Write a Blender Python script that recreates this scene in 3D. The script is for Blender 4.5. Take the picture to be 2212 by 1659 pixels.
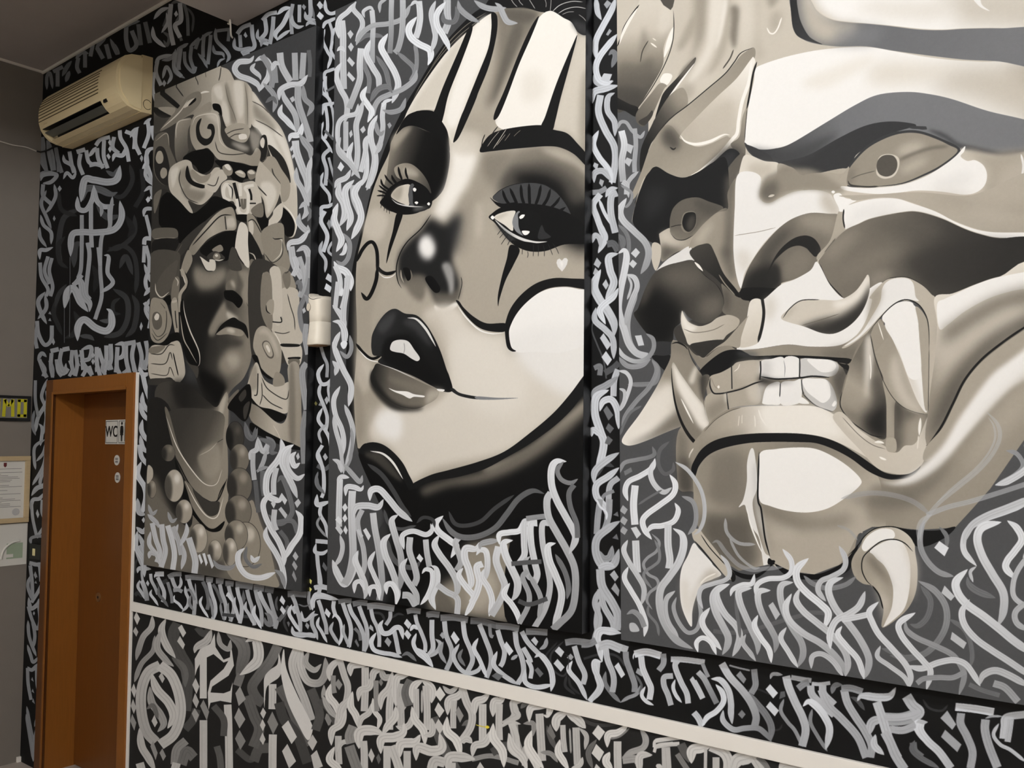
import bpy, bmesh, math
import numpy as np
from mathutils import Matrix, Vector

for _o in list(bpy.data.objects):
    bpy.data.objects.remove(_o, do_unlink=True)
SC = bpy.context.scene
COL = SC.collection

# ---------------------------------------------------------------- camera
# the painted wall runs along X at Y = 2.23 m, the room lies on its -Y side, Z is up
CAM_ROT = Matrix(((0.77710662, 0.04051498, 0.62806356), (0.6293689, -0.04957733, -0.77552361), (-0.00028261, 0.99794821, -0.06402574)))
cam_data = bpy.data.cameras.new('camera')
cam_data.sensor_fit = 'HORIZONTAL'; cam_data.sensor_width = 36.0
cam_data.lens = 1930.0 / 2212.0 * 36.0
cam = bpy.data.objects.new('camera', cam_data); COL.objects.link(cam)
cam.matrix_world = Matrix.Translation((0, 0, 1.77)) @ CAM_ROT.to_4x4()
SC.camera = cam

# ---------------------------------------------------------------- world, lamps, exposure
world = bpy.data.worlds.new('room'); SC.world = world
world.use_nodes = True
world.node_tree.nodes['Background'].inputs[0].default_value = (.55, .52, .5, 1)
world.node_tree.nodes['Background'].inputs[1].default_value = .02
LAMPS = [(-1.75, -.3, 122), (-1.75, -2.2, 124), (1.4, -.3, 66), (1.4, -2.2, 108)]      # unseen globes, extra ones added to even the light: x, y, watts
LAMP_COLOR, LAMP_Z, LAMP_R = (.975, .985, 1.0), 3.78, .10
vs = SC.view_settings
vs.view_transform = 'Standard'; vs.look = 'None'; vs.exposure = 0.0; vs.gamma = 1.0; vs.use_curve_mapping = False

# ---------------------------------------------------------------- painting
# The murals are flat brush work on flat boards and walls.  A small painter lays
# every brush stroke on a canvas measured in metres on its own wall or board.
FPX, CX, CY = 1930.0, 1106.0, 829.5
_X = np.array([2388.0, 124.5, 1930.0]); _X /= np.linalg.norm(_X)
_Z = np.array([-15.0, 30000.0, -1930.0]); _Z -= _Z.dot(_X) * _X; _Z /= np.linalg.norm(_Z)
_Y = np.cross(_Z, _X)
ROT = np.array([_X, _Y, _Z])          # world = ROT @ camera vector
D_WALL, D_PANEL = 2.23, 2.192
EYE = 1.77                            # camera height above the floor

def on_plane(pts, dist):
    p = np.asarray(pts, float).reshape(-1, 2)
    r = np.stack([p[:, 0] - CX, CY - p[:, 1], np.full(len(p), -FPX)], 1) @ ROT.T
    s = dist / r[:, 1]
    return np.stack([r[:, 0] * s, r[:, 2] * s + EYE], 1)

def spline(pts, closed=False, n=6):
    p = np.asarray(pts, float).reshape(-1, 2)
    if len(p) < 3:
        t = np.linspace(0, 1, 2 * n)[:, None]
        return p[0] * (1 - t) + p[-1] * t
    if closed:
        q = np.vstack([p[-1], p, p[0], p[1]])
    else:
        q = np.vstack([2 * p[0] - p[1], p, 2 * p[-1] - p[-2]])
    out = []
    t = (np.arange(n) / n)[:, None]
    for i in range(1, len(q) - 2):
        a, b, c, d = q[i - 1], q[i], q[i + 1], q[i + 2]
        out.append(.5 * (2 * b + (c - a) * t + (2 * a - 5 * b + 4 * c - d) * t * t + (3 * b - a - 3 * c + d) * t ** 3))
    if not closed:
        out.append(p[-1:])
    return np.vstack(out)

def box_blur(m, r):
    r = int(round(r))
    if r < 1:
        return m
    for ax in (0, 1):
        for _ in range(3):
            pad = [(0, 0), (0, 0)]; pad[ax] = (r + 1, r)
            c = np.cumsum(np.pad(m, pad, mode='edge'), axis=ax, dtype=np.float64)
            n = 2 * r + 1
            m = ((c[n:] - c[:-n]) if ax == 0 else (c[:, n:] - c[:, :-n])) / n
    return m.astype(np.float32)

TONE = {'c': (.985, 1.0, 1.018), 'n': (1.0, .995, .98), 'k': (.975, .995, 1.022)}

class Canvas:
    def __init__(s, name, dist, x0, x1, z0, z1, ppm, base, blur_k, tone='c'):
        s.name, s.dist, s.x0, s.x1, s.z0, s.z1, s.ppm, s.k, s.tone = name, dist, x0, x1, z0, z1, ppm, blur_k, tone
        s.w, s.h = int((x1 - x0) * ppm), int((z1 - z0) * ppm)
        s.a = np.zeros((s.h, s.w, 3), np.float32)
        s.a[:] = np.array(s.rgb(base), np.float32)
        s.clipm = None
        s.off = (0, 0, 1)
    def rgb(s, c, tone=None):
        if isinstance(c, (tuple, list)):
            return tuple(v / 255 for v in c)
        v = c / 255; t = tone or s.tone
        if t == 'w':                        # taupe: warm in the mid tones only
            k = 4 * v * (1 - v)
            return (v, v * (.995 - .042 * k), v * (.978 - .115 * k))
        return tuple(v * q for q in TONE[t])
    def loc(s, pts):                        # tile units -> photo px
        p = np.asarray(pts, float).reshape(-1, 2)
        return p / s.off[2] + np.array(s.off[:2])
    def tex(s, pts):                        # photo px -> canvas px
        q = on_plane(pts, s.dist)
        return np.stack([(q[:, 0] - s.x0) * s.ppm, (s.z1 - q[:, 1]) * s.ppm], 1)
    def mask(s, polys, soft=0):
        """coverage of closed polygons (photo px) -> (r0, c0, mask) or None"""
        T = [s.tex(p) for p in polys]
        al = np.vstack(T)
        m = int(soft * 3.2) + 2
        c0, c1 = int(np.floor(al[:, 0].min())) - m, int(np.ceil(al[:, 0].max())) + m
        r0, r1 = int(np.floor(al[:, 1].min())) - m, int(np.ceil(al[:, 1].max())) + m
        c0, r0, c1, r1 = max(c0, -m), max(r0, -m), min(c1, s.w + m), min(r1, s.h + m)
        w, h = c1 - c0, r1 - r0
        if w < 2 or h < 2:
            return None
        SS = 3
        ys = r0 + (np.arange(h * SS) + .5) / SS
        buf = np.zeros((h * SS, w + 2), np.float32)
        for t in T:
            a, b = t, np.roll(t, -1, 0)
            ya, yb = a[:, 1:2], b[:, 1:2]
            hit = (ya <= ys) != (yb <= ys)
            e, r = np.nonzero(hit)
            if not len(e):
                continue
            xa, xb = a[e, 0], b[e, 0]
            f = (ys[r] - a[e, 1]) / (b[e, 1] - a[e, 1])
            x = np.clip(xa + (xb - xa) * f - c0, 0, w)
            sg = np.where(b[e, 1] > a[e, 1], 1., -1.)
            xi = np.floor(x).astype(int); fr = x - xi
            np.add.at(buf, (r, xi), sg * (1 - fr))
            np.add.at(buf, (r, xi + 1), sg * fr)
        cov = np.clip(np.abs(np.cumsum(buf, 1)[:, :w]), 0, 1).reshape(h, SS, w).mean(1)
        if soft > .6:
            cov = box_blur(cov, soft / 1.75)
        return r0, c0, cov
    def lay(s, m, col, op=1., tone=None):
        if m is None:
            return
        r0, c0, cov = m
        h, w = cov.shape
        R0, C0, R1, C1 = max(r0, 0), max(c0, 0), min(r0 + h, s.h), min(c0 + w, s.w)
        if R1 <= R0 or C1 <= C0:
            return
        al = cov[R0 - r0:R1 - r0, C0 - c0:C1 - c0] * op
        if s.clipm is not None:
            al = al * s.clipm[R0:R1, C0:C1]
        dst = s.a[R0:R1, C0:C1]
        if isinstance(col, dict):           # gradient: stops along a line
            p = s.tex(s.loc(col['p']))
            d = p[1] - p[0]; L = d.dot(d) + 1e-6
            yy, xx = np.mgrid[R0:R1, C0:C1]
            t = np.clip(((xx - p[0, 0]) * d[0] + (yy - p[0, 1]) * d[1]) / L, 0, 1)
            cs = col['c']; pos = col.get('t') or list(np.linspace(0, 1, len(cs)))
            rg = np.array([s.rgb(c, tone) for c in cs])
            cc = np.stack([np.interp(t, pos, rg[:, k]) for k in range(3)], 2)
            if 'a' in col:
                al = al * np.interp(t, pos, col['a'])
        else:
            cc = np.array(s.rgb(col, tone))
        al = al[..., None].astype(np.float32)
        dst += (cc - dst) * al
    # --- public brushes, coordinates in the current tile
    def tile(s, x, y, k):
        s.off = (x, y, k); return s
    def clip(s, pts=None, curve=True):
        s.clipm = None
        if pts is not None:
            p = s.loc(pts)
            m = s.mask([spline(p, True) if curve else p])
            full = np.zeros((s.h, s.w), np.float32)
            if m is not None:
                r0, c0, cov = m; h, w = cov.shape
                R0, C0, R1, C1 = max(r0, 0), max(c0, 0), min(r0 + h, s.h), min(c0 + w, s.w)
                if R1 > R0 and C1 > C0:
                    full[R0:R1, C0:C1] = cov[R0 - r0:R1 - r0, C0 - c0:C1 - c0]
            s.clipm = full
    def fill(s, pts, c, soft=0, op=1., curve=True, tone=None):
        p = s.loc(pts)
        s.lay(s.mask([spline(p, True) if curve else p], soft * s.k), c, op, tone)
    def line(s, pts, w, c, tip='b', soft=0, op=1., tone=None, c2=None):
        p = spline(s.loc(pts), False, 9)
        wd = w / s.off[2]
        g = np.gradient(p, axis=0); L = np.hypot(g[:, 0], g[:, 1]) + 1e-9
        nrm = np.stack([-g[:, 1], g[:, 0]], 1) / L[:, None]
        t = np.concatenate([[0], np.cumsum(np.hypot(*np.diff(p, axis=0).T))]); tot = t[-1] + 1e-9; t = t / tot
        prof = np.ones(len(t))
        f = min(.42, max(.16, 2.2 * wd / tot))
        if tip in 'bs':
            prof = np.minimum(prof, np.sin(np.clip(t / f, 0, 1) * np.pi / 2) ** .8 + .03)
        if tip in 'be':
            prof = np.minimum(prof, np.sin(np.clip((1 - t) / f, 0, 1) * np.pi / 2) ** .8 + .03)
        if tip == 'm':                      # swelling line
            prof = np.sin(np.pi * t) ** .7 + .04
        h = (wd / 2 * prof)[:, None]
        poly = np.vstack([p + nrm * h, (p - nrm * h)[::-1]])
        if c2 is not None:
            q = np.asarray(pts, float).reshape(-1, 2)
            c = {'p': (q[0], q[-1]), 'c': (c, c2)}
        s.lay(s.mask([poly], soft * s.k), c, op, tone)
    def art(s, text, tone=None, groove=False):
        """one brush mark per line (coordinates in the tile set by '@ x y scale'):
        w g[*op][>g2] tip x y ...   brush line      q/f g x y ...         dab / curved patch
        a g op soft x y ...         airbrushed dab  g c,c,.. x y x y ; .. patch with a gradient
        c x y ...                   mask (c alone lifts it)               t n   tone"""
        for ln in text.strip().splitlines():
            a = ln.split()
            if not a or a[0][0] == '#':
                continue
            k = a[0]
            if k == '@':
                s.tile(*[float(v) for v in a[1:4]])
            elif k == 't':
                tone = a[1]
            elif k == 'c':
                s.clip([float(v) for v in a[1:]] if len(a) > 1 else None)
            elif k in ('q', 'f'):
                s.fill([float(v) for v in a[2:]], float(a[1]), curve=k == 'f', tone=tone)
            elif k == 'a':
                s.fill([float(v) for v in a[4:]], float(a[1]), soft=float(a[3]), op=float(a[2]), tone=tone)
            elif k == 'g':
                e = a.index(';')
                p = [float(v) for v in a[2:e]]
                s.fill([float(v) for v in a[e + 1:]], {'c': [float(v) for v in a[1].split(',')], 'p': ((p[0], p[1]), (p[2], p[3]))}, tone=tone)
            elif k == 's':                   # soft line: s soft w g tip pts
                s.line([float(v) for v in a[5:]], float(a[2]), float(a[3]), a[4], soft=float(a[1]), tone=tone)
            else:
                w = float(k); g = a[1].split('>'); op = 1.
                if '*' in g[0]:
                    g[0], o = g[0].split('*'); op = float(o)
                pts = [float(v) for v in a[3:]]
                g0 = float(g[0]); g2 = float(g[1]) if len(g) > 1 else None
                s.line(pts, w, g0, a[2], c2=g2, op=op, tone=tone)
                if groove and w / s.off[2] > 6.5 and g0 > 90 and len(pts) > 4:   # bristle grooves in a broad stroke
                    P = np.array(pts).reshape(-1, 2)
                    G = np.gradient(P, axis=0); G /= (np.hypot(G[:, 0], G[:, 1])[:, None] + 1e-9)
                    for o in ((.2,) if len(ln) % 2 else (-.24, .12)):
                        s.line(P + np.stack([-G[:, 1], G[:, 0]], 1) * o * w, max(w * .09, 1.1 * s.off[2]), g0 * .66, 'm', op=.3 * op, tone=tone)
        s.clip()
    def grain(s, amp, seed):
        rng = np.random.default_rng(seed)
        n = rng.normal(0, 1, (s.h, s.w)).astype(np.float32)
        n = n * .5 + box_blur(n, 2) * 2.
        s.a += amp * n[..., None] * (s.a * .45 * (1.15 - s.a) + .006)
        np.clip(s.a, .012, 1, out=s.a)
WALL = Canvas('wall', D_WALL, -5.40, 0.30, 0.0, 3.93, 720, 15, 1.2, 'k')
LOW = Canvas('lower_wall', D_WALL, -4.25, 0.30, 0.0, 0.985, 720, 34, 1.2, 'n')
P1 = Canvas('panel_1', D_PANEL, -4.010, -2.766, 1.185, 3.430, 760, 62, 1.6, 'c')
P2 = Canvas('panel_2', D_PANEL, -2.674, -1.478, 1.195, 3.450, 900, 72, 1.6, 'c')
P3 = Canvas('panel_3', D_PANEL, -1.382, -0.172, 1.205, 3.440, 1050, 78, 1.7, 'c')
def ell(cx, cy, rx, ry, n=10):
    return ' '.join('%.0f %.0f' % (cx + rx * math.cos(t * 2 * math.pi / n), cy + ry * math.sin(t * 2 * math.pi / n)) for t in range(n))
def bead(c, cx, cy, rx, ry, g, hl=1):
    return '\n'.join(['f %d ' % (g * .45) + ell(cx, cy, rx * 1.04, ry * 1.03), 'f %d ' % g + ell(cx, cy, rx, ry),
                      'c ' + ell(cx, cy, rx, ry), 'a %d .9 6 ' % (g * .4) + ell(cx - rx * .75, cy + ry * .2, rx * .55, ry * .9),
                      'a %d .8 5 ' % min(240, g * 1.45) + ell(cx + rx * .3, cy - ry * .45, rx * .32, ry * .3), 'c'])
P1.art('''
@ 320 120 3.456
t c
a 30 .9 20 20 500 300 500 700 900 800 1300 700 1800 300 2200 300 3000 20 3000
t w
f 58 56 262 300 165 520 80 620 120 770 270 900 430 1030 620 1110 980 1104 1330 1040 1600 900 1700 40 1700 40 600
# ---- feathered back of the headdress
g 95,140,185 100 400 560 150 ; 55 268 200 205 340 150 520 80 548 86 605 110 645 185 700 300 480 460 340 440 220 500 95 565 45 570 45 420
f 22 60 262 92 250 238 372 214 392
f 22 52 385 172 448 108 466 52 432
a 60 .8 8 45 450 170 470 90 570 40 580
f 150 75 390 200 390 190 440 170 448
8 40 b 193 208 232 262 266 308
7 60 b 345 150 368 190 376 222
6 110 b 426 112 434 165
7 60 b 546 86 538 150 528 190
14 225 m 385 285 425 272 460 272
f 122 90 558 220 400 300 300 370 268 398 290 392 350 340 412 250 475 160 535
9 200 m 95 552 230 430 300 330
f 195 268 392 300 342 352 318 345 350 310 372
f 14 302 372 352 318 358 336 322 368
f 150 340 440 460 345 470 420 400 440
# side plates
g 150,85 220 520 280 740 ; 205 540 230 490 322 468 318 560 312 690 262 772 220 792 200 700
7 200 m 210 620 212 540 236 490 318 474
f 100 50 620 140 575 162 680 212 815 165 850 160 960 100 955 45 860
6 170 m 55 640 140 582 160 680
f 40 60 700 120 690 160 820 160 960 100 950 50 860
f 165 58 770 72 720 100 715 116 760 106 800 76 806
f 160 92 870 110 838 138 848 142 890 118 918 98 908
f 70 300 560 330 520 330 700 300 690
# right flank of the head
f 196 768 268 850 358 900 428 980 520 1030 620 1080 800 1110 980 1116 1200 1100 1330 1062 1360 1020 1320 990 1200 1000 1110 950 900 900 700 830 560 770 500
a 228 .9 6 780 280 900 440 1030 640 1090 860 1110 1000 1060 860 980 660 860 480
a 140 .8 8 790 360 900 450 960 560 880 540 800 460
a 232 .8 5 800 480 900 540 960 660 1060 900 1000 840 880 640 800 540
7 90 b 775 340 850 380 905 432
7 80 b 800 480 900 530 1010 610
f 40 895 676 930 680 1010 762 1052 862 1062 952 1000 862 940 772
f 160 820 800 930 752 1000 852 1060 952 1050 1062 1000 1090 980 962 900 882
9 60 b 925 840 940 890 990 960
f 14 1000 1130 1060 1182 1096 1262 1080 1345 1030 1345 1000 1262 990 1182
10 232 m 1006 1110 1070 1180 1108 1270 1090 1340
f 36 828 655 850 600 882 600 892 680 872 782 840 792 835 720
f 215 838 640 858 612 872 640 862 690 842 676
7 90 m 835 800 880 770 896 690
# snout block
f 190 480 240 560 195 640 184 720 195 768 242 778 300 772 522 740 545 730 620 600 590 578 520 545 430 540 372 484 370
a 130 .8 5 575 215 600 230 640 400 662 505 620 500 600 380
a 150 .8 5 722 210 745 230 750 520 728 520
a 218 .9 5 640 200 705 210 712 430 680 460 650 330
a 222 .8 4 490 245 545 225 560 330 520 320
a 222 .7 4 560 330 600 400 610 500 575 500 550 400
f 14 484 362 530 364 549 400 552 452 522 420 490 402
9 40 m 552 445 568 520 602 545
7 110 m 575 215 600 330 640 430 662 505
7 120 m 720 198 740 330 745 520
# rolled snout and scroll
g 150,180,150 340 500 800 740 ; 318 520 350 445 450 425 520 430 542 500 546 600 590 680 700 720 770 745 810 690 842 720 832 790 802 832 700 802 540 782 480 722 440 690 370 712 330 660 314 590
a 215 .7 5 430 440 520 440 530 520 480 480
f 28 358 560 372 630 420 672 470 652 497 590 497 540 482 513 455 513 443 545 470 555 472 595 440 622 400 602 384 540 400 470 368 500
9 210 m 330 520 360 460 450 436 512 450 528 540 540 640 600 700
7 60 b 500 640 530 720 620 740 740 730
f 168 575 548 640 510 720 510 762 560 742 632 700 650 620 620 590 592
7 70 b 580 590 640 560 720 545
7 70 b 600 620 650 590 700 585
f 226 680 590 730 588 736 620 686 626
a 210 .7 5 620 650 700 660 760 700 700 710
a 205 .6 5 760 560 840 600 820 700 780 700
# hollow and jaw plates
f 12 318 722 400 700 450 700 495 755 482 832 440 872 390 882 350 822 262 772
f 192 162 850 260 782 320 792 345 852 440 892 500 838 538 850 462 932 430 962 442 992 492 1022 422 1102 370 1112 300 1082 334 1165 320 1178 240 1092 162 1002
a 140 .8 5 290 830 340 900 300 1000 240 960 230 880
a 225 .7 4 170 860 230 840 200 960 180 980
f 24 296 822 332 930 430 972 402 992 320 962 280 902
f 150 330 850 400 900 470 880 440 940 380 950 330 900
a 130 .8 5 250 990 380 1010 430 1030 380 1090 290 1070
7 60 b 245 850 235 940 290 1060 380 1105
f 200 430 962 540 850 592 912 550 952 500 1022 440 1002
7 60 b 440 960 500 970 530 900
f 14 500 785 620 790 760 822 832 832 802 902 720 925 700 955 640 955 630 920 560 852
f 150 555 832 600 810 632 852 622 892 582 892
f 225 570 822 600 812 622 850 600 856
f 175 650 872 690 855 727 882 720 912 680 902
f 215 660 868 695 862 715 885 690 880
f 130 740 872 770 850 806 872 800 912 760 926
f 205 745 868 775 856 798 880 765 886
f 185 830 800 870 822 960 922 992 982 962 1102 902 1204 880 1192 862 1082 800 962
a 222 .8 4 840 960 920 950 960 1040 900 1180 880 1100
9 50 b 790 950 850 1010 888 1050
f 205 940 1152 1002 1102 1000 1202 950 1262 890 1287 888 1252 930 1192
f 12 818 1132 855 1100 880 1202 902 1232 880 1330 850 1340 818 1262
# glyph teeth
f 200 548 968 590 932 650 935 700 950 800 945 850 1092 802 1152 762 1190 670 1190 640 1092 580 1092 550 1040
24 30 n 642 950 664 1040 682 1130
26 226 b 618 1062 612 990 585 962 565 1000 572 1062 622 1082
9 30 m 628 1075 630 1000 600 960
24 226 n 686 955 690 1000 690 1050
22 226 n 662 1070 684 1170 742 1172 748 1040 726 985 790 968
16 26 n 756 996 770 1040 772 1080
20 110 n 700 1070 706 1130 722 1132 724 1070
10 26 n 760 1104 806 1104
f 14 655 1190 760 1192 740 1240 670 1230
f 120 770 1150 850 1100 860 1200 800 1200
''' .replace('ELL', ''))
P1.art('''
@ 320 120 3.456
t w
f 12 80 1062 150 1020 240 1092 330 1178 430 1112 500 1050 642 1112 650 1152 560 1142 480 1192 400 1262 300 1362 240 1402 100 1282 76 1202
f 50 40 1060 105 1000 150 1010 95 1070 80 1200 100 1285 200 1290 225 1355 205 1375 40 1375
f 110 45 1050 100 1000 92 1060 50 1180
f 100 45 1295 200 1290 225 1350 180 1365 40 1365
9 160 m 40 1370 120 1365 210 1362
f 28 40 1385 230 1380 150 1530 60 1560 40 1560
f 60 150 1560 260 1380 420 1240 400 1300 300 1450 240 1640 60 1800 40 1700
6 90 b 60 1640 180 1520 260 1400
# ---- face
@ 320 560 3.77
g 48,40,70,135 330 500 820 560 ; 240 60 300 -60 420 -180 640 -220 760 -200 860 -60 842 270 822 420 832 600 842 800 782 962 702 1042 652 1102 562 1202 482 1152 402 1002 332 702 286 402
a 150 .9 12 380 60 500 90 620 70 640 140 560 230 440 250 380 180
a 24 .8 14 300 280 500 300 620 260 560 480 480 620 440 900 380 900 320 600
a 150 .9 6 735 100 822 110 838 290 800 370 760 290 780 200
a 120 .7 6 640 120 700 60 730 120 720 250 640 240
f 110 638 195 690 168 718 232 700 262 640 262
a 190 .8 4 670 180 700 180 712 230 690 225
f 12 620 262 660 252 710 262 772 332 740 397 690 352 630 322
a 150 .9 7 530 490 620 345 640 400 700 452 742 490 600 530 540 620 490 600
a 215 .7 4 640 430 690 450 730 490 660 490
f 20 550 612 600 532 690 475 742 500 800 542 817 645 772 582 720 560 640 547 590 582
f 150 560 605 640 555 742 570 782 602 752 627 650 612 580 617
a 212 .8 3 640 575 680 562 710 590 680 600
a 60 .8 7 580 640 700 650 780 680 700 720 600 720
a 150 .9 12 570 860 650 740 742 750 782 822 740 902 640 952
a 190 .6 9 640 790 720 780 740 850 680 880
a 10 .9 10 420 900 560 960 640 1040 600 1160 540 1210 460 1120
f 140 830 0 945 100 925 300 872 600 852 790 826 650 832 400
a 110 .8 6 850 60 930 120 900 300 850 200
6 20 b 935 120 918 320 875 560 850 780
6 60 m 800 350 826 420 830 600
# eyes and head band
@ 320 120 3.456
g 140,180,150 340 1440 640 1180 ; 308 1440 380 1330 500 1190 590 1135 640 1150 658 1292 560 1312 460 1362 400 1422 340 1490
9 30 b 330 1420 440 1300 540 1200 630 1190
a 215 .7 4 590 1220 640 1210 650 1280 590 1280
9 50 n 575 1200 585 1300
f 150 740 1190 792 1200 852 1330 862 1490 802 1402 752 1312
f 205 752 1250 772 1228 788 1260 785 1330 762 1330
7 30 b 742 1240 790 1230 850 1330
f 14 388 1452 470 1372 580 1312 664 1322 652 1422 602 1522 540 1532 440 1502
f 140 478 1450 540 1412 562 1452 520 1470
f 60 440 1500 500 1460 570 1500 560 1528 480 1530
f 130 485 1510 500 1476 530 1478 542 1510 515 1526
f 215 500 1490 515 1482 524 1496 510 1504
9 215 m 495 1525 530 1530 565 1522
f 30 748 1322 802 1382 852 1492 852 1592 760 1582
f 120 752 1556 768 1520 795 1530 798 1575 765 1580
9 190 m 755 1470 790 1490 810 1540
f 218 680 1262 720 1252 747 1300 747 1402 757 1575 720 1562 680 1502 650 1432
7 14 b 650 1436 682 1510 722 1566
f 70 620 1440 650 1440 680 1520 700 1600 620 1600 600 1540
f 215 388 1500 452 1542 462 1522 500 1530 506 1582 490 1608 440 1602 400 1540
7 40 b 385 1500 410 1560 440 1606 490 1610
f 150 245 1602 298 1452 332 1532 268 1652
f 215 250 1590 275 1630 300 1700 285 1720 260 1650
f 215 770 1590 830 1585 830 1640 780 1640
# right columns
f 142 850 1310 1000 1252 1022 1402 1062 1562 1000 1640 900 1602 868 1482
9 205 m 930 1370 1000 1380 990 1480 930 1540
6 40 b 870 1480 930 1545 1000 1490 1005 1380
8 20 m 930 1360 950 1370 1010 1365
f 14 860 1550 920 1560 900 1640 860 1640
f 185 905 1592 950 1565 990 1640 1000 1700 900 1700
''')
P1.art('''
@ 320 560 3.77
t w
f 58 830 60 1060 60 1200 300 1230 700 1000 900 850 820
f 150 930 130 990 120 1060 55 1150 95 1195 180 1200 240 1100 240 1060 300 1080 500 1000 560 930 420
f 192 1100 235 1195 235 1232 300 1232 520 1257 602 1242 692 1090 702 1000 562 1010 510 1090 510 1082 300
f 200 990 90 1040 55 1085 130 1090 500 1020 500 1010 200
f 120 1095 130 1150 100 1160 200 1125 240
7 60 b 1110 110 1130 110 1150 90
7 50 b 1135 280 1160 380 1190 480 1198 580
9 14 n 1012 510 1085 512 1082 470
9 14 n 1005 500 998 570
7 60 b 1020 590 1100 605 1160 590
f 130 930 140 1000 140 1015 500 990 580 920 420
f 160 960 380 990 330 1025 340 1020 440 985 445
9 14 m 962 370 968 420 1000 448
f 165 880 582 940 542 1010 592 1082 702 1084 852 1062 942 1010 965 920 882 880 782 856 702
a 205 .7 5 900 600 960 570 1040 680 1060 800 980 620
f 90 930 700 950 664 990 680 1025 770 1010 808 970 790
f 175 938 705 955 672 990 688 1016 768 1002 795 972 776
f 222 960 710 975 700 995 740 985 760
9 220 m 1022 580 1070 670 1090 730
f 14 848 788 890 788 930 900 1012 968 980 972 920 922 888 862
f 198 890 842 950 982 1060 1032 1150 1000 1172 1102 1132 1252 1000 1222 900 1192 808 1070 850 900
a 150 .8 4 830 920 880 860 890 1040 830 1060
9 40 n 896 930 890 1090 865 1110
8 50 b 925 960 980 1060 1120 1140 1150 1060
8 50 b 930 1100 1000 1170 1100 1220
7 60 b 910 1190 930 1110 925 1000
f 150 1040 920 1100 950 1110 1020 1020 1030
f 14 806 1076 900 1192 1010 1222 1124 1272 1104 1312 1052 1322 920 1262 840 1152
f 200 1090 700 1242 700 1242 850 1150 872 1100 762
f 16 1145 800 1236 796 1232 814 1152 816
f 110 1150 815 1230 815 1225 865 1150 860
f 30 1088 688 1225 692 1222 712 1100 712
g 130,190,150 840 1250 1240 1300 ; 1140 872 1232 872 1252 1302 1267 1547 1180 1502 1100 1472 960 1402 840 1312 820 1182 900 1202 1052 1330 1124 1300 1152 1102
a 110 .7 5 1150 900 1190 900 1200 1450 1150 1440
5 215 b 1020 1350 1060 1420 1080 1480
f 12 840 1330 960 1402 1100 1472 1180 1502 1262 1550 1150 1540 960 1460 840 1400
# ---- ear ornaments on the shaded side
f 80 20 -40 240 -60 260 60 240 330 160 360 20 330
f 88 70 200 120 110 200 30 245 20 205 200 112 312 58 262
10 205 m 60 195 68 265 112 310 175 265
f 12 120 330 180 290 190 360 150 370
f 120 190 330 200 200 235 140 260 180 240 330
9 205 m 220 145 245 180 240 220
f 152 24 340 100 322 145 350 172 422 194 522 152 642 82 684 20 622
7 60 m 30 560 80 630 140 580 150 430 100 350
7 60 m 28 600 80 660 160 600
f 100 34 500 45 440 80 430 112 470 112 540 82 574 50 560
f 220 52 470 72 440 92 455 85 490 62 496
f 150 118 430 140 400 148 420 130 448
f 165 188 360 238 330 252 605 222 602
8 30 n 222 420 228 500 236 560
20 190 b 190 350 215 345 240 335
f 14 16 660 100 692 180 612 255 600 268 682 190 672 130 722 16 702
f 192 18 720 150 702 200 672 262 682 302 882 292 962 232 1017 180 962 18 972
f 130 18 720 140 705 90 760 18 765
8 60 b 20 770 110 770 170 700 220 700
9 20 b 205 760 225 850 248 950
8 70 b 20 850 140 850 180 760 200 820
7 80 b 20 930 150 945 180 880 215 960
f 60 16 975 180 972 215 1012 16 1024
26 170 n 270 80 318 190 262 290 262 430
12 30 m 300 100 330 190 290 300
f 14 262 400 290 330 330 580 402 742 420 850 392 880 330 840 282 700
10 215 m 288 330 300 440 342 580 412 740 422 840 402 880
9 180 m 262 450 290 640 340 740 400 850
f 70 300 820 345 855 410 880 400 968 360 900
# neck
g 70,50,120,150 120 1250 640 1400 ; 70 1040 300 1010 482 1152 562 1202 652 1102 640 1700 640 2400 300 2400 100 1400
a 30 .8 12 200 1000 420 1020 560 1200 400 1250 250 1200
a 150 .8 7 590 1180 655 1100 640 1700 560 1700 580 1400
a 200 .7 4 580 1200 640 1110 600 1300 575 1420
f 110 655 1140 740 1060 700 1200 665 1190
f 12 650 1200 740 1080 830 1020 840 1200 790 1320 700 1250
f 60 740 1120 790 1060 800 1110 760 1160
f 60 780 1200 830 1160 800 1290 780 1290
''')
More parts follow.
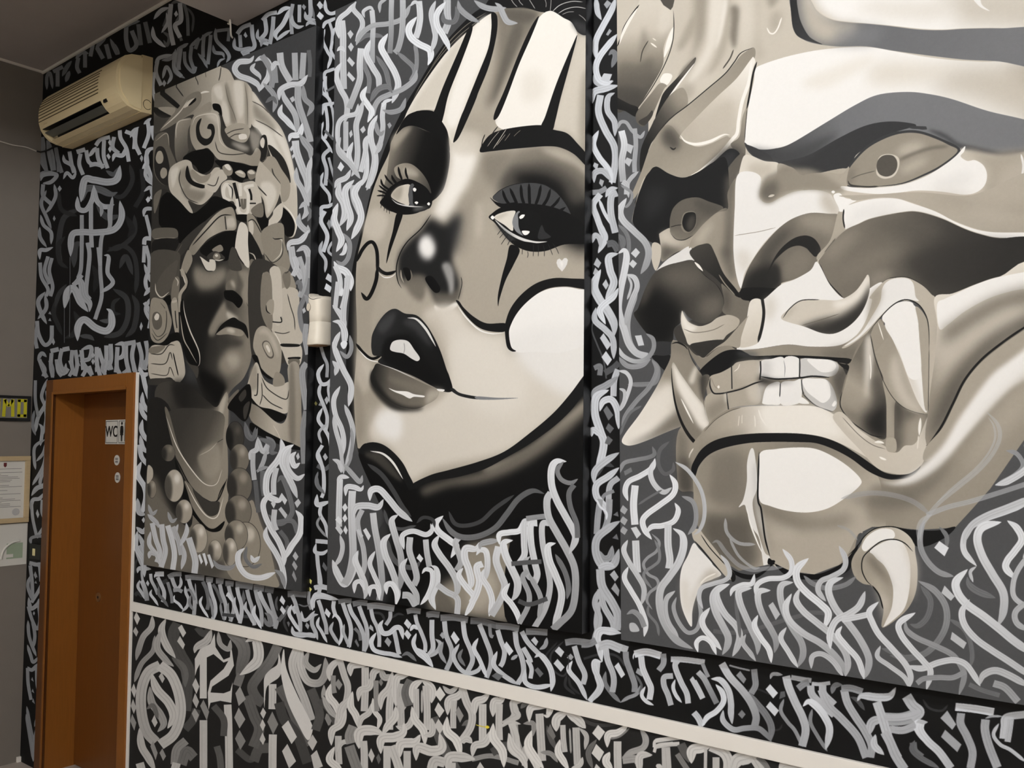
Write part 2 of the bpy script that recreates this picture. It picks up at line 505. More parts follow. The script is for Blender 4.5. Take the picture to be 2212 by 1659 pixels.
P1.art('''
@ 300 900 3.771
t w
f 34 70 -100 240 -100 330 260 420 560 420 900 200 700 60 500
a 120 .9 14 70 520 140 500 240 720 420 1000 700 1000 900 700 960 760 1050 1000 1120 1400 500 1300 40 1230 50 700
f 150 900 690 955 752 992 862 1042 992 1082 1122 1112 1272 1122 1392 760 1320 700 1000
g 60,80,150 350 100 620 480 ; 240 -40 660 -40 690 150 660 480 600 550 540 542 430 432 330 272
a 165 .7 7 480 320 640 220 660 420 560 500
7 190 m 490 318 580 270 640 210
5 60 b 640 210 690 180
g 110,150 300 300 640 600 ; 215 -40 245 -40 330 252 440 452 560 552 620 552 690 402 712 150 726 500 652 690 580 690 440 602 310 352
9 228 m 222 -10 310 240 430 430 540 548 632 548 680 430
10 14 b 300 330 420 560 540 672 640 684 722 500
g 120,160 400 600 650 850 ; 372 530 432 572 500 722 570 812 640 792 690 602 730 540 726 702 682 862 600 905 520 872 430 722
f 62 442 592 560 682 650 690 660 722 640 792 570 806 500 722
9 228 m 376 520 470 702 560 812 640 812 692 650
9 14 m 640 680 670 600 720 510
f 12 296 345 380 560 440 742 540 880 612 912 700 850 660 930 560 925 440 800 370 690 330 560
''' + '\n'.join([bead(0, 785, 165, 72, 125, 62), bead(0, 822, 340, 78, 118, 120), bead(0, 822, 560, 100, 142, 110), bead(0, 812, 775, 105, 135, 120),
   bead(0, 870, 1040, 120, 180, 150), bead(0, 795, 965, 92, 122, 140), bead(0, 745, 1100, 58, 112, 165), bead(0, 622, 1092, 55, 86, 175), bead(0, 242, 295, 54, 68, 105),
   bead(0, 290, 562, 76, 130, 185), bead(0, 370, 772, 66, 96, 170), bead(0, 488, 990, 70, 118, 178), bead(0, 108, 590, 36, 72, 135)]) + '''
f 190 68 540 75 400 112 420 118 480 100 520
a 60 .6 9 520 1130 700 1200 640 1300 460 1260
''')
P2.art('''
@ 720 0 4
t c
# ---- hood outline and face ground
f 20 1480 -40 1300 60 1190 135 1000 330 860 520 740 720 640 880 560 1030 480 1200 400 1410 330 1640 270 1890 215 2100 170 2300 148 2500 128 2800 112 3100 120 3300 150 3600 210 3880 300 4080 420 4300 440 4500 440 5400 2400 5700 2400 -60
t w
f 172 1362 118 1220 220 1020 408 860 612 700 855 620 1012 520 1190 480 1330 400 1500 330 1700 250 2050 206 2250 196 2500 206 2850 200 3100 180 3400 205 3810 250 3880 500 3900 700 4190 900 4120 1300 4030 1700 3850 2000 3560 2300 3200 2300 200 2100 250 1800 100 1500 75
6 110 b 1330 105 1150 220 980 390 840 590
5 130 b 1290 150 1080 320 900 520 760 730 690 860
5 120 b 1170 200 1020 340 900 500
# forehead
a 118 .9 14 1420 60 1780 100 1620 420 1480 700 1380 900 1320 900 1400 600 1420 300
a 92 .9 8 1480 70 1760 110 1680 200 1500 180
a 90 .7 8 1560 220 1640 260 1500 620 1380 880 1440 600
f 226 1362 120 1378 200 1350 420 1250 720 1140 960 1040 1230 1000 1180 940 1060 900 960 760 950 700 985 620 1020 700 855 860 612 1020 408 1220 225
a 200 .7 9 640 1010 760 800 960 520 1120 300 1060 520 900 900 800 960
a 240 .9 7 1220 240 1350 150 1350 380 1180 760 1060 1080 980 1020 1060 700
f 240 1790 140 1870 92 1950 112 2060 192 2112 312 2080 400 1950 700 1830 1060 1700 1110 1500 1130 1400 1040 1490 800 1610 480 1730 240
a 222 .6 14 1640 650 1800 640 1820 820 1650 880
a 205 1 8 2110 330 2200 300 2200 1300 2050 1160 1900 1100 1960 850 2040 560
a 150 .8 10 2150 700 2230 650 2230 1400 2130 1240
a 165 .7 9 1100 1180 1200 1000 1400 1000 1300 1240 1200 1260
t c
f 18 1204 225 1165 255 1080 450 950 750 885 930 865 1000 930 1055 955 1000 1000 810 1110 530 1190 310
f 18 1368 112 1416 140 1412 300 1350 560 1250 810 1110 1140 1052 1226 1044 1195 1130 950 1250 650 1340 420 1368 240
f 18 1778 143 1715 225 1610 450 1480 780 1400 960 1388 1036 1432 1000 1505 830 1605 560 1710 320
f 18 2110 308 2055 420 1930 720 1835 1000 1800 1095 1890 1125 1920 1040 1965 850 2045 560
# hair
f 22 1400 -60 1400 30 1500 70 1650 66 1800 106 1890 96 1990 155 2060 195 2120 285 2200 300 2300 200 2300 -60
a 60 .8 6 2060 180 2200 220 2200 300 2120 280
t n
7 190 b 1890 105 1960 45 2060 14 2160 18
7 190 b 1940 120 2010 80 2100 62 2190 76
5 170 b 1975 128 2030 106 2085 102
5 170 b 2120 126 2160 155 2190 190
6 170 b 1535 -10 1560 30 1592 62
6 170 b 1600 -10 1615 20 1642 48
6 170 b 1690 -10 1715 30 1745 78
5 170 b 1828 -10 1840 30 1838 66
5 170 b 1884 -10 1880 50 1874 100
''')
P2.art('''
@ 720 300 4
t w
# ---- eyes
g 150,70,18,10 500 -20 900 120 ; 510 10 600 -92 690 -112 800 -70 950 -10 1006 100 1000 250 960 420 905 500 850 545 790 620 560 640 420 560 465 300 490 100
a 165 .8 8 505 -10 600 -85 680 -100 600 10 520 90
t c
f 14 545 -40 620 -180 700 -225 770 -246 870 -235 935 -155 985 -70 1002 30 1000 110 900 -20 800 -72 690 -112 610 -96
8 16 b 622 -178 660 -210 740 -242
t w
g 150,120,60 560 240 840 420 ; 530 250 600 212 680 220 760 285 820 375 848 470 800 430 740 380 650 352 590 350 545 320
a 185 .7 5 600 260 690 260 740 320 640 320
t c
f 12 405 556 440 500 480 430 560 372 640 345 740 378 820 438 856 530 838 595 790 612 700 648 580 652 480 612
t w
f 205 500 492 540 430 600 400 664 398 650 480 656 572 600 560 540 532
a 150 .7 5 500 490 540 430 600 410 590 500 560 530
t c
f 84 664 402 700 400 712 560 664 572 652 490
f 16 690 420 740 392 800 430 838 520 800 582 700 572 690 500
t n
12 205 m 505 520 560 560 660 582 780 588
f 244 690 430 705 422 720 436 710 456 694 450
f 244 704 550 720 540 736 550 722 566
f 244 812 562 826 548 838 560 828 576
a 150 .8 5 690 600 780 588 830 592 720 620
t c
18 14 b 500 450 430 400 412 345
16 14 b 490 470 430 430 395 400
16 14 b 490 490 430 460 382 446
14 14 b 480 510 430 490 375 492
16 14 b 520 400 470 350 445 308
20 14 b 600 365 575 300 562 238
18 14 b 650 352 630 300 626 246
22 14 b 560 400 520 350 505 310
5 20 b 420 560 412 600
5 20 b 445 580 440 625
5 20 b 465 590 462 640
5 20 b 485 600 488 650
f 14 548 648 602 648 560 785 502 950 460 1076 478 940 515 800
# bridge of the nose
t w
a 150 .6 16 1260 110 1500 120 1500 300 1360 480 1240 560 1180 480
a 241 .95 14 1030 20 1180 40 1250 140 1190 330 1080 540 960 690 870 660 900 540 970 400 1010 230
a 205 .8 10 1020 -60 1260 -40 1260 120 1050 120
# right eye shadow
a 60 .9 20 1420 420 1500 250 1680 130 1950 130 2240 250 2240 960 1950 900 1500 560
a 130 .8 14 1560 120 1800 80 2050 120 2200 300 2200 480 2060 330 1850 210 1600 220
a 185 .8 7 1800 85 2000 100 2180 220 2200 330 2080 230 1900 150
a 14 .95 12 1560 340 1750 300 1960 380 2060 560 2240 560 2240 900 2050 900 1980 760 1900 560 1700 440
a 120 .7 12 1320 130 1560 110 1460 260 1380 380 1300 300
t c
f 18 1268 112 1300 30 1380 -50 1550 -95 1790 -118 1900 -80 2020 -48 2110 40 2200 150 2220 260 2180 230 2080 132 1960 75 1850 64 1700 74 1500 92 1360 108
t w
4 190 b 1330 70 1380 0 1440 -70
5 205 b 1380 90 1440 0 1500 -90
4 180 b 1410 60 1450 10 1490 -40
4 150 b 1560 -20 1590 -50 1620 -75
4 150 b 1480 20 1510 -20 1530 -50
8 30 b 1280 90 1290 20 1312 -40
8 30 b 1340 30 1380 -50 1424 -108
t c
# right eye
f 66 1378 505 1450 440 1560 395 1700 378 1830 398 1930 465 2030 600 2060 720 1900 680 1750 600 1600 580 1480 572 1420 545
5 20 b 1375 502 1450 440 1560 395 1700 378 1830 398 1930 465
f 13 1345 680 1372 645 1440 598 1560 560 1700 560 1900 590 2100 680 2200 800 2200 900 2000 912 1860 960 1720 974 1600 938 1500 860 1400 730
f 14 1355 506 1400 540 1470 560 1580 550 1600 600 1500 610 1440 590 1400 560
24 14 b 1540 590 1490 520 1462 440
26 14 b 1600 590 1560 500 1526 424
26 14 b 1660 590 1630 500 1622 392
26 14 b 1700 590 1695 500 1692 382
26 14 b 1740 590 1775 500 1796 396
26 14 b 1790 610 1850 520 1878 430
24 14 b 1830 640 1920 560 1962 500
22 14 b 1860 670 1960 620 2010 590
t w
f 222 1392 682 1450 640 1572 622 1552 700 1552 795 1480 745
a 180 .6 4 1392 685 1450 650 1520 640 1440 690
t c
f 130 1582 640 1614 632 1605 740 1650 835 1580 800 1548 720
f 16 1605 640 1700 610 1790 670 1808 780 1765 858 1670 858 1610 780 1600 700
f 46 1800 745 1830 800 1880 850 1770 862
t n
f 246 1608 676 1628 656 1656 656 1642 682 1618 692
f 246 1630 798 1660 792 1698 800 1680 826 1650 830
f 246 1360 680 1376 662 1394 678 1380 698
24 222 m 1395 698 1500 795 1620 862 1740 892 1850 888
t c
a 70 .9 7 1395 730 1460 770 1560 860 1560 900 1480 830
f 13 1540 880 1660 888 1800 905 1965 900 1860 962 1720 974 1600 938
5 30 b 1468 775 1440 800 1418 830
5 30 b 1492 795 1460 830 1436 858
5 30 b 1518 820 1480 870 1450 915
5 30 b 1545 845 1520 890 1506 920
5 30 b 1575 870 1550 910
5 40 b 1730 910 1730 960 1728 1018
5 40 b 1770 915 1774 960 1772 1018
5 40 b 1815 915 1824 960 1824 1018
5 40 b 1855 905 1880 960 1896 1006
5 40 b 1895 900 1930 950 1950 996
5 40 b 1680 970 1684 1000 1678 1028
5 40 b 1636 950 1632 1000
f 16 1530 918 1612 958 1560 1085 1490 1222 1440 1375 1425 1446 1424 1350 1460 1180 1500 1040
t n
q 222 1977 1146 1940 1105 1929 1070 1936 1044 1956 1034 1976 1052 1996 1030 2016 1030 2028 1046 2020 1084 2002 1116
a 240 .7 2 1960 1060 1985 1070 1975 1120
# ---- nose
t w
a 200 .8 10 250 780 330 620 420 620 480 700 420 860 330 880
a 190 .7 9 1220 580 1280 570 1300 720 1270 850 1220 800
a 150 .7 16 1080 560 1220 500 1180 900 1100 1000
t c
a 26 .97 11 840 690 960 740 1060 690 1090 700 1050 900 1030 1060 1090 1240 1060 1380 950 1440 880 1380 800 1240 700 1230 600 1240 560 1150 570 1000 650 890 760 790
a 50 .6 14 1000 700 1120 650 1100 900 1040 1000
9 14 b 848 650 760 775 640 890 575 1000 546 1120 560 1230 592 1292
t w
a 110 .9 8 620 1200 780 1180 800 1300 760 1400 660 1330
a 100 .9 8 880 1330 1000 1330 1090 1300 1060 1400 950 1450 890 1410
t n
a 240 1 10 740 900 775 840 830 835 870 890 885 960 850 1030 790 1035 745 980
a 150 1 6 940 1085 1000 1070 1040 1150 1045 1300 1010 1340 990 1240 960 1160
t c
f 10 795 1205 850 1185 920 1275 918 1320 880 1328 830 1275
f 10 605 1118 655 1122 672 1200 645 1226 622 1180
t w
12 165 m 585 1130 590 1190 612 1245
9 120 m 668 1130 680 1180 672 1215
6 30 b 1105 1190 1112 1260 1080 1392
t n
a 244 .95 2 875 1440 950 1470 1050 1415 1075 1440 1000 1490 900 1500
t c
30 16 b 206 1062 245 970 300 902 345 896 376 960 384 1060 380 1160
30 16 b 378 1080 400 1130 450 1162 500 1160 548 1138
32 16 b 382 1110 372 1220 330 1335 288 1382 242 1326
t n
9 238 m 385 1150 440 1195 500 1192 545 1160
''')
P2.art('''
@ 720 600 4
t w
# ---- cheeks, mouth and chin
a 218 1 12 900 240 1070 250 1200 430 1380 490 1480 480 1500 640 1600 660 2240 500 2240 900 1900 1200 1500 1500 900 1640 660 1760 560 1560 460 1440 330 1400 300 1150 420 1110 700 1140 900 1060 1000 900 960 600 880 420 780 330
a 196 .8 16 760 340 900 320 1000 560 960 640 880 480
a 228 .8 20 1060 500 1400 560 1700 900 1500 1200 1100 1000
a 160 .7 12 200 0 420 0 340 280 330 560 330 900 400 1080 300 1300 200 1400
a 196 .7 9 210 640 330 700 330 900 260 1000 200 900
a 150 .7 8 190 900 250 1000 260 1300 220 1420 190 1200
t n
a 242 .95 13 380 1200 480 1130 580 1180 600 1300 560 1400 440 1380 370 1300
f 243 1526 560 1522 440 1580 320 1700 180 1850 100 2000 80 2120 98 2260 140 2260 500 2000 640 1760 640 1580 640
a 236 .9 14 1540 500 2240 400 2240 820 2060 1020 1800 900 1600 700
t c
f 20 1488 392 1530 270 1620 150 1750 50 1900 4 2050 6 2260 24 2260 110 2120 90 2000 75 1850 95 1720 170 1600 290 1530 420 1520 500 1540 600 1580 632 1540 634 1500 590 1484 460
f 20 1062 194 1090 205 1130 260 1220 340 1330 394 1490 394 1486 462 1370 464 1260 430 1160 340 1075 222
t n
12 243 m 1070 235 1150 345 1260 448 1370 482 1482 474
t c
24 16 b 196 565 260 645 335 698 420 672
t n
10 240 m 215 615 300 700 390 724 412 690
t c
# lips
g 40,26,18 420 400 900 800 ; 330 560 342 480 400 370 470 292 540 268 620 308 720 324 800 398 870 510 930 640 980 790 1004 850 1032 970 960 984 850 932 700 852 550 792 392 732 420 680 350 670 332 620
a 72 .7 8 380 420 460 330 540 310 500 420 420 480
a 80 .6 8 600 380 720 360 800 460 860 600 800 560 700 450
a 12 .8 6 440 560 520 500 640 490 720 560 800 700 980 960 700 850 440 720
t n
22 225 m 640 346 720 358 800 440 856 535 888 595
f 222 492 602 516 552 580 534 650 550 700 618 749 690 728 720 680 700 612 656 540 642 500 628
4 110 b 612 560 618 610 610 655
t w
g 30,95,105,120 330 900 820 950 ; 385 740 500 780 650 850 780 910 905 970 895 1040 800 1100 700 1130 560 1102 420 1012 340 920 322 850 350 780
a 28 .9 6 330 800 380 900 480 1030 620 1110 780 1120 700 1150 500 1130 330 950
a 130 .6 8 480 850 640 890 800 960 700 980 520 910
a 190 .8 9 820 980 920 960 960 1000 880 1060 800 1100
5 40 m 340 900 420 1012 560 1102 700 1130 800 1105
t n
f 240 480 952 545 975 640 982 700 1005 785 1018 780 1032 700 1028 660 1042 600 1012 530 985
7 215 m 395 742 520 785 640 838 715 872
f 240 898 960 960 965 952 982 912 978
t c
f 36 1010 960 1040 955 1100 996 1250 1026 1400 1040 1250 1050 1110 1026 1040 992
f 130 1240 1024 1420 1036 1600 1038 1420 1052 1250 1050
# chin line and dark neck
f 12 2260 850 2260 2300 500 2300 440 2050 250 1620 225 1500 300 1430 480 1560 620 1700 690 1800 850 1740 1200 1650 1500 1530 1900 1250 2160 980
t w
a 130 .9 12 760 1830 1000 1740 1300 1670 1600 1530 1900 1320 2200 1040 2200 1160 1900 1440 1600 1640 1300 1760 1000 1800 800 1870
a 165 .8 8 1300 1640 1700 1450 2180 1050 2180 1120 1800 1420 1400 1650
t c
f 22 2260 730 2160 852 2050 1000 1900 1170 1700 1340 1480 1500 1250 1590 1000 1660 850 1700 700 1770 688 1800 700 1826 850 1760 1080 1720 1300 1655 1500 1550 1690 1440 1900 1290 2050 1150 2160 1012 2260 900
f 22 222 1500 260 1442 340 1420 430 1440 520 1505 600 1596 650 1690 700 1800 660 1840 620 1760 560 1650 500 1570 420 1505 330 1492 258 1524
t w
a 70 .9 5 270 1530 330 1500 420 1520 540 1660 600 1760 520 1720 380 1600
t n
20 236 m 320 1496 430 1520 520 1600 605 1740
''')
P2.art('''
@ 720 960 4
t w
a 150 .95 14 1130 900 1280 840 1530 840 1540 1500 1300 1500 830 1420 900 1240 1100 1100
a 190 .7 14 1180 1150 1350 1080 1420 1250 1300 1420 1180 1400
a 90 .7 8 900 1260 1000 1300 1080 1500 880 1460
t c
f 12 1532 830 1700 760 2260 700 2260 1700 1528 1580
a 12 .9 8 440 560 700 400 900 800 800 1200 600 1420 440 1380
a 70 .7 14 -60 700 440 560 440 1400 -60 1400
@ 720 300 4
t c
32 16 b 382 1110 372 1220 330 1335 288 1382 242 1326
f 18 1250 -390 1110 -60 1052 26 1044 -5 1130 -250
@ 720 600 4
t w
a 205 .6 10 240 720 300 740 320 800 290 860
''')
P3.art('''
t w
# ---- demon mask: forehead, horn and brow
@ 1326 0 4
q 198 -20 -900 4200 -900 4200 2600 1000 2600 1000 1700 -20 1700
a 182 .8 8 1220 -40 1260 -40 1250 300 1300 480 1220 500 1215 200
a 214 .8 14 1080 -60 1200 -60 1200 300 1100 400
t c
q 80 0 900 300 1000 300 3000 0 3000
t w
# horn and ear on the far side
g 208,198,150,95,72 260 60 150 900 ; 20 420 60 330 110 220 200 60 260 -60 380 -60 400 0 440 50 500 90 518 200 470 300 430 420 425 560 330 740 215 930 190 1008 100 960 20 930
f 26 20 845 70 865 140 900 212 932 192 1008 100 960 20 932
a 120 .5 8 250 240 300 330 290 420 220 480 230 380
a 95 .5 8 60 560 210 560 330 500 340 640 250 760 60 800
a 215 .6 7 420 60 500 100 500 210 420 300 380 250
a 60 .5 8 30 760 200 760 260 830 200 920 40 860
q 80 380 -40 430 45 492 88 512 60 535 -40
14 20 b 222 40 150 140 90 240 62 335 28 405
26 238 m 206 70 130 190 80 290 48 385
9 70 b 300 350 250 440 230 540
14 235 b 318 370 345 390 374 412
10 225 b 335 330 368 352
f 240 515 235 478 300 447 400 435 495 470 440 500 370 522 290
8 55 b 517 90 520 260 500 400 440 560 330 760 205 940
f 240 440 635 490 638 506 665 475 722 440 738 400 702 414 660
g 150,90 420 700 200 1030 ; 400 720 330 800 205 960 192 1030 210 1070 260 1090 330 1000 350 960 430 780 460 740
f 60 330 955 290 1000 215 1050 262 1085 310 1040 340 985
# folds running up from the temple
a 160 .8 7 690 120 610 260 545 420 600 420 690 280
a 150 .85 10 700 -60 830 -60 820 120 790 300 700 480 640 560 690 420 695 200
a 226 .8 8 830 -60 970 -60 930 200 870 420 760 620 640 740 690 600 800 380
a 165 .7 6 970 20 1010 30 1000 300 930 520 800 680 880 480 950 260
a 238 .7 4 955 0 985 40 930 300 880 430 915 240
a 122 .9 5 1015 55 1082 72 1076 220 1050 420 1005 330 1015 190
a 205 .7 8 740 680 900 640 820 740 620 900 500 960
12 82 b 1036 428 1005 505 942 596
g 60,25 640 600 370 980 ; 700 500 560 660 440 790 400 880 360 1018 400 960 480 830 580 690 690 560
a 110 .8 4 700 500 600 590 560 680 640 620 700 540
15 244 m 700 545 560 730 460 868 400 955
g 150,70,30 620 860 280 1250 ; 480 830 600 760 640 900 520 1000 430 1090 320 1250 236 1490 236 1290 330 1080 360 1020
a 150 .5 8 520 820 640 720 700 800 560 940
g 145,170 1150 450 600 1100 ; 1210 412 1110 470 1045 548 960 648 820 768 640 918 520 1008 430 1098 420 1200 560 1200 800 980 980 770 1130 620 1218 500
9 42 b 1208 410 1100 458 1040 540 960 640 820 760 640 910 520 1000 430 1090 300 1270
# brow dome
g 150,148,160 450 1120 560 1500 ; 430 1098 500 1090 580 1180 700 1265 830 1245 980 1175 1020 1200 960 1290 800 1430 700 1505 600 1535 480 1502 370 1440 318 1480 190 1700 150 1700 236 1490 320 1260
a 70 .85 9 430 1120 500 1110 560 1180 570 1280 500 1290 420 1220
14 40 m 485 1270 515 1290 540 1275
# ear flap
g 236,205,185 1150 560 760 1180 ; 1208 495 1180 520 1060 680 900 830 730 1000 575 1170 610 1215 700 1255 830 1235 960 1175 1010 1190 1072 1150 1088 1020 1112 880 1162 740 1222 560
a 190 .8 8 700 1130 880 930 1020 880 1020 1100 900 1170 760 1200
26 242 m 575 1168 620 1222 710 1246 830 1222 950 1165 1005 1168
30 242 b 1190 520 1170 700 1110 880 1080 1040 1066 1150 1020 1210 900 1350 760 1470 660 1520
a 160 .8 6 1000 1180 960 1290 870 1350 920 1230
# gap and nose bridge
g 190,160,110 1190 600 1110 1330 ; 1222 545 1190 650 1150 900 1110 1020 1085 1180 1010 1250 1090 1340 1135 1345 1140 1200 1150 1000 1180 800 1232 590
a 60 .8 10 1000 1260 1100 1330 1040 1480 960 1600 800 1560 800 1440
t c
f 26 370 1440 480 1502 600 1535 720 1492 860 1402 1000 1285 1090 1335 1000 1430 968 1520 985 1700 230 1800 268 1590 312 1482
a 58 .7 10 860 1420 1010 1300 1080 1340 980 1480 900 1520
t w
f 92 1090 1332 1135 1345 1120 1480 1070 1720 970 1720 968 1560 1000 1440
# big white brow
t n
@ 1659 0 4
f 241 -110 600 -40 555 200 480 500 425 850 408 1100 445 1350 490 1600 520 1850 535 2300 570 2500 1100 2211 1050 1900 962 1600 862 1400 818 1200 797 950 822 750 912 500 1062 200 1242 0 1292 -100 1290 -180 1258 -202 1220 -185 1050 -160 870 -120 700
t w
a 186 .85 26 1500 600 1900 560 2500 560 2500 1120 2000 960 1700 840 1450 780
a 165 .6 14 2050 560 2300 560 2300 760 2150 640
a 215 .8 16 900 560 1300 540 1600 620 1300 720 900 720
a 228 .7 10 300 700 800 500 900 540 500 760
@ 1326 0 4
16 26 b 1238 532 1205 640 1178 800 1150 945
6 60 b 1152 940 1142 1060 1130 1225
# slate band over the eye
t c
@ 1659 0 4
g 62,86,112,118 0 1380 1000 980 ; -202 1232 -150 1270 -60 1292 60 1284 200 1240 500 1060 750 910 950 820 1200 795 1400 815 1600 860 1900 960 2300 1060 2500 1200 2300 1290 2050 1332 1900 1312 1700 1262 1630 1302 1500 1200 1250 1145 1000 1190 760 1340 690 1450 420 1500 290 1512 200 1442 0 1402 -90 1375 -170 1310
f 52 -190 1250 0 1330 60 1400 150 1390 350 1340 600 1200 800 1102 950 1060 1100 1050 1250 1068 1280 1085 1260 1095 1100 1142 1000 1190 860 1270 760 1342 690 1450 420 1500 290 1512 200 1442 0 1402 -90 1375
a 62 .7 8 -160 1280 100 1310 300 1260 500 1180 600 1160 300 1400 50 1400
26 60 b 1210 1100 1365 1106 1290 1110
s 3 40 72 b 1380 1115 1530 1180 1640 1255 1760 1280 1900 1312 2050 1332 2240 1300
# upper brow fold
t n
f 241 300 -900 600 -900 2500 -900 2500 252 2000 242 1700 246 1500 256 1300 248 1050 220 850 202 700 190 550 165 430 95 340 -30
t w
a 190 .8 22 1500 -60 2400 -100 2400 250 1900 236 1650 210 1600 80
a 205 .6 16 800 30 1500 40 1450 160 900 110
t c
g 105,110,116 700 300 2100 400 ; 195 -30 200 100 222 255 290 332 400 376 600 402 850 402 1100 442 1400 482 1700 516 2000 532 2400 580 2400 262 2000 246 1700 250 1500 262 1300 256 1050 226 850 206 700 196 550 170 430 100 335 -40
t w
a 192 .95 12 270 -60 370 -30 470 110 600 190 740 206 760 280 560 370 420 350 330 250 290 120
a 210 .8 6 350 -60 420 70 560 160 660 190 520 170 420 110 330 0
t c
g 40,60 200 100 380 360 ; 193 -60 240 -60 255 60 285 190 360 320 470 385 290 334 222 258 200 110
a 130 .6 12 600 260 800 230 1000 260 900 380 600 380
t n
f 232 1765 -20 1830 60 1915 96 1850 45 1825 -20
# nose bridge light, slate corner
@ 1326 0 4
t w
f 216 1105 1395 1135 1340 1190 1345 1300 1390 1425 1412 1405 1520 1300 1640 1260 1760 1040 1760 1070 1560
a 188 .8 8 1170 1420 1380 1430 1330 1520 1200 1540
a 240 .7 5 1080 1500 1160 1560 1240 1660 1100 1700
g 170,150,176 1400 1500 1700 1600 ; 1425 1412 1560 1460 1622 1516 1750 1500 2010 1455 2020 1560 1960 1610 1800 1640 1560 1640 1300 1680 1310 1630 1405 1520
a 120 .8 8 1450 1440 1600 1490 1500 1560 1380 1600
20 200 m 1640 1520 1730 1510 1830 1508
# drops on the forehead
a 150 .8 6 1330 -40 1440 -40 1380 60 1340 55
a 172 .8 7 1370 110 1450 110 1440 240 1390 280 1350 230
13 238 b 1322 238 1348 285 1385 288 1420 240 1452 150
''')
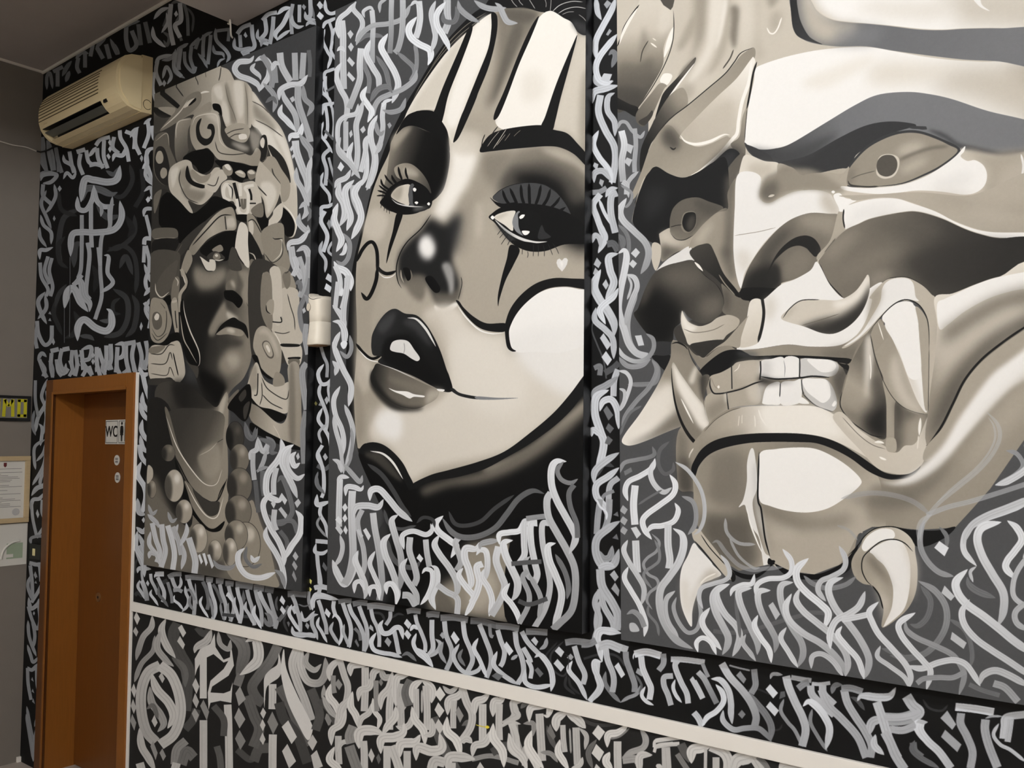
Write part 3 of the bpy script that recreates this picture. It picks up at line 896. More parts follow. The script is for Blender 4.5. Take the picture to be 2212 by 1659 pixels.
P3.art('''
@ 1326 740 4
t w
# ---- jaw base
f 150 500 -20 640 30 760 260 800 560 560 760 550 1180 580 1280 690 1290 700 1400 760 1600 1000 2020 1600 2060 2020 1920 2140 1640 2400 2060 2960 2040 3300 1600 3500 1200 3800 600 3900 -100 2100 -100 1500 100 700 100
@ 1326 400 4
f 60 400 500 700 480 1000 500 1100 900 1300 1000 1200 1400 900 1480 640 1440 520 1250 700 1150 900 1000 800 820 560 640
@ 1659 0 4
# ---- eye
t c
f 58 676 1604 680 1480 720 1400 850 1262 1000 1172 1150 1132 1300 1130 1480 1190 1664 1300 1500 1440 1350 1520 1150 1592 900 1614
t w
f 168 640 1500 700 1440 690 1600 500 1640 300 1640 300 1520 500 1490
a 168 1 8 1700 1280 1900 1330 2300 1330 2300 1700 1880 1700 1900 1500 1800 1370
a 185 .7 10 2050 1450 2300 1400 2300 1700 2000 1700
f 148 685 1592 690 1500 722 1428 850 1290 1000 1202 1150 1154 1300 1152 1450 1200 1560 1252 1638 1306 1500 1422 1350 1502 1150 1582 900 1612 750 1606
c 685 1592 690 1500 722 1428 850 1290 1000 1202 1150 1154 1300 1152 1450 1200 1560 1252 1638 1306 1500 1422 1350 1502 1150 1582 900 1612 750 1606
a 190 .8 8 1105 1315 1200 1242 1325 1232 1335 1290 1200 1345
a 188 .8 8 1150 1452 1300 1372 1390 1368 1330 1432 1180 1502
s 3 18 92 b 1120 1388 1250 1332 1400 1282 1570 1262
8 100 b 930 1476 800 1510 716 1545
a 100 .7 8 690 1500 750 1440 720 1600 690 1600
f 205 935 1470 960 1360 1040 1330 1125 1360 1132 1440 1090 1520 1010 1545 950 1520
f 82 938 1435 950 1385 985 1350 1030 1338 1080 1346 1110 1380 1118 1425 1105 1475 1070 1512 1020 1526 970 1510 945 1475
c
14 60 b 690 1560 720 1600 850 1614 960 1610
t n
f 239 636 1608 760 1622 900 1624 1150 1598 1350 1530 1500 1442 1620 1350 1700 1264 1694 1310 1664 1350 1720 1390 1790 1384 1862 1430 1892 1510 1872 1600 1800 1662 1690 1682 1500 1656 1300 1646 1150 1662 1000 1676 850 1670 660 1642
a 226 .7 8 1450 1560 1700 1480 1760 1560 1650 1620 1480 1620
20 225 b 2185 1330 2205 1430 2192 1540
@ 1326 400 4
t w
# ---- far side of the face, eye socket
f 188 262 -60 215 60 180 200 158 320 172 230 230 40 300 -60
t c
f 24 262 -40 200 140 164 305 220 402 290 472 370 512 412 522 430 640 520 560 490 380 600 480 850 480 990 200 1000 40 970 -230 860 -198 720 -108 600 -65 480 -98 370 -160 312 -118
a 42 .7 12 280 40 450 40 420 200 280 300
t w
f 96 484 340 490 270 520 190 600 125 720 105 820 140 945 188 900 232 820 292 750 372 680 442 600 472 540 466 490 410
c 484 340 490 270 520 190 600 125 720 105 820 140 945 188 900 232 820 292 750 372 680 442 600 472 540 466 490 410
a 120 .8 8 490 380 700 400 800 290 700 480 520 480
a 70 .6 8 700 120 950 180 850 260 740 220
f 128 582 330 610 240 700 232 716 330 670 404 620 410 590 380
f 24 592 320 620 245 700 238 712 310 690 370 650 402 610 380
a 70 .9 5 630 330 660 270 700 262 706 330 680 390 640 390
7 40 b 490 362 540 348 590 342
c
g 185,160,110 420 420 960 480 ; 393 432 402 412 480 370 490 410 540 466 610 472 690 432 780 330 890 236 985 206 1000 400 850 520 680 545 540 580 420 660 410 560 400 480
7 30 m 490 415 540 466 610 472 690 432
a 70 .8 9 410 520 520 540 600 560 480 630 412 680
a 205 .7 7 400 430 470 400 520 470 620 500 500 510
f 196 335 502 405 520 404 640 364 738 328 640
t n
f 222 660 530 560 580 450 652 366 748 440 720 540 672 640 652 700 645
t w
# cheek ball
f 66 355 755 450 697 560 667 690 650 770 760 880 850 935 925 952 1010 940 1085 880 1150 800 1192 720 1182 640 1132 600 1090 582 1180 522 1242 500 1352 350 1342 180 1132 212 1060 280 880
c 355 755 450 697 560 667 690 650 770 760 880 850 935 925 952 1010 940 1085 880 1150 800 1192 720 1182 640 1132 600 1090 582 1180 522 1242 500 1352 350 1342 180 1132 212 1060 280 880
a 96 .9 18 420 740 680 680 800 820 700 900 480 860
a 108 .8 14 760 980 950 960 930 1100 800 1160 740 1080
a 12 .95 20 160 1000 330 880 480 960 600 1080 560 1240 500 1380 300 1380
a 90 .7 10 250 900 330 800 300 980 220 1060
7 30 b 690 655 780 770 890 860 950 980 945 1090
c
# nose, shaded side
f 150 985 60 1062 -60 1045 200 1035 420 1035 600 1062 790 1100 905 1060 912 950 772 850 562 830 512 700 522 650 540 690 440 780 340 890 240 985 206
a 92 .85 9 970 -60 1050 -60 1030 200 1030 460 1000 640 950 560 970 300
a 185 .7 9 700 460 800 340 860 330 800 460 740 520
a 80 .6 8 920 560 1020 560 1050 780 1000 800
g 62,22 740 540 1000 900 ; 655 580 700 535 760 512 830 510 880 602 950 762 1060 902 1110 990 1060 962 950 872 880 802 780 722 700 652
f 112 930 860 960 870 1060 960 1170 1000 1160 1120 1090 1230 1010 1145 940 1090 955 1000
a 70 .7 8 940 900 1000 930 1000 1080 950 1060
10 140 b 908 770 960 850 1050 952
f 240 698 664 740 688 772 742 730 712
# white ridge and wing of the nose
t n
f 233 1062 -70 1160 -120 1270 -70 1258 90 1290 142 1350 152 1450 102 1560 56 1740 40 1860 70 1900 120 1942 200 1947 262 1850 246 1700 240 1560 282 1450 352 1370 422 1280 522 1200 642 1130 762 1100 890 1060 782 1036 602 1036 422 1046 200
t w
a 185 .8 9 1810 50 1920 120 1960 270 1860 250 1790 160
a 200 .5 10 1050 600 1120 760 1200 640 1130 560
5 150 b 1040 436 1250 402 1400 366
a 142 .92 5 1300 -60 1400 -110 1700 -140 1960 10 1990 60 1900 66 1740 42 1600 46 1450 102 1360 152 1300 142 1258 90 1275 10
a 92 .8 8 1290 0 1400 -40 1420 60 1330 140 1270 90
20 205 m 1335 100 1360 92 1390 84
f 112 1947 258 1850 246 1700 240 1560 282 1450 352 1340 462 1230 602 1150 742 1098 902 1085 930 1120 990 1280 992 1380 932 1442 860 1456 842 1560 812 1680 752 1752 662 1792 602 1860 530 1905 450 1940 350
c 1947 258 1850 246 1700 240 1560 282 1450 352 1340 462 1230 602 1150 742 1098 902 1085 930 1120 990 1280 992 1380 932 1442 860 1456 842 1560 812 1680 752 1752 662 1792 602 1860 530 1905 450 1940 350
a 152 .9 12 1600 260 1940 250 1940 420 1860 440 1780 400 1650 360
a 70 .8 10 1240 620 1420 400 1540 400 1420 560 1330 700
a 30 .95 12 1090 900 1130 780 1280 680 1420 700 1440 860 1300 1000 1100 1000
f 20 1090 905 1200 882 1400 892 1430 920 1300 988 1120 992
a 125 .8 8 1460 700 1600 560 1700 620 1660 740 1480 820
f 33 1318 782 1380 642 1450 542 1550 462 1650 434 1730 460 1782 532 1782 582 1742 618 1700 582 1660 542 1590 522 1500 552 1400 642 1355 720
a 38 .8 4 1370 690 1420 700 1435 760 1430 850 1330 880 1320 790
c
18 36 b 1742 612 1830 562 1890 502 1914 440
a 130 .6 8 1880 430 1960 260 2000 380 1960 520 1860 640 1800 640
t n
f 241 1898 92 1950 68 2000 110 2096 130 2030 170 1962 242 1940 190
f 241 1880 58 1896 46 1912 58 1896 72
''')
P3.art('''
@ 1659 400 4
t w
# ---- cheek
f 176 620 90 900 82 1300 60 1690 92 1900 40 2300 -100 2300 420 1900 398 1650 324 1250 152 1000 106 760 132 700 110
a 150 .8 18 1350 130 1600 170 1900 330 2300 380 2300 200 1900 220 1600 100
a 190 .7 12 1700 200 2300 280 2300 330 1900 320
f 172 600 250 625 230 660 250 662 380 560 480 440 640 430 600 540 470
t n
f 240 664 364 656 205 720 164 900 120 1100 114 1250 158 1450 228 1650 330 1900 402 2300 412 2300 460 2000 452 1850 422 1700 372 1500 282 1300 226 1150 232 900 282 780 332 690 372
a 222 .6 10 720 260 900 170 1100 150 1100 200 860 270 720 330
t w
13 36 b 656 205 650 290 664 374
g 118,104,62,40 560 620 2050 640 ; 690 376 780 336 900 286 1150 236 1300 231 1500 288 1700 378 1850 428 2000 457 2300 464 2300 745 2000 788 1800 852 1600 932 1440 968 1400 932 1330 862 1200 797 1080 800 1000 832 880 960 878 800 840 800 780 902 656 978 520 832 440 682 470 610 600 452
a 150 .6 12 470 600 640 430 800 390 700 520 560 640
a 88 .7 14 900 330 1300 300 1500 400 1200 430
a 128 .6 14 620 760 900 560 1200 520 1000 680 800 800
a 150 .6 8 900 760 1060 740 1060 800 900 900
a 45 .6 12 1200 640 1600 500 2200 500 2200 740 1500 900 1300 800
9 26 b 446 678 520 832 652 976
8 40 m 880 960 1000 834 1080 800 1200 796 1330 860 1410 940
# white upper lip
@ 1326 400 4
t n
f 236 1286 992 1440 862 1560 815 1700 735 1760 664 1870 862 1990 978 2140 980 2200 900 2320 840 2300 1000 2230 1150 2100 1292 1950 1382 1700 1394 1500 1376 1250 1412 1070 1426 1100 1330 1142 1200 1182 1005
t w
a 200 .6 10 1290 1020 1380 960 1400 1080 1330 1180
g 226,205 1180 1050 1270 1300 ; 1182 1000 1270 988 1292 1100 1268 1262 1240 1366 1090 1400 1104 1300 1150 1150
26 34 e 1284 986 1297 1100 1282 1220 1246 1360
# moustache curls
g 205,175 640 1200 1050 1250 ; 590 1085 612 1130 650 1182 740 1217 830 1192 900 1142 1000 1120 1085 1160 1064 1230 980 1292 930 1342 800 1352 660 1382 620 1312 582 1192
a 236 .9 4 590 1090 620 1140 660 1200 720 1230 640 1270 590 1190
7 120 b 600 1240 700 1272 850 1252 960 1200
f 48 660 1382 760 1352 900 1334 965 1345 880 1402 790 1484 740 1472
f 160 965 1345 1060 1240 1160 1130 1150 1160 1104 1300 1085 1400 1000 1390 900 1402 790 1484 880 1402
f 206 1450 1156 1510 1072 1620 996 1800 990 1950 990 2080 922 2160 822 2190 774 2207 800 2207 930 2150 1082 2050 1202 1920 1277 1800 1277 1650 1222
c 1450 1156 1510 1072 1620 996 1800 990 1950 990 2080 922 2160 822 2190 774 2207 800 2207 930 2150 1082 2050 1202 1920 1277 1800 1277 1650 1222
a 40 .95 8 1620 1225 1750 1180 1950 1130 2120 1010 2215 850 2215 1060 2040 1290 1750 1300
a 90 .7 8 1700 1190 1900 1140 1800 1230
a 238 .9 6 1900 1010 2060 960 2180 780 2206 820 2120 970 1950 1060
a 170 .6 6 1450 1160 1500 1080 1580 1040 1520 1120
6 100 b 1620 1212 1780 1165 1950 1110
c
8 50 b 1460 1150 1520 1066 1620 996 1780 988
# lip
g 128,150,136 700 1500 1900 1440 ; 636 1390 690 1450 740 1480 790 1490 900 1404 1000 1386 1070 1420 1250 1412 1500 1376 1700 1394 1950 1384 2130 1292 2240 1220 2200 1400 2080 1520 1900 1490 1500 1474 1300 1490 1080 1500 900 1560 770 1594 690 1500
a 100 .6 8 1800 1440 2100 1380 2080 1520 1850 1490
t c
f 18 742 1605 850 1500 960 1432 1080 1420 1150 1450 1220 1474 1500 1468 1900 1486 2064 1514 2020 1640 1990 1600 1940 1528 1700 1500 1500 1494 1250 1508 1080 1532 950 1622 850 1682 760 1662
a 80 .7 5 1060 1440 1200 1440 1260 1470 1180 1480 1090 1470
''')
P3.art('''
@ 1326 740 4
t w
t c
f 26 340 110 490 110 480 250 440 240 350 150
f 50 350 0 500 0 490 100 350 100
t w
# ---- left tusk and lip corner
g 128,150,225,235 560 60 250 760 ; 500 0 560 -5 630 30 660 110 720 220 770 300 760 420 790 520 800 640 820 690 760 740 660 700 540 740 440 780 300 840 180 882 110 886 70 850 110 770 230 610 360 400 430 260 490 130
c 500 0 560 -5 630 30 660 110 720 220 770 300 760 420 790 520 800 640 820 690 760 740 660 700 540 740 440 780 300 840 180 882 110 886 70 850 110 770 230 610 360 400 430 260 490 130
a 140 .95 8 480 100 620 120 700 200 650 330 520 200 440 300
a 228 .9 10 360 440 500 340 530 500 380 640 180 780 100 850 90 800
a 118 .95 9 120 890 320 780 480 640 600 560 640 720 480 780
a 90 .7 7 110 900 280 850 500 760 400 830
c
6 45 b 640 30 680 150 760 270
14 20 m 500 10 550 -2 610 25 640 60
a 225 .8 4 650 330 700 210 722 230 690 350
# inner tusk
f 150 510 170 580 270 700 440 790 560 825 690 780 745 700 850 600 720 540 560 505 350
c 510 170 580 270 700 440 790 560 825 690 780 745 700 850 600 720 540 560 505 350
a 236 .95 5 510 170 580 270 700 440 790 560 830 700 760 760 660 600 560 420 520 280
a 125 .9 7 520 420 620 560 720 720 780 760 700 860 560 700
14 244 m 580 480 640 600 690 700
c
f 20 500 215 512 360 545 540 600 690 660 790 706 846 690 868 620 780 560 650 520 500 500 330
# lip side beside teeth
f 100 760 300 830 290 780 470 800 640 830 690 800 640 770 480
a 60 .9 5 740 300 800 290 780 480 760 480
# ---- teeth
f 172 835 290 930 255 1020 205 1080 165 1260 160 1270 310 1200 345 1020 410 890 440 850 425 832 360
a 190 .7 8 1080 170 1260 165 1255 290 1120 330 1040 260
f 172 790 480 850 430 900 445 970 432 1080 400 1200 360 1250 365 1260 520 1080 548 980 580 860 660 830 690 800 600
a 205 .8 5 1150 380 1250 365 1262 510 1180 500
a 130 .7 8 800 560 960 480 960 580 840 680
t n
f 236 1272 165 1360 140 1470 132 1475 305 1400 312 1270 295
a 205 .9 8 1275 165 1350 150 1360 290 1275 290
f 238 1475 132 1600 138 1604 290 1580 308 1475 305
f 205 1612 145 1760 140 1880 150 1940 190 1935 250 1880 290 1700 300 1610 285
f 238 1670 145 1760 140 1880 155 1922 200 1890 245 1800 255 1730 210
f 240 1285 500 1310 400 1360 352 1440 350 1445 520 1360 536 1290 528
f 236 1445 352 1560 330 1620 322 1622 480 1580 530 1445 530
a 205 .7 6 1255 360 1320 350 1290 420 1262 520
f 196 1630 315 1760 310 1840 320 1900 400 1930 520 1890 590 1780 560 1690 490 1640 420
f 240 1632 318 1740 308 1830 318 1868 380 1870 470 1810 520 1740 480 1660 410
f 240 1600 520 1625 470 1690 525
f 242 1885 540 1910 500 1925 520 1905 550
t c
9 30 n 1018 205 1020 300 1022 400
12 26 n 1268 160 1270 240 1262 320
5 120 m 1468 150 1480 220 1474 300
10 26 n 1606 135 1608 210 1604 300
9 60 b 1440 345 1438 400 1434 470
8 40 n 1622 320 1628 400 1640 440
12 26 b 835 300 832 370 860 432 910 440 980 430 1100 400 1220 350 1300 330
14 30 b 1262 290 1380 312 1480 312 1620 302 1720 290 1870 300
10 30 n 975 430 982 500 992 576
8 60 b 1625 430 1680 490 1760 550 1900 600
5 150 b 1020 560 1250 540 1500 545 1720 545
t w
a 40 .9 6 1255 290 1400 325 1560 330 1400 350 1280 360
a 70 .8 7 1890 290 1990 200 2050 180 2000 420 1960 520 1920 440
f 28 1935 150 2070 150 2040 240 1960 200
7 150 b 840 300 870 370 900 400
f 240 895 380 908 368 916 384 906 396
a 235 .9 3 960 440 974 440 972 520 964 500
7 230 b 1040 250 1075 220 1090 180
# ---- lower lip
g 150,180,236,236,210 760 900 2100 800 ; 610 1060 640 940 700 850 780 760 880 660 1000 590 1160 550 1400 545 1700 545 1850 590 2000 690 2140 790 2300 920 2450 1000 2560 950 2600 1040 2500 1130 2350 1110 2200 1000 2000 890 1800 812 1600 786 1350 780 1100 792 920 830 800 880 720 980 670 1090
a 238 .9 7 1280 560 1500 550 1750 560 1900 640 2000 760 1960 820 1700 770 1400 770 1300 720
a 225 .8 8 1900 640 2100 780 2250 930 2300 960 2200 980 2000 850
a 130 .6 9 720 960 860 820 1100 760 1150 790 900 850 700 1040
12 238 b 1250 575 1275 650 1320 720
10 230 b 1215 625 1222 680 1222 730
6 225 b 1085 630 1080 680 1075 720
6 225 b 1110 620 1108 660 1108 700
12 225 b 690 910 660 960 650 1000
6 90 b 780 770 880 665 1000 592 1100 560
# ---- chin
a 60 .8 9 560 1000 640 1000 690 1180 680 1300 580 1290 550 1200
a 100 .6 9 550 760 620 800 640 940 600 1060 550 1060
g 168,150,128,150,178 700 1000 1400 1900 ; 690 1110 760 1000 900 920 1100 862 1400 858 1750 860 2000 960 2211 1110 2300 1200 2350 1600 2260 1760 2130 1640 2010 1840 1860 1980 1600 2010 1360 1960 1290 1940 1100 1970 960 1900 850 1780 760 1650 700 1500 690 1300
a 118 .85 18 760 1000 1000 900 1140 980 1130 1150 1090 1330 920 1400 760 1280
a 165 .8 12 720 1300 900 1420 1060 1440 1000 1500 780 1480
a 150 .7 10 760 1080 850 1000 820 1300 730 1250
a 88 .85 14 800 1480 1000 1500 1180 1500 1220 1700 1240 1900 1100 1980 900 1860 780 1640
a 120 .7 12 1350 1420 1700 1520 2050 1480 1950 1600 1500 1620 1340 1540
a 176 .6 16 1400 1700 1800 1640 2050 1740 1800 1960 1500 1960
a 196 .5 10 1300 1500 1600 1640 1400 1720 1320 1600
t n
f 228 1180 925 1210 925 1230 1060 1240 1250 1200 1380 1230 1560 1300 1800 1350 1850 1300 1940 1260 1700 1200 1600 1150 1460 1130 1400 1080 1420 1120 1350 1150 1200 1152 1040
a 200 .7 5 1200 1100 1240 1050 1245 1360 1300 1560 1340 1840 1300 1700 1230 1480
14 244 m 1150 1420 1180 1560 1240 1720 1290 1830
f 243 1260 960 1400 918 1600 904 1750 918 1900 985 2040 1080 2135 1180 2120 1240 2000 1340 1850 1430 1680 1466 1500 1452 1350 1410 1262 1365 1250 1200
t c
14 18 b 1256 940 1250 1100 1246 1350 1272 1430 1290 1560 1310 1700 1350 1850
t c
# black line under the lip
f 20 670 1090 700 1010 760 920 860 850 1000 808 1200 785 1400 780 1620 786 1800 815 1950 870 2100 960 2250 1065 2340 1120 2440 1140 2540 1130 2620 1070 2660 1020 2640 1090 2560 1160 2440 1180 2340 1172 2200 1110 2050 1000 1900 920 1750 868 1600 858 1350 856 1150 868 950 910 820 970 740 1060 710 1140 690 1180
''')
P3.art('''
@ 1659 740 4
t w
# ---- right side: mouth corner, tusk, jaw folds
g 120,135 450 60 760 60 ; 600 170 700 180 760 60 830 -60 950 -200 1000 -150 900 100 760 400 640 560 620 520 660 330 700 200
g 148,165,110 650 560 900 200 ; 625 545 660 380 720 180 800 20 880 -100 930 -100 990 300 1020 500 1024 815 900 800 760 720 680 640
c 625 545 660 380 720 180 800 20 880 -100 930 -100 990 300 1020 500 1024 815 900 800 760 720 680 640
a 24 .95 14 820 640 900 560 1040 400 1060 840 900 830 820 740
a 230 .85 5 845 -40 900 -40 910 120 885 320 850 480 838 250
a 110 .7 8 640 560 760 620 820 700 700 660
a 70 .7 7 900 320 980 300 1010 500 930 560
10 240 b 880 100 890 220 885 320
c
8 30 b 640 420 626 545 700 660 800 740 900 800 1010 818
f 160 990 330 1040 360 1100 500 1090 700 1100 930 1030 930 1024 700 1020 500
f 100 1106 505 1200 580 1300 615 1380 618 1372 860 1340 900 1150 940 1100 930 1092 700
a 160 .95 9 1180 700 1300 620 1385 640 1370 960 1200 1100 1050 1000 1160 900
a 60 .8 6 1100 520 1150 560 1110 900 1130 870 1110 640
9 30 b 950 180 1000 330 1080 470 1180 560 1300 606 1386 612
g 200,206 1000 1000 1300 900 ; 640 600 780 740 900 830 1020 900 1040 940 1120 945 1180 890 1280 860 1390 620 1380 800 1360 950 1330 1050 1220 1130 1080 1130 940 1080 800 930 640 760 560 640
a 238 .9 5 600 580 680 680 800 780 870 800 820 810 700 720
22 242 b 920 860 960 856 1005 868
18 242 b 960 985 990 1000 1024 1012
26 244 m 1318 648 1312 720 1306 800
10 225 b 1300 800 1296 860 1290 920
6 110 b 640 640 780 790 900 880 1020 920
f 172 1024 830 1100 830 1106 936 1028 930
# big tusk
g 158,165 960 100 1240 560 ; 895 -20 960 -120 1010 -150 1250 0 1320 300 1386 590 1380 612 1300 606 1180 560 1080 470 1000 330 950 180
t n
f 238 1010 -150 1050 -260 1150 -330 1250 -330 1290 -260 1310 0 1320 200 1350 400 1372 600 1300 520 1220 330 1150 140 1080 -20
t w
a 205 .7 6 1130 60 1200 60 1260 300 1330 560 1230 400
a 210 .7 6 1100 100 1200 420 1340 600 1180 540 1060 300
# gum arch over the tusk (tile D shape)
@ 1659 400 4
f 186 880 965 1000 832 1080 802 1200 798 1330 862 1410 940 1450 1000 1460 1300 1440 1600 1390 2250 1380 1900 1392 1500 1390 1230 1350 1090 1280 1010 1190 990 1090 1030 980 1130 860 1270 700 1390 640 1400 760 1300 840 1180 900 1000
t n
f 232 985 900 1020 840 1090 806 1200 804 1256 850 1275 960 1300 1000 1190 986 1090 1026 980 1120 870 1240 760 1340 660 1390 800 1280 900 1130 970 1000
t w
a 150 .7 6 880 965 960 880 985 900 970 1000 900 1130 860 1200
f 168 1275 1050 1340 1100 1390 1230 1392 1500 1384 1900 1350 1900 1320 1500 1300 1200
t n
f 240 985 1150 1060 1050 1150 1006 1240 1010 1265 1060 1290 1200 1310 1350 1320 1640 1220 1660 1140 1450 1060 1250
t w
f 154 888 1290 950 1172 985 1180 1040 1300 1010 1340 960 1400 920 1430
9 240 m 950 1180 975 1260 1000 1340
9 26 m 860 1275 960 1155 1060 1050 1150 996 1230 994 1310 1040 1370 1140 1390 1260 1392 1420
9 60 b 885 1290 930 1500 1000 1680
6 60 b 1392 1400 1388 1700 1384 2000
c
# jaw folds right
g 222,205,150 1450 1000 1700 1500 ; 1440 968 1600 934 1800 854 2000 790 2300 748 2300 2100 1900 2300 1400 2280 1390 1900 1440 1500 1460 1200
t n
f 240 1460 1030 1530 980 1640 930 1800 856 2000 792 2300 748 2300 870 2100 915 1900 980 1700 1090 1560 1200 1480 1240
t w
a 118 .9 12 1500 1260 1600 1180 1800 1050 2000 950 2300 880 2300 1040 2100 1060 1900 1160 1700 1280 1560 1420
a 200 .8 14 1480 1400 1700 1300 2000 1120 2300 1050 2300 1090 1900 1320 1700 1480 1500 1700 1440 1760
a 88 .95 12 1560 1700 1760 1460 1950 1290 2300 1110 2300 1230 2100 1300 1900 1450 1740 1640 1600 1940 1450 2150 1400 2200 1420 2000
20 26 b 2300 1170 2211 1230 2050 1340 1850 1500 1700 1680 1600 1880 1500 2080 1400 2220 1364 2252
f 168 2300 1190 2211 1250 2050 1362 1850 1522 1710 1690 1610 1890 1510 2090 1364 2262 1350 2380 1500 2300 1800 1950 2211 1500 2300 1420
t n
a 240 .97 4 2300 1330 2211 1420 2080 1520 1930 1640 1760 1860 1640 2030 1500 2260 1300 2450 1100 2560 980 2560 1120 2600 1300 2560 1500 2420 1700 2180 1900 1960 2100 1760 2300 1620
t w
a 152 .9 12 2300 1660 2100 1800 1900 2000 1750 2200 1550 2420 1300 2600 1100 2640 1000 2640 1100 2900 1500 2940 1900 2600 2300 2000
a 175 .7 12 2000 1900 2300 1640 2300 1900 2000 2200 1700 2500 1800 2200
a 112 .7 9 1200 2600 1440 2480 1600 2340 1500 2540 1300 2700 1000 2700 900 2600
a 146 1 9 880 2660 1000 2640 1150 2680 1150 2900 880 2900
a 100 .7 12 700 2700 1200 2660 1300 2760 1000 2790 800 2740
''')
P3.art('''
@ 1659 1100 4
t c
# slate ground below the chin and right of the jaw
q 80 1620 152 1760 0 1920 -180 2211 -600 2600 -900 2600 2200 -1400 2200 -1400 400 -640 200 -400 440 -250 530 30 470 100 520 400 560 640 470 770 330 820 190 900 150 1040 150 1300 175 1560 160
f 16 10 420 60 470 0 470
f 14 60 470 200 530 400 560 560 510 680 430 780 300 740 440 680 540 500 600 200 590
f 16 1100 160 1240 176 1460 180 1620 150 1500 260 1290 320
a 30 .6 7 660 480 740 420 720 580 620 600
@ 1326 1100 4
f 14 960 490 1100 550 1220 560 1340 500 1360 440 1390 460 1240 590 1100 590
# left neck tusk tip and strut
t w
f 190 680 180 740 170 780 220 900 370 960 460 1050 560 1040 610 980 590 900 500 760 330 690 260
f 20 1000 520 1050 560 1050 610 1020 620
8 26 b 752 215 830 330 940 450 1020 530
8 26 b 700 270 800 390 940 560
t n
f 236 690 290 740 340 840 450 860 480 930 560 860 600 760 650 710 760 680 880 674 1012 620 930 580 800 572 620 590 500 640 400
t w
a 190 .8 7 820 520 930 570 860 610 740 660 700 780 670 900 690 720
a 215 .6 8 590 620 640 640 650 900 600 820
14 240 b 745 645 800 590 886 550
# chin tusk right
@ 1659 1100 4
g 165,170,205 740 480 1250 250 ; 720 480 740 400 800 310 830 230 900 170 1000 152 1100 155 1200 210 1262 290 1272 370 1292 520 1280 700 1220 840 1120 940 986 1018 998 860 960 740 900 660 820 640 750 580
a 145 .6 7 760 420 820 400 820 560 770 540
t n
f 241 810 320 860 230 960 170 1060 170 1096 210 1080 250 980 270 900 320 840 362
f 236 880 370 960 300 1060 262 1140 268 1200 350 1230 500 1220 700 1180 850 1100 940 990 1016 1040 900 1070 700 1060 600 1000 480
t w
f 165 830 420 880 372 950 440 1040 570 1080 680 1070 840 1020 960 988 1016 998 860 960 740 880 640 822 540
a 110 .8 7 850 400 920 420 1020 560 1070 680 1020 620 900 500
a 215 .8 8 920 600 990 740 1040 780 1010 960 980 840
a 215 .7 7 1160 290 1260 380 1290 560 1240 780 1230 520
9 18 b 1254 365 1180 290 1090 258 980 275 880 350 820 420 812 520 850 610 900 660
12 18 b 900 655 960 740 995 860
9 16 b 690 400 770 320 840 225 920 168 1020 148 1120 158 1220 215 1265 300
''')
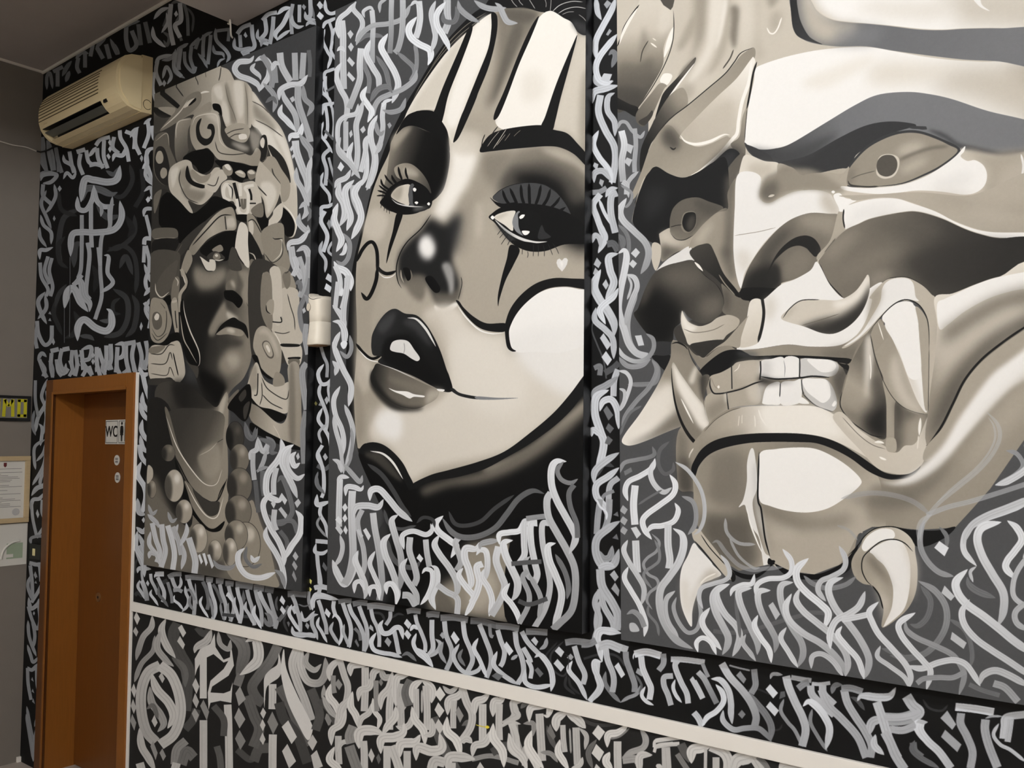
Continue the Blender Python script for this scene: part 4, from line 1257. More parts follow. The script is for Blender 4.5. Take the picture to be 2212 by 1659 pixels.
# ---------------------------------------------------------------- lettering on the boards
P3.art('''
@ 1326 0 4
30 165 b 270 1130 230 1185 160 1130 110 1060 60 1058 36 1115
56 225>165 n 68 1130 92 1250 70 1400 82 1570
40 165 n 182 1110 192 1250 180 1400 182 1490
q 190 120 1240 172 1260 150 1330 110 1300
q 190 115 1360 162 1380 135 1440 90 1400
36 180 b 216 1480 150 1540 120 1600 130 1710
46 190 n 76 1570 112 1600 112 1680
@ 1326 400 4
26 140 b 60 0 150 60 152 130 110 186 88 168
58 210>150 b 112 110 58 210 80 300 180 400 270 490 302 580 282 680 233 768
36 120 b 38 340 100 400 130 480 130 610
50 110 b 36 420 80 480 70 560
50 165 b 205 900 170 1000 130 1120 120 1250 150 1380 220 1450
60 218>190 s 36 592 92 562 112 620 92 750 60 900 42 1050 60 1150 92 1250 132 1370 200 1450 292 1478
46 205>170 b 108 770 180 800 202 880 162 980 122 1100 100 1210
22 190 b 120 780 152 850 142 920 116 990
q 205 192 542 228 580 190 628 148 588
q 205 165 642 202 676 170 718 132 680
q 205 183 1300 240 1294 264 1382 214 1388
44 150 b 36 1480 120 1560 230 1560 322 1500
38 200>140 b 36 1390 80 1470 180 1520 280 1500 342 1420 340 1330 280 1280
40 130 b 330 1500 384 1590 360 1700 260 1720 120 1720
@ 1326 740 4
34 210 b 40 242 112 262 148 340 112 470 56 592
30 200 b 40 395 92 420 90 500 48 592
40 140 b 330 150 372 240 310 380 200 500 110 620 68 730
24 110 b 242 545 150 600 90 700 56 800
36 150>120 b 48 1130 90 1040 200 1010 300 990 352 960 334 895
32 100 b 482 852 400 930 388 1050 440 1132 512 1100 516 1030
q 120 88 1110 150 1076 162 1112 98 1148
48 228 b 358 998 332 1080 230 1150 130 1200 100 1280 124 1368
46 222>195 b 356 1008 318 1120 350 1220 430 1290 505 1250
50 235 b 484 1138 532 1220 512 1310 400 1400 290 1480 250 1540 270 1620 330 1700
20 110 b 210 1400 300 1340 420 1270
62 230 n 186 1232 172 1400 184 1572
48 232 b 528 1382 558 1450 520 1540 420 1580 330 1590 280 1650
34 190 b 532 1030 640 1100 740 1240 782 1380 780 1520 740 1620 690 1660
40 150 b 588 1325 680 1370 712 1470 700 1580 640 1660
q 170 52 1452 80 1402 122 1440 96 1484
q 170 52 1542 80 1498 122 1530 96 1578
q 165 52 1628 80 1584 122 1616 96 1660
q 215 148 1600 196 1588 238 1654 200 1692
@ 1326 1100 4
62 215 n 190 268 196 400 206 545
46 215>190 b 122 262 88 350 130 450 200 560 256 660 262 740 238 826
46 228 b 127 492 93 590 150 700 220 820 270 950 277 1020 263 1100
46 150 s 112 905 170 882 230 930 266 1015
f 190 138 985 188 985 222 1048 148 1052
26 150 b 328 208 392 280 370 360 290 420 258 480 300 560 370 600 382 660 310 720 288 790 334 865
26 130 b 352 258 392 350 392 440 340 490 268 540 268 600 332 684
24 120 b 300 820 300 900 372 990 392 1094
62 215 n 470 130 470 300 486 430 476 510
66 230>165 b 512 162 592 220 602 330 560 460 480 580 410 680 395 800 420 930 480 1050 560 1140 686 1204
44 190 b 532 702 458 770 448 880 480 990 562 1104
36 170 b 542 756 518 850 560 970 640 1062 722 1030 754 900 726 795
36 105*.7 n 860 1050 1000 1064 1150 1052 1300 1010 1460 958
36 105*.7 n 1460 958 1600 920 1700 890 1900 900
40 200 b 772 860 738 770 760 680 860 640 960 610 1002 560 980 470 922 390
62 225>165 b 1003 642 900 690 858 760 880 880 940 1000 988 1100 980 1180 938 1256
58 220>190 b 906 688 900 780 960 900 1052 1000 1088 1080 1070 1180 1026 1270
52 228 b 832 846 768 940 780 1020 850 1110 934 1216
42 235 b 728 1234 716 1150 770 1108 842 1150 888 1256
30 110 b 1060 700 1060 850 1082 1000 1092 1110
42 228 b 1008 750 1030 690 1110 650 1192 640 1217 555
58 218>165 b 1194 678 1086 700 1090 800 1142 930 1202 1060 1244 1160 1240 1256
42 190 b 1142 1076 1116 1150 1180 1240 1228 1310
46 225 b 1224 750 1240 650 1330 600 1460 590 1532 540 1532 440 1458 340
56 218>140 b 1356 698 1256 710 1250 800 1292 920 1362 1040 1404 1140 1388 1240
50 232 b 1246 910 1216 1000 1272 1110 1342 1210 1362 1326
58 205>150 b 1552 628 1456 650 1438 740 1472 880 1542 1020 1622 1150 1634 1260 1586 1366
q 195 1336 830 1375 798 1438 905 1400 954
58 225>160 b 1537 725 1486 840 1520 960 1640 1070 1780 1150 1900 1250 1982 1360 2002 1446
46 215 b 1492 1016 1444 1110 1510 1230 1592 1366
42 130 b 1640 570 1720 640 1850 680 2000 650 2094 578
62 232 b 1684 420 1586 510 1588 620 1670 720 1790 820 1854 900 1816 1036
58 218>180 b 1608 676 1576 780 1640 880 1760 980 1880 1080 1992 1220 2024 1340 2000 1446
48 195 b 1834 795 1766 700 1790 620 1880 580 1980 520 2002 430 1946 312
62 218>165 b 1984 586 1876 630 1858 720 1920 860 2032 990 2132 1130 2202 1280 2190 1400 2150 1470
46 195 b 1706 1376 1716 1270 1800 1248 1902 1320 1984 1446
58 228>200 b 1872 1206 1868 1080 1920 960 2032 900 2122 830 2172 704
52 232>215 b 1972 1005 1936 1080 2010 1180 2112 1300 2164 1466
36 165*.6 b 848 290 900 278 970 370 1080 480 1200 522 1300 512 1466 500
30 190*.7 b 964 74 980 200 1080 290 1226 302
24 180*.7 b 1000 250 1080 400 1200 500 1266 502
@ 1659 1100 4
50 150 b 1352 90 1318 200 1320 330 1380 450 1480 542 1606 578
40 120 b 1480 150 1542 230 1542 340
56 150>110 b 1296 615 1440 700 1532 830 1542 980 1480 1120 1360 1240 1200 1282 1050 1260
50 110 b 1318 655 1402 780 1380 920 1300 1002 1224 990
50 110 b 980 1200 1080 1230 1200 1290 1300 1260
40 110 b 1566 945 1680 1020 1742 1130 1764 1260 1750 1360
52 215 n 640 950 760 930 894 900
54 226>200 b 957 795 876 880 900 970 960 1080 1070 1200 1190 1340 1234 1450 1220 1546
42 200 b 972 1175 946 1270 1050 1350 1180 1450 1222 1546
50 155>140 b 1186 955 1200 1040 1290 1110 1450 1180 1600 1260 1682 1380 1692 1460 1648 1606
54 208 b 1206 1350 1330 1372 1470 1322 1600 1300 1702 1332 1772 1420 1834 1526
54 230>200 b 1275 890 1136 980 1150 1080 1240 1200 1342 1310 1404 1400 1368 1560
46 150 n 1286 1500 1350 1460 1480 1450 1600 1450 1706 1398
q 228 1436 330 1480 272 1562 330 1525 404
q 200 1498 720 1525 656 1614 750 1580 788
q 190 1576 1120 1590 1056 1716 1150 1690 1204
52 215 b 1804 490 1700 370 1690 260 1740 160 1880 80 2050 20 2260 -60
72 232>180 b 2016 108 1856 150 1808 250 1850 400 1940 560 2032 720 2032 880 1986 1010
58 115 b 1720 580 1740 650 1820 710 1966 764
72 228>195 b 1725 515 1626 620 1640 720 1720 820 1860 920 2000 1030 2120 1130 2300 1260
30 200 b 1800 490 1748 540 1772 630
58 218>190 b 1742 775 1676 880 1700 1000 1800 1120 1940 1220 2080 1310 2300 1460
62 228 b 2066 95 2150 160 2192 260 2130 360 2068 440 2058 510 2146 606
46 190 b 2260 380 2160 520 2118 640 2130 760 2260 860
52 180 b 2260 780 2140 880 2150 980 2260 1050
62 190 b 1828 1516 1860 1430 1960 1390 2080 1430 2260 1530
62 160 n 1948 1500 2050 1540 2160 1660
40 110 n 1738 1510 1850 1560 2000 1604
46 215 b 2220 160 2280 100 2300 260 2200 420
@ 1659 740 4
36 185*.5 b 1886 595 1980 700 2002 820 1940 960 1820 1100 1640 1250 1480 1380 1380 1500 1330 1600 1316 1720
20 185*.5 b 1900 640 1950 720 1960 830 1900 960 1780 1100 1600 1250 1450 1390
44 180*.65 n 1370 1490 1550 1420 1750 1370 1980 1300 2300 1196
60 200 b 2300 1330 2080 1420 1900 1490 1780 1560 1720 1640 1686 1740
40 150 b 2056 930 2150 960 2202 1060 2120 1150 1970 1226
60 210 b 2211 880 2260 960 2240 1080 2080 1190 1960 1230
44 160*.5 b 630 1345 850 1300 1050 1310 1250 1370 1406 1486
50 190*.5 b 1296 1710 1320 1560 1420 1480
24 160*.5 b 596 1576 700 1620 776 1706
''', groove=True)
P2.art('''
@ 720 0 4
44 215 b 202 16 130 100 60 160 38 240 52 336
56 212>190 n 76 178 86 300 86 500 92 770
30 222 b 32 444 70 412 104 450
50 220>190 b 72 540 26 640 60 760 112 860 122 960 98 1066
44 205 b 196 12 176 80 242 160 252 230 212 320 192 360
q 200 123 290 150 260 177 295 150 338
q 200 128 405 155 368 180 405 155 448
q 205 120 525 140 491 189 545 165 578
q 205 120 650 135 618 192 680 170 708
40 120 b 200 380 280 310 400 310 440 332
44 120 b 370 480 450 600 482 720 506 770
44 208>160 n 336 90 346 220 340 380 340 545
30 208 b 273 155 262 100 320 66 356 104
44 170 b 198 394 240 300 340 225 480 205 600 160 672 36
44 190>130 n 506 -20 502 120 502 280 490 462
30 180 b 403 114 408 30 476 -16
50 190>160 n 602 -20 602 150 592 300 562 420 532 458
40 130 n 265 430 270 560 312 680 300 806
54 218>170 n 240 418 230 560 232 680 192 800 138 936
52 228>190 b 322 345 288 470 340 580 392 670 392 760 372 800
56 234>205 b 473 290 416 400 460 500 530 620 562 720 546 800 508 894
40 130 b 548 448 620 510 692 580 702 640 680 706
36 140 b 700 360 722 480 712 620 656 696
54 210 n 742 10 752 150 736 260 714 326
30 208 b 666 54 710 18 764 64
58 230 b 723 145 656 240 670 320 740 380 832 430 842 500 818 566
46 200 b 886 6 848 120 872 250 882 330 848 456
62 188 n 986 -20 986 120 992 200 960 286
52 224 b 973 16 898 120 900 220 950 310 992 390 1002 446
46 165 b 723 604 700 690 600 770 480 820 400 860 358 930 358 1006
50 120 b 318 884 380 780 470 750 514 806
52 230 b 292 744 256 830 302 910 334 970 298 1060
44 212>180 n 440 890 426 1000 430 1100 412 1220 368 1316
30 228 b 426 926 450 880 516 858
44 150 b 628 846 590 940 500 970 426 950
50 198 b 262 866 230 980 200 1080 206 1200 212 1320 196 1450 158 1526
42 205 b 38 1256 45 1080 100 1010 200 980 217 895
44 190 n 110 1050 110 1180 110 1306
52 222>190 b 383 994 328 1110 330 1220 362 1330 362 1450 320 1580 288 1646
44 212 b 327 1154 278 1230 290 1380 286 1500 248 1606
40 200 b 66 1184 43 1270 100 1340 170 1430 224 1536
44 218 b 172 1226 137 1330 160 1420 192 1486
q 200 233 1120 265 1087 282 1125 255 1153
q 200 138 1150 160 1122 170 1165 148 1193
q 160 468 1075 490 1057 507 1085 485 1113
q 222 38 1450 65 1397 97 1440 70 1483
44 212 b 13 1626 40 1570 110 1540 142 1476
40 150 b 373 1046 380 1120 410 1160 444 1126
50 150 b 1078 4 1100 80 1180 150 1266 194
50 165 b 1216 4 1300 60 1400 80 1496 68
52 170 b 1398 24 1440 60 1470 130 1510 190 1596 202
44 110 b 948 104 960 180 1040 190 1072 130 1058 54
@ 720 300 4
44 205 n 330 40 356 160 340 280 298 426
44 208 n 286 0 276 130 238 286
40 190 b 424 -6 400 80 362 136
44 190 b 27 34 60 130 150 220 236 346
44 208 b 13 426 40 370 120 330 153 264
60 212 b 62 364 47 470 92 560 102 660 56 756
50 190 n 170 400 180 520 232 646
56 218 b 183 354 107 440 120 560 152 680 117 796
58 220 b 263 344 187 460 222 570 242 680 200 790 157 868
58 225 b 42 554 7 680 42 790 72 880 27 978
40 150 b 88 814 142 900 132 1020 80 1082 24 1050
36 224 b 112 894 95 980 54 1004
62 230 b 6 1056 40 1110 112 1150 153 1230 152 1316
44 218 n 18 1096 52 1180 62 1260 50 1356
44 218 n 120 1200 112 1330 78 1466
q 232 53 1330 80 1276 97 1320 75 1363
50 212 b -6 1436 60 1510 92 1580 102 1666
@ 720 600 4
40 212 n 42 34 30 150 18 266
50 208 n 132 -20 112 130 92 260 90 420 100 546
52 218 b -6 376 60 388 102 470 102 586
f 236 64 570 90 543 122 560 110 602 85 614
52 214 b -6 554 40 680 92 800 152 920 152 1020 133 1112
36 150 b 56 630 120 682 158 610 144 494
44 218 b 62 464 18 560 6 648
44 208 b -6 716 32 770 16 846
44 218 b 62 934 7 1050 20 1180 72 1300 92 1420 68 1566
44 202 b 98 1094 152 1230 172 1340 150 1500 107 1656
40 208 b 8 1174 20 1300 62 1450 84 1566
30 160 b 158 1294 167 1450 138 1586
@ 720 960 4
32 202 b 60 -6 75 120 92 256
40 208 b -6 126 50 158 72 246
24 150 b 162 -6 152 120 97 236
44 172 b 88 164 170 260 232 322 254 264
40 66 b 296 166 420 260 520 400 602 540 676 626
30 80 b 440 560 480 680 580 730 720 700
44 90 b 460 800 500 950 580 1040 700 1060 760 1000
52 228>205 n 60 300 55 430 50 600 52 710
40 228 b 36 340 68 280 142 286
40 205 b 60 780 82 880 60 980 6 1056
62 218 b -6 994 40 1120 100 1204 160 1120 194 994
64 222>180 n 167 400 160 550 166 750 172 950 142 1120 97 1208
46 230 b 107 446 118 370 180 368 240 388 264 352
58 232>205 b 317 488 328 400 400 388 480 470 572 580 686 666
58 218 b 176 628 200 540 300 528 390 540 436 472
q 232 78 540 105 505 127 545 100 583
q 232 80 635 105 597 124 640 100 673
q 228 88 740 105 697 127 740 112 778
q 230 18 650 45 617 82 660 60 693
q 212 18 720 45 687 87 750 65 783
44 192 n 252 564 213 660 230 780 262 900 272 1040 248 1136
q 208 198 740 225 728 262 790 240 808
q 228 258 740 285 720 327 790 305 830
56 208>160 n 345 590 360 720 390 880 412 1050 422 1200 400 1346
56 234>205 b 217 914 192 1000 232 1100 272 1200 283 1280 268 1338
40 232 b 183 1286 190 1200 240 1186 272 1260
42 228 b 363 919 317 1020 350 1120 392 1220 402 1336
40 234 b 317 1316 322 1238 382 1238 402 1346
58 232>190 b 498 769 437 840 450 950 502 1070 542 1190 557 1300 538 1386
50 236 b 462 1296 462 1218 512 1208 553 1290 545 1386
58 224>150 b 563 604 507 660 540 800 582 950 593 1100 578 1260
46 228 b 613 908 598 790 690 748 800 778 853 740 843 682
56 208>185 n 665 800 660 920 702 1050 722 1150 698 1216
50 208>180 n 800 820 810 930 832 1056
52 224>180 b 643 979 597 1060 640 1170 712 1280 743 1386
60 192 n 598 1300 660 1310 714 1396
q 230 720 980 745 942 780 985 758 1018
40 236 b 767 1116 800 1078 852 1098 853 1200 812 1310 754 1386
62 224 b 846 1044 893 1080 893 1200 850 1320 886 1428
52 202 n 900 1210 980 1270 1072 1330 1072 1466
58 234 b 953 614 887 680 910 750 1010 830 1063 880 1017 981
52 208>170 n 1102 786 1058 850 1092 960 1103 1020 1066 1088
58 230>190 b 918 779 877 860 920 950 1002 1060 1063 1170 1073 1260 1036 1328
50 120>90 b 943 634 1020 750 1120 800 1260 790 1400 720 1500 600 1600 470 1720 400 1826 424
36 66 b 998 574 1050 680 1150 700 1280 660 1400 550 1566 434
30 60 b 720 680 780 630 860 650 880 720
62 228 b 1263 844 1232 900 1147 898 1137 980 1172 1080 1193 1200 1147 1266
52 234 b 1123 1064 1087 1130 1150 1230 1213 1310 1192 1390 1136 1486
52 228>200 b 1236 956 1270 912 1322 928 1333 1060 1298 1206
58 230 n 1292 1030 1240 1060 1262 1180 1240 1280 1198 1366
52 228 b 1302 1074 1287 1150 1342 1240 1373 1350 1347 1486
52 168 b 1267 906 1278 860 1350 838 1436 828
52 236 b 1437 866 1437 778 1520 758 1612 740 1643 642
62 222>190 n 1430 880 1408 1000 1452 1130 1483 1230 1440 1350 1366 1476
66 236>200 b 1554 826 1476 850 1488 950 1542 1070 1593 1190 1582 1290 1536 1356
52 236 b 1527 1194 1477 1290 1542 1380 1593 1470 1602 1557
56 218 n 1692 668 1650 680 1650 850 1652 950 1608 1026
58 228>205 n 1764 678 1708 690 1710 850 1742 1020 1763 1120 1738 1196
46 150 n 1668 640 1750 628 1842 618
52 208>180 n 1864 678 1808 690 1810 850 1852 1060 1873 1230 1830 1420 1736 1586
46 190 b 1702 964 1656 1020 1690 1140 1766 1184
46 168 n 1682 1088 1638 1150 1692 1290 1682 1400 1606 1546
46 168 b 1688 1116 1782 1290 1793 1400 1768 1508
62 234>205 b 1924 850 1857 880 1868 1000 1922 1130 1973 1280 1952 1430 1897 1597
46 115 b 1918 944 2002 1100 2033 1230 2020 1338
62 202>150 n 1882 416 1848 480 1860 620 1932 760 2012 900 2083 1060 2093 1250 2060 1430 1960 1540 1896 1597
62 228>200 b 2017 146 1930 146 1887 210 1888 350 1932 480 2002 610 2073 740 2093 820 2037 948
40 130 b 1992 146 1938 220 1970 300 2050 332 2116 296
46 110 n 2082 348 2038 420 2050 540 2102 680 2112 806
40 90 n 1540 1030 1650 1020 1800 1010
40 80 n 1600 1350 1700 1380 1850 1330
''', groove=True)
P1.art('''
@ 320 120 3.456
44 205 b 792 2 760 40 680 50 648 100 680 150 760 180 820 220 832 274
36 200 b 802 56 778 100 830 150 842 184
44 208 b 797 44 850 20 902 60 902 150 860 220 836 266
44 150 n 850 0 890 60 930 150 920 240
40 160 b 858 206 932 280 952 350 933 426
30 110 b 877 354 930 318 964 364
50 190 n 985 -20 1000 80 1062 195
44 150 n 942 76 952 206
36 208 b 922 116 948 60 986 70
44 170 n 1095 -20 1102 186
44 170 n 1162 -20 1150 176
30 100 n 1200 -40 1210 60 1205 160
44 208 b 978 336 990 260 1060 220 1140 210 1193 144
44 202>170 b 1010 256 1020 320 1092 430 1112 520 1098 586
44 218 b 1002 364 987 430 1040 490 1106 568
50 170 n 1120 230 1122 350 1162 480 1202 600 1212 646
40 150 b 1158 216 1170 320 1223 380 1187 456
q 190 1058 320 1085 303 1097 335 1075 352
44 228 b 1053 646 1068 600 1130 588 1153 504
50 165 b 1128 586 1172 650 1213 710 1210 778
54 208>180 n 1100 636 1110 720 1152 840 1192 950 1190 1096
q 212 1058 700 1075 672 1087 690 1070 718
q 208 1073 750 1088 732 1097 750 1080 773
40 200 b 1222 754 1200 860 1200 950 1178 1046
40 190 b 1108 834 1110 920 1152 1000 1182 1070 1204 1126
40 190 b 1126 1144 1172 1108 1183 1170 1147 1226
44 185 b 1133 1176 1128 1250 1190 1312 1194 1264
44 208 b 1043 1456 1060 1400 1140 1380 1203 1304
50 190 n 1068 1426 1092 1560 1152 1665
50 190 b 1106 1464 1172 1438 1203 1530 1168 1656
26 120 b 1190 1120 1214 1180 1190 1240
@ 320 560 3.77
40 200 n 1190 -20 1212 60 1180 136
40 180 n 1232 -20 1262 80 1272 180 1238 306
44 165 n 1312 -20 1302 160 1248 316
40 120 b 1198 206 1232 188 1247 266
40 130 n 1322 156 1302 260 1240 400 1250 540 1292 626
36 150 b 1268 284 1302 330 1312 426
q 190 1256 410 1275 392 1287 425 1265 443
44 165 n 1292 526 1280 640 1302 776
50 160 n 1292 846 1260 900 1260 1000 1292 1226
44 140 n 1287 1236 1260 1400 1270 1665
36 120 b 788 1324 820 1430 862 1450 893 1374
44 200 b 828 1636 840 1580 892 1540 892 1464
40 190 b 888 1464 930 1560 980 1560 960 1480
40 130 b 960 1440 1020 1500 1000 1580
40 190 b 1080 1460 1090 1560 1040 1659
@ 300 900 3.771
30 110 b 868 44 880 150 930 182 952 84
36 208 b 898 346 918 290 960 260 972 164
30 200 b 968 164 1000 260 1020 282 1042 214
44 115 b 976 176 1082 220 1082 290 1136 292
40 190 n 932 296 930 400 942 516
36 180 b 1042 274 1010 380 966 456
40 110 n 1010 440 1010 550 1022 646
36 100 n 950 520 960 620 975 780
30 160 b 956 444 1010 420 1056 408
52 228 b 1163 184 1172 270 1130 360 1060 450 1038 540 1050 640 1140 682 1163 634
44 208 n 1122 416 1100 520 1100 636
52 234>205 b 1264 226 1188 280 1168 370 1202 460 1252 560 1293 666
44 218 b 1242 254 1208 340 1220 430 1290 502 1356 466
46 228 b 1283 284 1247 330 1268 402 1316 376
q 200 1281 320 1300 292 1312 330 1295 353
q 200 1268 700 1300 667 1322 700 1290 743
q 218 1148 650 1165 620 1210 680 1190 718
q 212 1076 705 1100 677 1117 710 1100 748
q 200 1138 755 1160 733 1212 800 1195 833
40 115 b 1128 536 1172 500 1242 700 1242 800 1150 872 1056 796
46 230 b 1083 614 1017 700 1028 800 1082 920 1142 1020 1183 1130 1182 1226
44 205 n 1107 756 1100 860 1122 926
40 115 n 1126 860 1250 850 1294 946
36 105 n 1150 930 1202 1000 1212 1066
52 230 b 1277 760 1322 830 1312 950 1240 1060 1187 1166
46 224 b 1042 894 1038 980 1122 1120 1172 1240 1192 1406
40 150 b 1106 1246 1162 1290 1192 1396
q 190 1253 1135 1275 1097 1302 1140 1280 1173
q 170 1248 1205 1265 1172 1294 1220 1278 1253
q 150 1248 1290 1262 1252 1287 1320 1278 1348
40 190 b 72 794 100 820 150 870 162 906
40 208 n 110 866 140 1000 172 1100 148 1186
36 208 b 97 934 88 1040 150 1130 182 1226
44 208 n 187 876 200 1000 217 1100 183 1226
44 218 n 237 886 270 1000 292 1120 278 1246
36 200 b 83 1156 98 1108 154 1132
40 200 b 323 874 298 950 340 1040 372 1130 347 1246
40 190 n 278 896 320 1000 347 1126
40 208 b 388 864 390 940 336 1056
52 208 n 408 986 440 1090 462 1180 454 1276
30 170 b 77 714 110 790 154 756
30 170 b 237 774 270 850 314 826
q 230 483 1130 500 1118 524 1180 508 1203
q 230 518 1115 540 1110 562 1190 548 1218
q 218 558 1125 580 1120 614 1215 595 1238
40 150 b 606 1166 650 1220 740 1232 796 1196
46 228 b 864 1069 812 1120 818 1210 880 1290 990 1312 1116 1268
36 222 b 912 1126 940 1172 989 1136
30 120 b 882 1054 868 1150 930 1222 1006 1198
''', groove=True)
